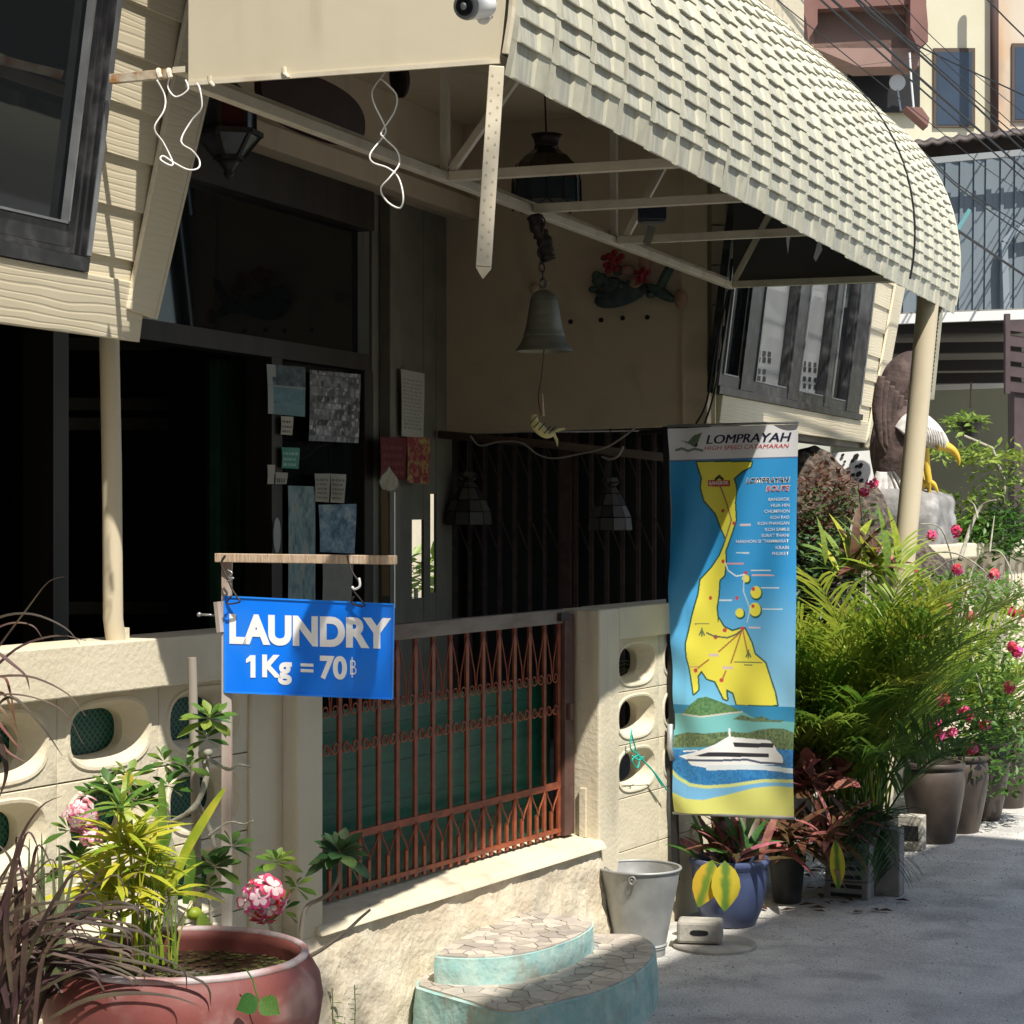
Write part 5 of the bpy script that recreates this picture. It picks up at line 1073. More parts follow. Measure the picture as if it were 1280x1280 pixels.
side = V(.25, .97, 0); mb = MB(); mb.tube([bk+(e0_-bk).lerp(e1_-bk, .5)+((e0_-e1_)/2)*cos(t)+side*(rt2+.012)*sin(t)+V(0, 0, .02*sin(t)+.0) for t in [pi*i/20 for i in range(21)]], .0028, 6); part('handle', mb, M['zinc'], bu, True)
q = atz(893, 1184, G); mb = MB(); mb.lathe([(.158, 0), (.16, .012), (.155, .018), (.13, .019), (0, .019)], q, 40); tag(part('drain_lid', mb, M['lightconc'], smooth=True, auto=40), 'round pale concrete drain lid lying on the lane in front of the blue pot', 'lid')
q = atz(874, 1181, G+.02); bb_ = thing('breeze_block', 'small pale block with a slot lying on the round drain lid', 'block', q); Xd = V(.35, -.937, 0); Yd = V(.937, .35, 0)
mb = MB(); cc_ = q+V(0, 0, .045)+Yd*.05; mb.obox(cc_, Xd*.085, Yd*.055, UP*.042); part('block', mb, M['lightconc'], bb_, bev=.012); mb = MB(); mb.prism([cc_-Yd*.0555+Xd*(.035*math.copysign(abs(cos(t))**.5, cos(t)))+UP*(.011*sin(t)) for t in [2*pi*i/20 for i in range(20)]], -Yd*.0008); part('slot', mb, M['black'], bb_)

# ================================================================ leaves
def leafshape(ws, bend=.12, n=6, fold=.18):
    mb = MB(); pts = [V(i/n, 0, -bend*(i/n)**2+bend*.3*(i/n)) for i in range(n+1)]; return mb.blade(pts, ws, UP, fold)
OV = leafshape([.02, .08, .15, .20, .21, .14, .01]); LN = leafshape([.01, .05, .06, .06, .05, .03, .002], .35); BIG = leafshape([.02, .18, .25, .27, .23, .13, .005], .15); HEART = leafshape([.12, .38, .46, .42, .30, .14, .01], .1)
LM = {}
def leafmesh(kind, m):
    k = (kind, m)
    if k not in LM: LM[k] = mesh('leaf', {'ov': OV, 'ln': LN, 'big': BIG, 'heart': HEART}[kind], M[m], True)
    return LM[k]
def lmat(p, d, n, L, wd=1):
    d = d.normalized(); n = (n - d*n.dot(d)); n = n.normalized() if n.length > 1e-3 else d.orthogonal().normalized(); Y = n.cross(d)
    return Matrix(((d.x*L, Y.x*L*wd, n.x*L, p.x), (d.y*L, Y.y*L*wd, n.y*L, p.y), (d.z*L, Y.z*L*wd, n.z*L, p.z), (0, 0, 0, 1)))
def rnd_dir(r, el0, el1):
    a = r.uniform(0, 2*pi); e = r.uniform(el0, el1); return V(cos(a)*cos(e), sin(a)*cos(e), sin(e))
def rosette(root, p, n, L, m, seed, kind='ov', el=(-.3, 1.1), wd=1, ax=UP):
    r = random.Random(seed)
    for i in range(n):
        t = i/n; a = i*2.4+r.uniform(-.3, .3); e = el[0]+(el[1]-el[0])*t+r.uniform(-.15, .15); d = V(cos(a)*cos(e), sin(a)*cos(e), sin(e))
        put('leaf', leafmesh(kind, m), root, mtx=lmat(p+d*.004+UP*.01*t, d, UP+d*.1+V(-.2, -.3, 0), L*(1.05-.45*t)*r.uniform(.8, 1.15), wd))
def scatter(root, name, c, rad, n, L, m, seed, kind='ov', wd=1):
    r = random.Random(seed); src = {'ov': OV, 'ln': LN, 'big': BIG}[kind]; mb = MB()
    for i in range(n):
        while True:
            q = V(r.uniform(-1, 1), r.uniform(-1, 1), r.uniform(-1, 1))
            if q.length < 1: break
        p = V(c[0]+q.x*rad[0], c[1]+q.y*rad[1], c[2]+q.z*rad[2]); d = (rnd_dir(r, -.6, .9)+V(q.x, q.y, 0)*.6); M4 = lmat(p, d, UP+V(r.uniform(-.6, .6), r.uniform(-.6, .6), 0), L*r.uniform(.6, 1.3), wd)
        k = len(mb.v); pts = [(0, 0, 0), (.5, -.2, .04), (1, 0, -.05), (.5, .2, .04)]; mb.v += [M4 @ V(*z) for z in pts]; mb.f += [(k, k+1, k+2), (k, k+2, k+3)]
    return part(name, mb, M[m], root, True, stuff=True)
def flowerhead(root, c, rad, m1, seed, n=14, ps=.016, name='flower'):
    r = random.Random(seed); toC = (CAM-c).normalized(); tx = toC.orthogonal().normalized(); ty = toC.cross(tx)
    for i in range(n):
        h = 1-1.25*(i+.5)/n; a = i*2.39996+seed; sq = math.sqrt(max(0, 1-h*h)); q = (toC*h+tx*sq*cos(a)+ty*sq*sin(a)+V(r.uniform(-.12, .12), r.uniform(-.12, .12), r.uniform(-.12, .12))).normalized()
        p = c+V(q.x*rad*r.uniform(.7, 1.2), q.y*rad*r.uniform(.7, 1.2), q.z*rad*r.uniform(.45, 1.25)); mb = MB(); Xq = q.orthogonal().normalized(); Yq = q.cross(Xq); ph = r.uniform(0, 6); mi = []
        outline = [(.05, .06), (.35, .30), (.7, .42), (.98, .36), (1.12, .16), (1.08, 0), (1.14, -.16), (.98, -.36), (.7, -.42), (.35, -.30), (.05, -.06)]
        for k in range(5):
            an = ph+2*pi*k/5+r.uniform(-.12, .12); tl = r.uniform(.1, .45); d = (Xq*cos(an)+Yq*sin(an)); t = q.cross(d).normalized(); sc = ps*r.uniform(.85, 1.12)
            def pt(u, v, o): return p+d*sc*u+t*sc*v+q*(sc*(tl*u*.8-.25*u*u-.5*abs(v)**1.5*(1 if k % 2 else -.4))+o)
            for f, o, m in ((1, 0, 1), (.74, .0007, 0)):
                b = len(mb.v); cu = pt(.5, 0, o); mb.v.append(cu); pts = [pt(.03+(u-.03)*f, v*f, o) for u, v in outline]; mb.v += pts; L_ = len(pts)
                for w_ in range(L_): mb.f.append((b, b+1+w_, b+1+(w_+1) % L_)); mi.append(m)
        b = len(mb.v); mb.sph(p+q*ps*.06, ps*.13, 6, 4); mi += [0]*(len(mb.f)-len(mi))
        o = part(name, mb, m1, root, True)
        if isinstance(m1, list): o.data.polygons.foreach_set('material_index', mi)
def petalmat(name, cin, cout, rad):   # petals pale at the throat, deep at the rim (colour of the petal itself)
    m = mat(name, cin, cout, vs=55, rough=.5, rnd=.15, lo=.46, hi=.56, det=3); return m
PW = leafmat('petal_white', (.80, .70, .68), (.78, .55, .58), 60, .08, tr=.25); PR = leafmat('petal_rim', (.60, .035, .12), (.68, .08, .18), 60, .15, tr=.25); PR2 = leafmat('petal_rim_pale', (.70, .18, .28), (.74, .3, .38), 60, .12, tr=.25)
PET = [PW, PR]; PET2 = [PW, PR2]
# ---------------------------------------------------------------- big red bowl with water plants
bc = atd(229, 1194, 4.6)
po = thing('pond_bowl', 'big round red glazed bowl full of pond water and reeds, bottom left', 'bowl', bc-V(0, 0, .33))
mb = MB(); mb.lathe([(.14, -.33), (.2, -.30), (.265, -.23), (.300, -.15), (.309, -.09), (.302, -.045), (.285, -.015), (.272, .0), (.262, .004), (.255, 0), (.252, -.02), (.262, -.06), (.25, -.12)], bc, 72); part('bowl', mb, M['redclay'], po, True, auto=60)
mb = MB(); mb.tube([bc+V(.268*cos(t), .268*sin(t), .002) for t in [2*pi*i/72 for i in range(73)]], .0095, 8, cap=False); part('rim', mb, mat('worn_rim', (.42, .36, .36), (.28, .15, .14), 12, .5, bump=.2), po, True)
mb = MB(); mb.lathe([(.262, -.045), (.13, -.0455), (0, -.045)], bc, 48); part('water', mb, M['wet'], po)
mb = MB(); r = random.Random(5)
for i in range(260):
    a = r.uniform(0, 6.28); q = .255*math.sqrt(r.random()); c_ = bc+V(q*cos(a), q*sin(a), -.0435+.0006*r.random()); s = r.uniform(.004, .011)
    mb.prism([c_+V(s*cos(t*pi/3), s*.8*sin(t*pi/3), 0) for t in range(6)], V(0, 0, .0006))
part('duckweed', mb, leafmat('duckweed', (.09, .10, .025), (.16, .15, .05), 30), po, stuff=True)
mb = MB(); mb.lathe([(.17, -.62-.07), (.17, -.331)], bc, 24); tag(part('bowl_stand', mb, M['concrete']), 'low concrete drum under the big red bowl', 'stand')
# reeds and yellow-green stems
rd = thing('reeds', 'clump of thin green reeds and sword leaves growing from the red bowl', 'plant', bc+V(0, 0, -.045)); r = random.Random(11)
def pxw(L, Z): return [atd(x, y, Z) for x, y in L]
for i in range(34):
    x = r.uniform(165, 222); y = 1205+r.uniform(-8, 8); hgt = r.uniform(60, 150); ln = r.uniform(-20, 30); Z = 4.6+r.uniform(-.06, .06)
    pts = curve(pxw([(x, y), (x+ln*.2, y-hgt*.5), (x+ln, y-hgt)], Z), 8); n = len(pts); mb = MB(); mb.blade(pts, [.0025*(1-.8*k/(n-1))+.0004 for k in range(n)], VIEW*-1); part('leaf', mb, M['leaf2'] if i % 3 else M['yleaf'], rd, True)
for pts, w_, m in (([(216, 1110), (232, 1065), (258, 1020), (281, 985)], .011, 'yleaf'), ([(203, 1120), (204, 1060), (203, 1000), (202, 975)], .0105, 'leaf2'), ([(195, 1105), (200, 1075), (208, 1055), (214, 1038)], .008, 'leaf2'), ([(232, 1130), (238, 1090), (240, 1060)], .012, 'leaf2'), ([(196, 1075), (193, 1050), (198, 1020)], .012, 'yleaf')):
    p = curve(pxw(pts, 4.75), 12); n = len(p); mb = MB(); mb.blade(p, [w_*math.sin(pi*(.12+.86*k/(n-1)))**.6 for k in range(n)], -VIEW, .2); part('leaf', mb, M[m], rd, True)
yp = thing('ribbon_plant', 'bright yellow-green ribbon-leaved plant standing in the red bowl', 'plant', bc+V(-.1, 0, -.045))
stems = [[(150, 1212), (152, 1150), (148, 1090), (150, 1040), (152, 1010)], [(172, 1212), (168, 1150), (166, 1100), (162, 1060)], [(140, 1212), (140, 1160), (135, 1110)]]
for k, s_ in enumerate(stems):
    p = curve(pxw(s_, 4.55+.05*k), 14); mb = MB(); mb.tube(p, .0035, 6); part('stem', mb, M['yleaf'], yp, True)
    for j in range(3, len(p), 2):
        for h in range(5): 
            d = rnd_dir(r, -.2, .7); put('leaf', leafmesh('ln', 'yleaf'), yp, mtx=lmat(p[j], d+V(.1, -.25, 0), UP, r.uniform(.09, .15), 1.1))
    rosette(yp, p[-1], 20 if k else 11, .16 if k else .11, 'yleaf' if k != 0 else 'leaf2', 30+k, 'ln', (.0, 1.3), 1.2)
for k, (x, y) in enumerate(((140, 1120), (185, 1085), (165, 1065), (205, 1120))): rosette(yp, atd(x, y, 4.62), 14, .13, 'yleaf', 130+k, 'ln', (-.1, 1.3), 1.2)
# heart leaves over the rim
hv = thing('heart_leaf_vine', 'two heart-shaped green leaves trailing over the front of the red bowl', 'plant', atd(320, 1225, 4.33))
mb = MB(); mb.tube(curve(pxw([(308, 1212), (316, 1225), (320, 1240), (325, 1252)], 4.32), 12), .0018, 5); part('stem', mb, M['leaf2'], hv)
for x, y, dx, dz in ((322, 1250, -.8, -.35), (326, 1250, .6, -.45)): put('leaf', leafmesh('heart', 'leaf'), hv, mtx=lmat(atd(x, y, 4.30), RIGHT*dx+UP*dz, -VIEW+UP*.4, .05))
# ---------------------------------------------------------------- desert rose
ad = thing('desert_rose', 'pale crooked-branched desert rose with two pink and white flower heads behind the red bowl', 'plant', atd(230, 1300, 5.0)); AZ = 5.0
mb = MB(); q = atd(235, 1330, 5.02); mb.lathe([(.10, -.38), (.13, -.05), (.14, 0), (.12, 0), (.11, -.03), (0, -.03)], q, 24); part('pot', mb, M['blackplastic'], ad, True)
br_s = [([(222, 1250), (218, 1180), (216, 1120), (216, 1075), (208, 1040), (205, 1030)], (.014, .008)), ([(170, 1052), (190, 1036), (208, 1031), (232, 1018), (247, 1003), (258, 972), (256, 952), (252, 942), (262, 941)], (.006, .0085)), ([(246, 1004), (256, 1022), (264, 1042), (270, 1062)], (.008, .005)), ([(256, 946), (268, 953), (276, 958), (288, 962), (296, 956), (312, 958)], (.0055, .003)), ([(228, 1090), (245, 1104), (262, 1112)], (.004, .004)), ([(260, 1045), (285, 1028), (305, 1030), (316, 1026)], (.003, .0015)), ([(218, 1150), (235, 1180), (262, 1190), (262, 1120)], (.005, .004)), ([(165, 1052), (150, 1040), (150, 1010)], (.006, .004)), ([(218, 1200), (300, 1210), (340, 1180), (335, 1150)], (.007, .004))]
for pts, (r0, r1) in br_s:
    p = curve([atd(x, y, AZ+.03*sin(i*1.3)) for i, (x, y) in enumerate(pts)], 24); n = len(p); mb = MB(); mb.tube(p, [r0+(r1-r0)*k/(n-1)+.0008*sin(k*1.9) for k in range(n)], 8); part('branch', mb, M['bark'], ad, True)
for i, (x, y, n, L, m) in enumerate(((262, 900, 20, .072, 'leaf2'), (258, 925, 9, .05, 'leaf'), (205, 955, 10, .06, 'leaf'), (210, 985, 9, .06, 'leaf'), (135, 985, 12, .065, 'leaf'), (170, 1005, 14, .07, 'leaf'), (188, 1000, 8, .06, 'leaf'), (345, 1080, 14, .06, 'leaf2'), (370, 1110, 8, .055, 'leaf2'), (268, 1085, 16, .07, 'leaf'), (262, 1112, 10, .06, 'leaf'), (85, 1040, 10, .06, 'leaf'), (120, 1060, 9, .06, 'leaf'), (355, 1140, 8, .05, 'leaf'), (95, 1075, 12, .075, 'leaf'), (160, 975, 10, .07, 'leaf2'), (120, 1000, 10, .07, 'leaf'), (290, 1060, 10, .06, 'leaf'), (235, 960, 9, .06, 'leaf'))):
    rosette(ad, atd(x, y, AZ+.02*sin(i)), n, L, m, 50+i, 'ov', (-.5, 1.1), 1.05)
flowerhead(ad, atd(330, 1122, 4.93), .050, PET, 3, 15, .029); flowerhead(ad, atd(102, 1018, 4.93), .036, PET2, 4, 12, .021); flowerhead(ad, atd(113, 1045, 4.93), .024, PET2, 14, 7, .019)
mb = MB(); mb.sph(atd(243, 1142, 4.9), (.021, .018, .016), 12, 8); part('fruit', mb, M['yleaf'], ad, True)
put('leaf', leafmesh('big', 'leaf2'), ad, mtx=lmat(atd(253, 1140, 4.88), V(0, -.1, -1), -VIEW, .06)); put('leaf', leafmesh('big', 'bigyellow'), ad, mtx=lmat(atd(158, 988, 4.95), V(.1, -.1, .9), -VIEW, .05))
# second stem by the gate
a2 = thing('desert_rose', 'single dark leaf rosette on a bent grey stem in front of the brown gate', 'plant', atd(378, 1260, 5.1))
for pts, r0 in (([(372, 1300), (375, 1200), (378, 1150), (385, 1132), (400, 1124), (414, 1114), (424, 1095), (424, 1072)], .007), ([(388, 1195), (405, 1185), (432, 1165), (450, 1148), (463, 1137)], .0055)):
    p = curve(pxw(pts, 5.1), 26); n = len(p); mb = MB(); mb.tube(p, [r0*(1-.45*k/(n-1)) for k in range(n)], 8); part('branch', mb, M['stake'], a2, True)
M['dleaf'] = leafmat('dark_leaf', (.035, .085, .025), (.06, .12, .04), 20, .3, tr=.2)
rosette(a2, atd(425, 1068, 5.08), 26, .085, 'dleaf', 91, 'ov', (-.7, 1.2), 1.05)
# stakes
for x0, y0, x1, y1, rr, lb_ in ((240, 822, 246, 1070, .0115, 'grey wooden stake supporting the desert rose, left of the sign post'), ):
    mb = MB(); p = pxw([(x0, y0), ((x0+x1)/2, (y0+y1)/2), (x1, y1), (x1+2, 1320)], 5.15); mb.tube(p, rr, 8); tag(part('stake', mb, M['stake'], smooth=True, auto=50), lb_, 'stake')
# sprouts at the wall foot
for i, (x, y, lab_) in enumerate(((415, 1262, 'small green sprout at the foot of the rough wall right of the red bowl'), (443, 1258, 'taller thin weed at the foot of the rough wall left of the steps'))):
    w_ = thing('weed', lab_, 'plant', atd(x, 1290, 6.2)); mb = MB(); mb.tube(pxw([(x, 1300), (x+1, y), (x, y-27)], 6.2), .0015, 5); part('stem', mb, M['leaf'], w_)
    for k in range(9): put('leaf', leafmesh('ov', 'leaf'), w_, mtx=lmat(atd(x, y-20+k*6, 6.2), rnd_dir(r, -.1, .5), UP, .035))
# ---------------------------------------------------------------- purple grass
gr = thing('fountain_grass', 'tall purple-brown fountain grass arching in from the left edge', 'grass plant', atd(-10, 1330, 4.25)); r = random.Random(21)
spec_ = [[(-30, 850), (5, 800), (35, 760), (60, 728), (80, 721)], [(-30, 795), (0, 772), (40, 768), (80, 784), (100, 805)], [(-30, 800), (10, 780), (40, 782), (54, 800)], [(-30, 860), (20, 812), (70, 795), (108, 801)], [(-20, 850), (10, 845), (45, 848), (85, 868), (107, 895)], [(-20, 873), (10, 868), (45, 873), (80, 890), (104, 930)], [(-10, 810), (15, 830), (32, 845), (37, 862)], [(-10, 890), (15, 872), (50, 905), (78, 945)], [(15, 1240), (8, 1150), (22, 1060), (50, 1010), (78, 995)], [(20, 1240), (60, 1170), (100, 1120), (135, 1078)], [(20, 1245), (70, 1175), (125, 1133), (160, 1130), (190, 1148)], [(25, 1255), (80, 1222), (130, 1208), (165, 1220), (177, 1235)], [(60, 1275), (110, 1250), (165, 1242), (215, 1246), (250, 1258)], [(10, 1260), (-4, 1180), (10, 1110), (25, 1085), (36, 1100)], [(10, 1260), (30, 1190), (22, 1120), (10, 1090)], [(40, 1250), (70, 1240), (100, 1190), (150, 1185), (215, 1180)], [(-10, 900), (8, 960), (-2, 1000)], [(0, 1240), (20, 1160), (15, 1080), (-10, 1050)], [(30, 1210), (60, 1140), (85, 1100), (110, 1085)]]
def grassblade(pts, w_, Z, m='grass'):
    p = curve([atd(x, y, Z) for x, y in pts], 18); n = len(p); mb = MB(); mb.blade(p, [max(.0006, w_*.72*(1-k/(n-1))**.75*min(1, .45+2.5*k/(n-1))*1.25) for k in range(n)], (UP-VIEW*.7), .25); part('leaf', mb, M[m], gr, True)
for k, s_ in enumerate(spec_): grassblade(s_, r.uniform(.004, .0075) if k < 8 else r.uniform(.007, .012), 4.25+r.uniform(-.12, .12))
for k in range(80):
    bx, by = r.uniform(-40, 45), r.uniform(1250, 1320); an = r.uniform(-.5, 1.3); L = r.uniform(110, 280); dr = r.uniform(.1, .6)
    tx = bx+sin(an)*L; ty = by-cos(an)*L*r.uniform(.6, 1); grassblade([(bx, by), (bx+sin(an*.5)*L*.4, by-L*.45), (tx-10, ty), (tx+22*dr, ty+60*dr)], r.uniform(.005, .011), 4.3+r.uniform(-.15, .15))
for k in range(10):
    bx = r.uniform(35, 90); grassblade([(bx-5, 1235), (bx, 1160), (bx+r.uniform(-8, 20), r.uniform(1040, 1090))], .012, 4.42, 'ggrass')
for k in range(5): grassblade([(-10, 850+k*14), (8, 850+k*22), (20+k*3, 905+k*12)], .006, 4.3, 'croton')
# ================================================================ pots along the lane
def potat(px, py, name, lab_, cat, prof, m, n=40, soil=None, sq=1):
    Z = (CAM.z-G)*F/(py-HY); c = atd(px, py, Z); c.z = G; R0 = prof[0][0]; c = c + Vector((VIEW.x, VIEW.y, 0))*R0
    t = thing(name, lab_, cat, c); mb = MB(); mb.lathe(prof, c, n, sq); part('body', mb, m, t, True, auto=50)
    if soil: mb = MB(); mb.lathe([(soil[0], soil[1]), (0, soil[1]+.015)], c, 20); part('soil', mb, M['soil'], t)
    return t, c
bpz, bpc = potat(915, 1161, 'flower_pot', 'blue glazed pot with yellow-green leaves hanging over its rim', 'pot', [(.095, 0), (.105, .006), (.132, .07), (.146, .14), (.150, .20), (.151, .235), (.160, .245), (.163, .258), (.158, .268), (.140, .268), (.135, .255), (.135, .22)], M['bluepot'], soil=(.136, .225))
kp, kc = potat(986, 1131, 'flower_pot', 'small black plastic pot between the blue pot and the stacked blocks', 'pot', [(.055, 0), (.06, .01), (.075, .17), (.08, .175), (.08, .20), (.072, .2), (.07, .17)], M['blackplastic'], soil=(.07, .17))
def cube(name, lab_, px, py, W, D, H, ang, m, holes=0, lift=0, cat='block', grp=None):
    Z = (CAM.z-G)*F/(py-HY); c = atd(px, py, Z); c.z = G+lift; Xd = V(cos(ang), sin(ang), 0); Yd = V(-sin(ang), cos(ang), 0); t = thing(name, lab_, cat, c, grp); c = c+V(0, 0, H/2)
    mb = MB(); mb.obox(c, Xd*W/2, Yd*D/2, UP*H/2); part('body', mb, m, t, bev=.006)
    for i in range(holes):
        z = (i-(holes-1)/2)*H/max(holes, 1); mb = MB(); mb.obox(c-Xd*(W/2+.0004)+UP*z, Xd*.0008, Yd*D*.36, UP*H/holes*.22); part('slot', mb, M['black'], t)
    return t
for i in range(3): cube('breeze_block', ('lowest', 'middle', 'topmost')[i]+' of the three stacked grey blocks under the dark planter', 1062, 1122, .10, .19, .075, radians(4+3*i), M['concrete'], 2, lift=.077*i)
cube('breeze_block', 'tall grey ribbed block standing upright beside the stacked blocks', 1106, 1118, .10, .15, .29, radians(8), M['concrete'])
cube('breeze_block', 'small grey block set back behind the upright one, beside the dark jars', 1140, 1062, .09, .12, .17, radians(5), M['lightconc'], 1)
Z0 = 9.0; dp = atd(1068, 1078, Z0+.1); t = thing('planter', 'wide dark planter holding the big palm, resting on stacked blocks', 'planter', dp)
mb = MB(); mb.lathe([(.12, -.0), (.14, .005), (.165, .12), (.172, .17), (.185, .175), (.187, .20), (.17, .20), (.16, .17)], dp, 36); part('body', mb, M['jar'], t, True, auto=50); mb = MB(); mb.lathe([(.16, .17), (0, .18)], dp, 18); part('soil', mb, M['soil'], t)
mb = MB(); mb.lathe([(.13, 0), (.12, dp.z-G-.002)], V(dp.x, dp.y, G), 20); tag(part('stand', mb, M['concrete']), 'round concrete stand under the wide dark planter', 'stand')
def jarprof(R, H): return [(R*.62, 0), (R*.66, H*.02), (R*.82, H*.3), (R*.96, H*.6), (R, H*.76), (R*.96, H*.88), (R*.90, H*.92), (R*1.0, H*.94), (R*1.02, H*.97), (R*.98, H), (R*.86, H), (R*.82, H*.93), (R*.8, H*.85)]
jars = []
for i, (px, py, R, H, l) in enumerate(((1172, 1056, .155, .40, 'nearest and widest of the row of dark clay jars'), (1204, 1043, .15, .40, 'dark clay jar second in the row from the upright block'), (1232, 1027, .15, .42, 'dark clay jar third in the row, mostly hidden by the second'), (1262, 1011, .16, .44, 'farthest dark clay jar, sunlit on its right side'), (1290, 1000, .15, .44, 'dark clay jar cut off by the right edge'))):
    t_, c_ = potat(px, py, 'clay_jar', l, 'jar', jarprof(R, H), M['jar'], soil=(R*.82, H*.86)); t_['group'] = 'dark clay jars along the lane'; jars.append((c_, R, H))
# ================================================================ palms
def frond(root, base, az, el, L, m, seed, nl=28, ll=.2, droop=1.0, lw=.0065):
    r = random.Random(seed); pts = []; p = base.copy(); n = 16; e = el
    for i in range(n+1):
        pts.append(p.copy()); d = V(cos(az)*cos(e), sin(az)*cos(e), sin(e)); p = p+d*L/n; e -= droop*(.03+.13*i/n)
    mb = MB(); mb.tube(pts, [.0055*(1-.8*i/n) for i in range(n+1)], 5)
    for k in range(nl):
        t = .22+.78*k/nl; i = min(int(t*n), n-1); f = t*n-i; q = pts[i].lerp(pts[i+1], f); d = (pts[i+1]-pts[i]).normalized(); sd = d.cross(UP); sd = sd.normalized() if sd.length > .05 else V(1, 0, 0)
        ln = ll*(.55+.9*sin(pi*min(1, t*.95)))*r.uniform(.85, 1.1)*.8
        for s in (-1, 1):
            dd = (d*.95+sd*s*.75+UP*r.uniform(.05, .5)+V(r.uniform(-.12, .12), r.uniform(-.12, .12), 0)).normalized(); g = V(0, 0, -1)*r.uniform(.5, 1.2); w_ = lw*r.uniform(.8, 1.25)
            if r.random() < .05: continue
            a0 = q; a1 = q+dd*ln*.35; a2 = a1+(dd+g*.22).normalized()*ln*.35; a3 = a2+(dd+g*.65).normalized()*ln*.32
            mb.blade([a0, a1, a2, a3], [w_*.4, w_, w_*.8, .0006], UP+sd*s*.4, .25)
    part('frond', mb, M[m], root, True)
def palm(lab_, base, n, L, m, seed, elr=(.5, 1.45), azs=None, ll=.2, nm='palm', droop=1.0, spread=.08, m2=None):
    t = thing(nm, lab_, 'palm', base); r = random.Random(seed)
    for i in range(n):
        az = (azs[0]+(azs[1]-azs[0])*r.random()) if azs else r.uniform(0, 2*pi); b = base+V(r.uniform(-spread, spread), r.uniform(-spread, spread), 0)
        e = elr[0]+(elr[1]-elr[0])*r.random(); frond(t, b, az, e, L*r.uniform(.7, 1.15), m2 if (m2 and r.random() < .35) else m, seed*100+i, ll=ll, droop=droop*r.uniform(.7, 1.3))
    for k in range(8):
        a = r.uniform(0, 6.28); mb = MB(); b = base+V(cos(a)*spread, sin(a)*spread, 0); mb.tube([b, b+V(cos(a)*.05, sin(a)*.05, .45)], [.012, .008], 7); part('cane', mb, M['leaf2'], t, True)
    return t
pc = dp+V(0, 0, .18)
palm('large bushy bright green palm beside the route map banner', pc, 40, .95, 'palm', 3, (.75, 1.45), azs=(-4.6, -2.0), ll=.30, m2='palm_bright', spread=.12, droop=.62)
for k, (az, el, L) in enumerate(((-2.4, .0, .5), (-2.7, .1, .5), (-3.0, .0, .5))):
    frond(bpy.data.objects['palm'], pc+V(-.05, -.05, .0), az, el+.5, L, 'palm_dark', 900+k, ll=.2, droop=1.7)
r = random.Random(8)
for k in range(24): frond(bpy.data.objects['palm'], pc+V(r.uniform(-.12, .12), r.uniform(-.12, .12), .05), r.uniform(-4.4, .4), r.uniform(1.1, 1.5), r.uniform(.95, 1.35), 'palm_bright', 700+k, ll=.30, droop=.6, lw=.007)
j1 = jars[0][0]+V(0, 0, .38)
palm('dark green drooping palm in the nearest clay jar', j1+V(.1, .12, 0), 14, .6, 'palm', 5, (1.15, 1.5), ll=.2, droop=.5)
palm('lighter airy palm rising behind the clay jars', jars[1][0]+V(.1, .25, .36), 22, .85, 'palm', 8, (.8, 1.45), ll=.2, droop=.8)
palm('pale green palm at the right edge behind the farthest jars', jars[3][0]+V(0, .1, .4), 14, .75, 'palm_bright', 12, (.7, 1.4), ll=.2)
# ================================================================ red leaved plants
def tuft(lab_, c, n, L, ms, seed, kind='ln', el=(.1, 1.3), nm='croton', sp=.05, wd=1.2, cat='plant'):
    t = thing(nm, lab_, cat, c); r = random.Random(seed)
    for i in range(n):
        d = rnd_dir(r, *el); b = c+V(r.uniform(-sp, sp), r.uniform(-sp, sp), r.uniform(0, .06)); put('leaf', leafmesh(kind, r.choice(ms)), t, mtx=lmat(b, d, UP+V(-.3, -.3, 0), L*r.uniform(.6, 1.2), wd))
    return t
tuft('reddish brown spiky plant growing in the blue pot under the banner', bpc+V(0, 0, .24), 44, .26, ['croton', 'croton', 'pinkleaf', 'leaf'], 5, 'ln', (.2, 1.4), sp=.1)
t = thing('big_leaf_plant', 'two broad yellow-edged leaves hanging over the front of the blue pot', 'plant', bpc+V(0, 0, .25))
for (x, y), d, L in (((890, 1076), (-.30, -1), .185), ((906, 1077), (.0, -1), .19)): put('leaf', leafmesh('big', 'bigyellow'), t, mtx=lmat(atd(x, y, 8.05), RIGHT*d[0]+UP*d[1]-VIEW*.25, -VIEW+RIGHT*.2, L, 1.15))
mb = MB(); mb.tube([bpc+V(-.05, 0, .24), atd(890, 1076, 8.05)], .004, 5); mb.tube([bpc+V(-.03, 0, .24), atd(906, 1077, 8.05)], .004, 5); part('stem', mb, M['leaf2'], t)
tuft('small leafy green plant in the black plastic pot', kc+V(0, 0, .18), 40, .12, ['leaf', 'leaf2'], 6, 'ln', (-.3, 1.3), sp=.06, nm='pot_plant')
tuft('dark red tangled plant between the banner and the palm, above the stacked blocks', atd(1015, 1050, 8.7), 100, .23, ['croton', 'croton', 'croton', 'pinkleaf'], 7, 'ln', (-.5, 1.3), sp=.16)
tuft('pinkish red leaves crowding the right edge of the banner', atd(1012, 985, 8.8), 90, .13, ['croton', 'pinkleaf', 'pinkleaf', 'croton'], 8, 'ov', (-.3, 1.2), sp=.12)
t = thing('dead_leaf', 'long yellow-brown dead leaf hanging before the stacked blocks', 'leaf', atd(1048, 1110, 8.4)); put('leaf', leafmesh('big', 'bigyellow'), t, mtx=lmat(atd(1044, 1050, 8.4), UP*-1+RIGHT*.08, -VIEW, .21, .55))
tuft('orange-green grassy plant above the palm, in front of the slim pipe', atd(1080, 720, 9.6), 60, .28, ['yleaf', 'croton', 'leaf2'], 9, 'ln', (.1, 1.5), sp=.14, nm='grassy_plant')
r = random.Random(77); mb = MB()
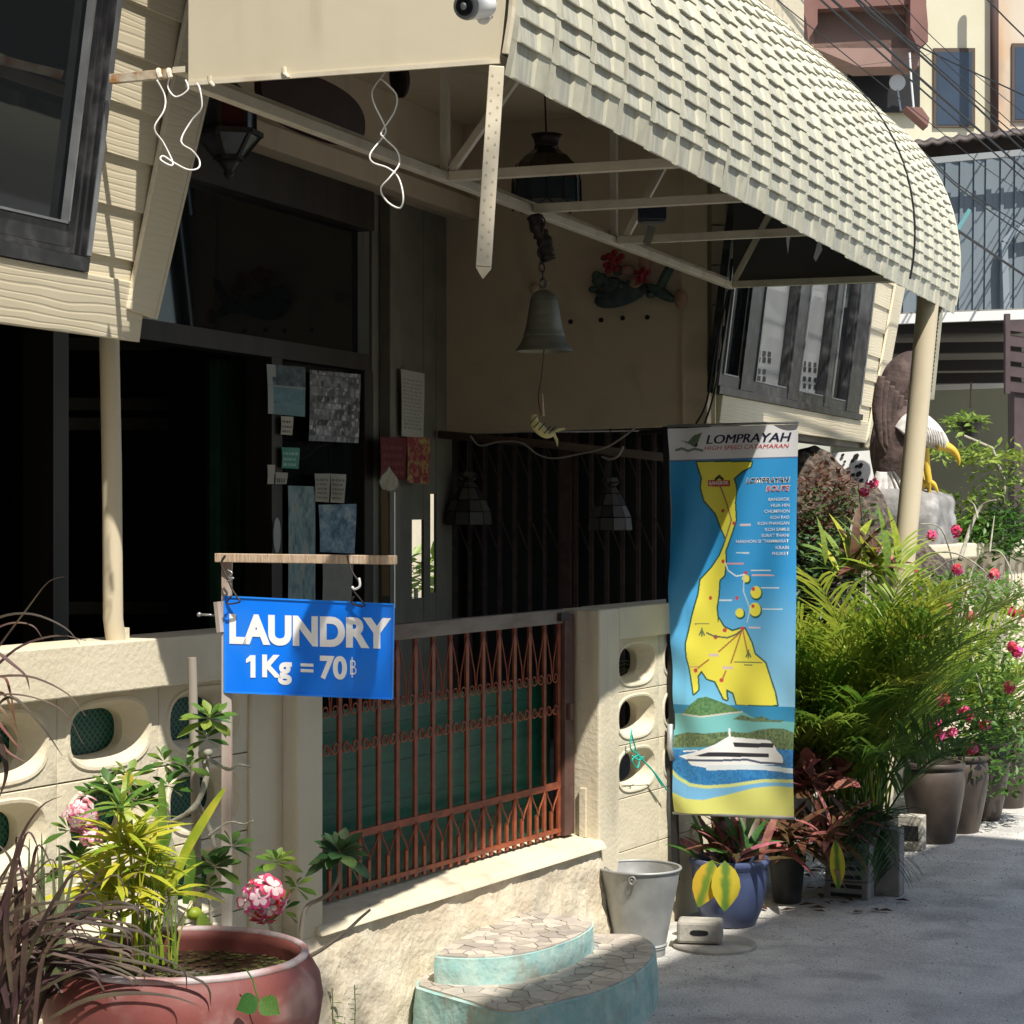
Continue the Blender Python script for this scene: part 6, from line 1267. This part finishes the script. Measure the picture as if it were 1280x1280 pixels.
for i in range(60):
    p = atz(r.uniform(955, 1120), r.uniform(1085, 1140), G+.006); p.z = G+.008; a = r.uniform(0, 6); M4 = lmat(p, V(cos(a), sin(a), .1), UP, r.uniform(.03, .09)); k = len(mb.v); mb.v += [M4 @ V(*z) for z in ((0, 0, 0), (.5, -.2, .1), (1, 0, 0), (.5, .2, .1))]; mb.f.append((k, k+1, k+2, k+3))
q_ = part('leaf_litter', mb, M['croton'], None, stuff=True); tag(q_, 'dry fallen leaves on the ground around the pots', 'leaf litter')
# ================================================================ bougainvillea and hedge
bg_ = thing('bougainvillea', 'arching bougainvillea with scattered magenta flowers in front of the far garden wall', 'shrub', atd(1200, 900, 11)); r = random.Random(31)
for pts in (((1200, 860), (1160, 740), (1180, 705), (1205, 698)), ((1230, 880), (1200, 760), (1190, 700), (1175, 660), (1150, 655)), ((1120, 860), (1140, 740), (1150, 700), (1185, 690), (1220, 705), (1255, 740)), ((1200, 700), (1215, 655), (1228, 632), (1245, 625)), ((1222, 648), (1218, 632), (1210, 624)), ((1180, 860), (1210, 730), (1225, 695), (1250, 690), (1265, 720), (1262, 745)), ((1080, 800), (1082, 700), (1075, 625), (1073, 604)), ((1237, 690), (1243, 645))):
    p = curve([atd(x, y, 10.9+.1*sin(i)) for i, (x, y) in enumerate(pts)], 24); n = len(p); mb = MB(); mb.tube(p, [.014*(1-.65*k/(n-1)) for k in range(n)] if pts[0] == (1200, 700) else [.0065*(1-.6*k/(n-1)) for k in range(n)], 6); part('branch', mb, M['bark'], bg_, True)
for i, (x, y) in enumerate(((1090, 604), (1080, 615), (1123, 662), (1127, 670), (1112, 697), (1165, 670), (1195, 664), (1197, 712), (1142, 715), (1185, 760), (1214, 770), (1265, 765), (1275, 768), (1243, 718), (1265, 808), (1272, 815), (1168, 855), (1180, 875), (1205, 890), (1215, 935), (1175, 920), (1170, 905), (1190, 915), (1210, 895), (1232, 905), (1262, 860), (1155, 800))):
    flowerhead(bg_, atd(x, y, 10.6 if y < 830 else 9.7), .024, M['bougain'], 200+i*7, 4+i % 4, .021)
scatter(bg_, 'foliage', atd(1215, 740, 11.1), (.6, .3, .12), 500, .05, 'leaf2', 43); scatter(bg_, 'foliage', atd(1215, 830, 11.2), (.7, .4, .5), 1800, .06, 'leaf2', 41); scatter(bg_, 'foliage', atd(1235, 930, 10.9), (.45, .3, .3), 900, .06, 'leaf', 42)
hd_ = thing('hedge', 'leafy green shrubs behind the far garden wall under the olive house wall', 'shrub', atd(1225, 700, 13.5))
mb = MB(); mb.tube([atd(1225, 760, 13.4), atd(1225, 640, 13.4)], .02, 6); mb.tube([atd(1260, 760, 13.4), atd(1255, 600, 13.4), atd(1240, 560, 13.4), atd(1205, 545, 13.4)], .012, 6); part('stem', mb, M['bark'], hd_, True)
for i, (x, y, rx, rz, n) in enumerate(((1215, 672, .42, .16, 800), (1262, 665, .35, .18, 600), (1190, 655, .13, .2, 260), (1250, 615, .2, .12, 150), (1225, 572, .35, .05, 170), (1262, 590, .10, .2, 130), (1190, 566, .18, .04, 90))): scatter(hd_, 'foliage', atd(x, y, 13.4), (rx, .3, rz), n, .075, 'leaf2' if i != 1 else 'leaf', 60+i)
hp = thing('hanging_plant', 'small potted plant hanging on a hook before the olive wall', 'plant', atd(1213, 535, 14.5)); mb = MB(); mb.tube([atd(1214, 478, 14.5), atd(1213, 510, 14.5)], .008, 6); part('hook', mb, M['iron'], hp); mb = MB(); mb.lathe([(.05, -.10), (.1, 0), (.09, 0)], atd(1213, 528, 14.5), 14); part('pot', mb, M['blackplastic'], hp); scatter(hp, 'foliage', atd(1208, 530, 14.5), (.16, .14, .07), 160, .08, 'leaf2', 71)
# ================================================================ far garden wall with relief blocks
fw = thing('garden_wall', 'far cream garden wall of relief blocks behind the bougainvillea on the right', 'wall', V(12, .5, G))
a = aty(1150, 690, .45); b = aty(1300, 690, .45); mb = MB(); mb.box(11.2, 17.5, .40, .60, 1.27, 1.36); part('coping', mb, M['plaster'], fw, bev=.01)
mb = MB(); mb.box(11.2, 17.5, .50, .58, G, 1.27); part('backing', mb, M['plaster'], fw)
mb = MB()
for i in range(14):
    for j in range(4):
        x = 11.3+i*.42; z = 1.10-j*.3; mb2 = MB()
        for k in range(5): mb2.obox(V(x+.05+.09*k, .49, z+.05*((k+j) % 2)), V(.035, 0, .012*(1 if k % 2 else -1)), V(0, .012, 0), V(0, 0, .05))
        part('relief_block', mb2, M['plaster'], fw)
# ================================================================ rockery and eagle statue
rk = thing('rockery', 'dark mottled lava rock mound under the far window bay', 'rock', atd(1040, 900, 11.8)); lava = mat('lava_rock', (.03, .024, .02), (.13, .10, .075), 30, .95, bump=1, bs=30, dirt=(.02, .018, .015), ds=12, dw=.9)
def rock(root, name, c, rad, m, seed, amp=.35, n=22, mm=14, boxy=0):
    mb = MB(); mb.sph((0, 0, 0), 1, n, mm); m2 = MB(); vs = []
    for v in mb.v:
        k = 1+amp*noise.noise(v*1.7+V(seed, 0, 0))+amp*.4*noise.noise(v*4.5+V(0, seed, 0)); q = v*k
        if boxy: q = V(*[math.copysign(abs(z)**(1-boxy), z) for z in q])
        vs.append(V(c[0]+q.x*rad[0], c[1]+q.y*rad[1], c[2]+q.z*rad[2]))
    m2.add(vs, mb.f); return part(name, m2, m, root, True)
rock(rk, 'mound', atd(1040, 760, 12.6), (.55, .5, .75), lava, 3, .2, 40, 26); rock(rk, 'mound', atd(1010, 670, 12.9), (.3, .4, .55), lava, 5, .2, 40, 26); rock(rk, 'mound', atd(1065, 690, 13.0), (.35, .35, .38), lava, 6, .2, 40, 26); rock(rk, 'mound', atd(1105, 750, 12.2), (.5, .4, .40), lava, 8, .2, 40, 26)
scatter(rk, 'moss', atd(1030, 640, 12.1), (.28, .2, .32), 900, .055, 'croton', 81); scatter(rk, 'moss', atd(1040, 680, 12.0), (.4, .3, .35), 900, .055, 'dleaf', 82); scatter(rk, 'moss', atd(1045, 720, 11.8), (.45, .3, .3), 700, .06, 'dleaf', 83)
spw = thing('spotted_panel', 'white panel with dark spots standing behind the lava rocks', 'panel', atd(1060, 640, 13.4)); c = [atd(x, y, 13.4) for x, y in ((1018, 630), (1018, 590), (1040, 566), (1104, 562), (1104, 640))]; mb = MB(); mb.prism(c, VIEW*.04); part('panel', mb, M['white'], spw)
mb = MB(); r = random.Random(5)
for i in range(46):
    x, y = r.uniform(1020, 1078), r.uniform(568, 640); c = atd(x, y, 13.39); s = r.uniform(.010, .022); mb.prism([c+RIGHT*s*cos(t*pi/3)+UP*s*sin(t*pi/3+.4) for t in range(6)], -VIEW*.004)
part('spots', mb, M['black'], spw, stuff=True)
ped = atd(1130, 655, 12.9); es = thing('eagle_statue', 'painted eagle statue with white head, yellow beak and raised brown wings on a grey rock', 'statue', V(ped.x, ped.y, G)); EZ = 12.9
gst = mat('grey_rock_paint', (.24, .23, .22), (.13, .13, .13), 5, .9, bump=.8, bs=20, dirt=(.42, .41, .4), ds=6, dw=.7); brn = mat('eagle_brown', (.055, .036, .032), (.11, .075, .065), 12, .8, bump=.8, bs=25, dirt=(.05, .035, .03), ds=6, dw=.6); ewh = mat('eagle_white', (.72, .70, .66), (.5, .48, .45), 14, .7, bump=.6, bs=30); yel = mat('eagle_yellow', (.66, .46, .05), (.55, .36, .04), 12, .55)
rock(es, 'rock', atd(1128, 664, EZ), (.34, .3, .25), gst, 12, .26, 40, 26, .5); rock(es, 'rock', atd(1125, 760, EZ), (.36, .32, .4), gst, 14, .15, 22, 14, .4)
def loft(L, Z, name, m, flat=.8, n=16): # list of px,py,radius px
    p = curve([atd(a_[0], a_[1], Z+(a_[3] if len(a_) > 3 else 0)) for a_ in L], 30); rr = curve([V(a_[2], 0, 0) for a_ in L], 30); mb = MB(); mb.tube(p, [max(.002, q.x*Z/F) for q in rr], n, flat=flat); return part(name, mb, m, es, True)
loft([(1108, 628, 8), (1112, 600, 20), (1118, 560, 27), (1128, 530, 26), (1142, 520, 18)], EZ, 'body', brn); loft([(1128, 545, 20), (1142, 533, 22), (1158, 540, 20), (1170, 548, 15), (1180, 556, 9), (1184, 560, 4)], EZ-.05, 'head', ewh, .9)
loft([(1172, 556, 9), (1182, 558, 8), (1192, 564, 6), (1198, 574, 3.5), (1199, 582, .8)], EZ-.1, 'beak', yel, .8)
loft([(1110, 600, 17), (1104, 560, 18), (1104, 525, 12), (1112, 495, 17), (1122, 468, 19), (1134, 450, 13), (1144, 441, 4)], EZ+.1, 'wing', brn, .45, 18); loft([(1124, 560, 14), (1134, 520, 12), (1148, 480, 15), (1158, 450, 9)], EZ+.35, 'wing', brn, .4)
for k in range(6):
    loft([(1102+k*6, 470+k*6, 5), (1096+k*6, 510+k*5, 6.5), (1100+k*6, 548+k*3, 4), (1104+k*6, 562, .8)], EZ-.12+.02*k, 'feather', brn, .4, 8)
for k in range(5): loft([(1100+k*4, 590, 5), (1094+k*9, 612, 7), (1092+k*11, 630, 3)], EZ-.15, 'tail_feather', ewh, .4, 8)
for dx in (0, 9):
    loft([(1146+dx, 560, 7), (1149+dx, 582, 5), (1153+dx, 604, 4)], EZ-.15-dx*.01, 'leg', yel, 1, 8)
    for tx, ty in ((1140, 616), (1152, 619), (1164, 616)): loft([(1153+dx, 602, 3.5), ((1153+tx)/2+dx, 606, 3.5), (tx+dx, ty, 1)], EZ-.2, 'toe', yel, 1, 7)
for k in range(14):
    x = 1134+k*3.2; loft([(x, 524+k*1.2, 3.5), (x+4, 534+k*1.4, 4), (x+5, 545+k*1.2, 1)], EZ-.32, 'neck_feather', ewh, .5, 6)
# ================================================================ neighbour buildings
def quad(L, Z0, t=.1): return MB().prism([atd(x, y, Z0) for x, y in L], VIEW*t)
nh = thing('neighbour_house', 'grey-blue corrugated upper storey house with an open carport, behind the awning at right', 'house', V(16, 3, G))
bl_ = mat('blue_grey_panel', (.155, .19, .215), (.135, .17, .195), 2, .6, stretch=(1, 1, .2), dirt=(.19, .225, .25), ds=1.5, dw=.4); ws = mat('white_fascia', (.66, .67, .66), None, rough=.5)
mb = quad([(1020, 215), (1400, 180), (1400, 392), (1020, 399)], 17, .1); part('upper_wall', mb, bl_, nh)
for i, x in enumerate(range(1100, 1400, 17)):
    mb = MB(); w_ = (.05, .03, .09)[i % 3]; mb.bar(atd(x, 208-(x-1100)*.09, 16.99), atd(x-2, 392, 16.99), w_*.5, .02, VIEW); part('panel_rib', mb, bl_, nh)
mb = MB(); mb.bar(atd(1255, 303, 16.9), atd(1258, 390, 16.9), .05, .04, VIEW); mb.bar(atd(1255, 303, 16.9), atd(1272, 285, 16.9), .05, .04, VIEW); mb.bar(atd(1272, 285, 16.9), atd(1300, 280, 16.9), .05, .04, VIEW); part('drain_pipe', mb, mat('pale_pipe', (.22, .26, .29), None), nh)
mb = MB(); mb.bar(atd(1020, 214, 16.8), atd(1400, 180, 16.8), .05, .05, UP); part('top_trim', mb, mat('grey_trim', (.25, .27, .27), None), nh)
dkr = mat('dark_fascia', (.06, .045, .04), (.1, .08, .07), 5, .7)
mb = quad([(1020, 185), (1400, 160), (1400, 182), (1020, 212)], 17.2, .1); part('dark_band', mb, dkr, nh)
mb = MB(); n = 90
for k in range(n+1):
    x = 1100+k*3.0; y = 177-(x-1165)*.115
    for d, Zz in ((0, 16.9), (-10, 18.0)): mb.v.append(atd(x, y+d*.4+ (1.6*math.sin(k*1.1)), Zz))
for k in range(n): mb.f.append((2*k, 2*k+2, 2*k+3, 2*k+1))
o = part('corrugated_roof', mb, dkr, nh, True); s_ = o.modifiers.new('s', 'SOLIDIFY'); s_.thickness = .03
# carport canopy
mb = MB(); mb.bar(atd(1040, 402, 15.2), atd(1400, 389, 15.2), .06, .07, UP); part('canopy_edge', mb, ws, nh)
for i, (y, z) in enumerate(((412, 15.4), (436, 15.7), (458, 16.0), (474, 16.3))):
    mb = MB(); mb.bar(atd(1100, y, z), atd(1275, y-2, z), .10, .08, UP); part('canopy_beam', mb, mat('canopy_dark', (.03, .026, .024), None), nh)
mb = MB(); a_, b_, c_, d_ = atd(1040, 399, 15.25), atd(1400, 386, 15.25), atd(1400, 478, 16.9), atd(1040, 482, 16.9); mb.prism([a_, b_, c_, d_], UP*.03); part('canopy_deck', mb, mat('canopy_deck', (.22, .21, .19), None), nh)
mb = MB(); mb.bar(atd(1150, 485, 16.6), atd(1275, 481, 16.6), .04, .04, UP); part('light_tube', mb, ws, nh)
ol = mat('olive_wall', (.21, .205, .13), (.18, .175, .11), 1.5, .85); mb = quad([(1040, 470), (1400, 470), (1400, 1000), (1040, 1000)], 18, .1); part('back_wall', mb, ol, nh)
mv = mat('mauve_post', (.085, .058, .063), (.065, .046, .05), 6, .7)
mb = quad([(1268, 482), (1284, 482), (1284, 700), (1268, 700)], 15.0, .2); part('post', mb, mv, nh)
for i in range(5): mb = quad([(1262, 400+i*19), (1300, 404+i*19), (1300, 418+i*19), (1262, 413+i*19)], 14.9+.02*i, .03); part('louvre', mb, mv, nh)
mb = quad([(1257, 392), (1263, 392), (1263, 492), (1257, 492)], 14.88, .06); part('louvre_stile', mb, mv, nh)
mb = quad([(1166, 326), (1176, 305), (1184, 310), (1178, 332)], 16.6, .05); part('white_bracket', mb, ws, nh); mb = MB(); mb.bar(atd(1196, 288, 16.6), atd(1212, 262, 16.6), .03, .03); part('antenna_rod', mb, mat('rod_teal', (.12, .3, .32), None), nh)
# yellow building
yb = thing('apartment_building', 'pale yellow apartment building with maroon balcony and dark windows, far behind', 'building', V(24, 5, G)); ye = mat('yellow_render', (.58, .55, .40), (.62, .59, .45), 1, .85, dirt=(.5, .46, .32), ds=.8, dw=.3); mar = mat('maroon_paint', (.21, .105, .085), (.17, .085, .07), 2, .8); brp = mat('brown_balcony', (.28, .18, .145), (.25, .16, .13), 2, .8)
mb = quad([(900, -80), (1245, -80), (1245, 185), (900, 185)], 25, .2); part('wall', mb, ye, yb)
mb = quad([(1247, -80), (1420, -80), (1420, 175), (1247, 175)], 24.8, .2); part('stained_wall', mb, mat('stained_wall', (.55, .48, .38), (.50, .27, .12), 1.2, .9, dirt=(.24, .25, .25), ds=1.6, dw=.8, stretch=(1, 1, .4)), yb)
mb = MB(); mb.tube([atd(1243, -80, 24.5), atd(1243, 165, 24.5)], .05, 12); part('drain_pipe', mb, mat('brown_pipe', (.06, .035, .03), None), yb, True)
def win(root, L, Z, gl, frm):
    x0, y0, x1, y1 = L; w_ = quad([(x0, y0), (x1, y0), (x1, y1), (x0, y1)], Z-.03, .04); f = part('window', w_, frm, root); mb = quad([(x0+4, y0+5), (x1-4, y0+5), (x1-4, y1-3), (x0+4, y1-3)], Z-.034, .003); part('pane', mb, gl, f)
wgl = mat('blue_window', (.03, .045, .075), (.04, .06, .09), 1, .15); brf = mat('brown_frame', (.09, .065, .05), None)
win(yb, (1167, 60, 1219, 159), 25, wgl, brf); win(yb, (1265, 54, 1330, 152), 24.8, wgl, brf)
mb = quad([(1060, 40), (1150, 34), (1150, 140), (1060, 140)], 24.9, .05); part('recess', mb, M['black'], yb)
mb = quad([(1012, -60), (1152, -60), (1150, 60), (1014, 60)], 24.0, .5); mb.prism([atd(x, y, 24.0) for x, y in ((1014, 10), (1150, 20), (1149, 82), (1075, 84), (1018, 60))], VIEW*.5); part('balcony_front', mb, brp, yb)
mb = quad([(1008, -60), (1158, -60), (1158, 4), (1008, 12)], 23.8, .7); part('balcony_top', mb, mar, yb); mb = quad([(1003, -60), (1022, -60), (1022, 30), (1010, 50), (1008, 25), (1003, 12)], 23.75, .3); part('balcony_post', mb, mar, yb)
mb = quad([(1138, -60), (1152, -60), (1160, 30), (1160, 52), (1148, 60), (1138, 40)], 23.7, .3); part('balcony_post', mb, mar, yb); mb = quad([(1132, 133), (1152, 134), (1162, 148), (1160, 158), (1140, 140)], 24.2, .3); part('lower_ledge', mb, mar, yb)
mb = MB(); mb.prism([atd(1122, 103, 24.2)+RIGHT*.093*cos(t)+UP*.093*sin(t) for t in [2*pi*k/24 for k in range(24)]], VIEW*.03); dsh = thing('satellite_dish', 'small round pale dish in the dark opening under the maroon balcony', 'dish', atd(1122, 103, 24.2)); part('dish', mb, mat('dish_grey', (.5, .5, .5), None), dsh); mb = MB(); mb.tube([atd(1122, 112, 24.2), atd(1126, 138, 24.2)], .012, 6); part('mast', mb, M['grey_alu'], dsh)
mb = MB(); mb.tube([atd(1137, 66, 23.6), atd(1139, 100, 23.6), atd(1142, 134, 23.6)], .012, 6); part('white_cable', mb, ws, yb)
for i in range(2): mb = MB(); n=16; 
mb = MB(); n = 22
for k in range(n+1):
    for d, Zz in ((0, 24.05), (-3, 24.6)): mb.v.append(atd(1072+k*3.6, 84-k*.6+d+1.5*math.sin(k*1.6), Zz))
for k in range(n): mb.f.append((2*k, 2*k+2, 2*k+3, 2*k+1))
part('corrugated_edge', mb, brp, yb, True)
# ================================================================ overhead cables
cb = [((1015, -10), (1170, 128), (1290, 232), .010), ((1030, -10), (1175, 120), (1292, 222), .014), ((1060, -12), (1180, 96), (1292, 200), .013), ((1068, -12), (1190, 100), (1292, 188), .008), ((1040, -30), (1120, 42), (1290, 124), .010), ((1090, -20), (1150, 48), (1290, 178), .006), ((1225, -10), (1262, 28), (1290, 55), .011), ((1105, -20), (1180, 60), (1290, 150), .005),
      ((1150, 190), (1205, 240), (1292, 302), .009), ((1150, 186), (1205, 236), (1292, 290), .008), ((1160, 262), (1200, 290), (1292, 352), .016), ((1010, 90), (1145, 72), (1165, 62), .004), ((1170, 160), (1232, 210), (1292, 250), .005)]
CL = ['lowest left overhead cable, skimming the foot of the blue apartment window', 'thick overhead cable just above the lowest left one', 'thick overhead cable crossing the lower half of the blue apartment window', 'thinner overhead cable running beside the one crossing the blue apartment window', 'overhead cable that crosses the top of the blue window and the brown pipe shallowly', 'hair-thin overhead cable crossing the steep middle of the brown pipe', 'black cable cutting the top right corner across the brown pipe top', 'faintest overhead cable over the maroon balcony towards the stained wall',
 'lower one of two close cables over the middle of the blue-grey wall', 'upper one of two close cables over the middle of the blue-grey wall', 'thick black cable lowest on the blue-grey wall, beside the white bracket', 'thin wire strung level across the maroon balcony front', 'thin cable over the corrugated roof edge beside the awning']
for i, (a_, b_, c_, r_) in enumerate(cb):
    if i == 11: pts = [atd(*a_, 23.2), atd(*b_, 23.2), atd(*c_, 23.2)]
    else:   # level cables: high overhead near the viewer, landing on the houses at the far end
        zc = 1.6+16.6*(HY-c_[1])/F; lv = lambda q: atd(q[0], q[1], (zc-1.6)*F/(HY-q[1])); k_ = (a_[1]+260)/max(1, b_[1]-a_[1]); st = (a_[0]-(b_[0]-a_[0])*k_, -260)
        pts = [lv(st), lv(a_), lv(b_), lv(c_), lv(c_)+(lv(c_)-lv(b_))*.6]
    mb = MB(); mb.tube(curve(pts, 24), r_*.58, 6); o = part('overhead_cable', mb, M['black'], None, True)
    tag(o, CL[i], 'cable', 'overhead cables above the lane')
# black cables down the near corner of the far bay
for a_, lab_ in ((((912, 360), (895, 430), (884, 500), (870, 530)), 'left one of two black cables falling past the near corner of the far bay'), (((914, 360), (905, 420), (893, 490), (880, 532)), 'right one of two black cables falling past the near corner of the far bay')):
    mb = MB(); mb.tube(curve([atd(x, y, 9.6) for x, y in a_], 16), .005, 5); tag(part('black_cable', mb, M['black'], smooth=True), lab_, 'cable')
for i, (L, lab_) in enumerate((([(985, 275), (991, 288), (987, 300), (985, 317), (983, 300)], 'torn white strip hanging from the awning eave, the left one'), ([(1024, 295), (1028, 312), (1020, 327), (1017, 322)], 'torn white strip hanging from the awning eave, the right one'))): mb = MB(); mb.prism([atd(x, y, 8.0+.6*i) for x, y in L], VIEW*.003); tag(part('torn_strip', mb, M['white']), lab_, 'strip')
# ================================================================ across the lane (casts the shade on the lane)
oh = thing('house_opposite', 'plain cream three storey house across the lane, outside the frame', 'house', V(5.1, -7, G))
HX0, HX1, HT = 2.4, 7.35, 8.55
mb = MB(); mb.box(HX0, HX1, -9, -5.0, G, HT); part('wall', mb, M['plaster'], oh)
mb = MB(); mb.box(HX0-.1, HX1+.1, -9.1, -4.95, HT+.001, HT+.06); part('roof', mb, M['concrete'], oh)
for fl in range(3):
    for k in range(2):
        x = HX0+.7+k*1.9; z = .9+fl*3; mb = MB(); mb.box(x, x+1.1, -5.0, -4.96, z, z+1.3); f = part('window', mb, brf, oh); mb = MB(); mb.box(x+.06, x+1.04, -4.959, -4.955, z+.06, z+1.24); part('pane', mb, wgl, f)
fill_blocker = thing('house_opposite', 'unseen cream house added across the lane behind the viewer to cut fill light', 'house', V(-3.5, -7, G))  # unseen house, added to lower the fill light on the garden wall
mb = MB(); mb.box(-7, -.3, -9, -5.0, G, 7.5); part('wall', mb, M['plaster'], fill_blocker); mb = MB(); mb.box(-7.1, -.2, -9.1, -4.95, 7.501, 7.56); part('roof', mb, M['concrete'], fill_blocker)
for k in range(3):
    x = -6.2+k*2; mb = MB(); mb.box(x, x+1.1, -5.0, -4.96, 3.9, 5.2); f = part('window', mb, brf, fill_blocker); mb = MB(); mb.box(x+.06, x+1.04, -4.959, -4.955, 3.96, 5.14); part('pane', mb, wgl, f)
tr = thing('street_tree', 'leafy tree beside the house across the lane, outside the frame', 'tree', V(1.7, -5.6, G)); mb = MB(); mb.tube(curve([V(1.7, -5.6, G), V(1.75, -5.5, 2.5), V(1.85, -5.3, 5), V(1.9, -5.0, 7.5)], 20), .12, 10); part('trunk', mb, M['bark'], tr, True)
scatter(tr, 'crown', V(1.9, -4.95, 7.9), (.7, .5, 1.1), 380, .2, 'leaf', 95); 

cs_ = thing('courtyard_shrub', 'bright leafy shrub glimpsed through the lower ends of the porch pillar slots', 'shrub', atc(525, 760, 4.2)); scatter(cs_, 'foliage', atc(520, 735, 4.2), (.5, .3, .28), 160, .16, 'leaf2', 333); mb = MB(); q_ = atc(520, 735, 4.2); mb.tube([V(q_.x, q_.y, G), q_], .02, 6); part('stem', mb, M['bark'], cs_)
# ================================================================ grit on the lane
r = random.Random(99); mb = MB()
for i in range(2600):
    x = r.uniform(5.2, 12); e = abs(r.gauss(0, .55)); y = -.12-e if r.random() < .6 else r.uniform(-2.4, -.1)
    z = G+road_h(x, y)+.0005; s_ = r.uniform(.0015, .006)*(1.6 if r.random() < .05 else 1); a = r.uniform(0, 6); k = len(mb.v)
    mb.v += [V(x+s_*cos(a+q*2.1), y+s_*sin(a+q*2.1)*r.uniform(.6, 1), z) for q in range(3)]+[V(x, y, z+s_*r.uniform(.5, .9))]; mb.f += [(k, k+1, k+3), (k+1, k+2, k+3), (k+2, k, k+3)]
tag(part('grit', mb, M['lightconc'], None, stuff=True), 'loose grit and small stones scattered along the edge of the lane', 'grit')
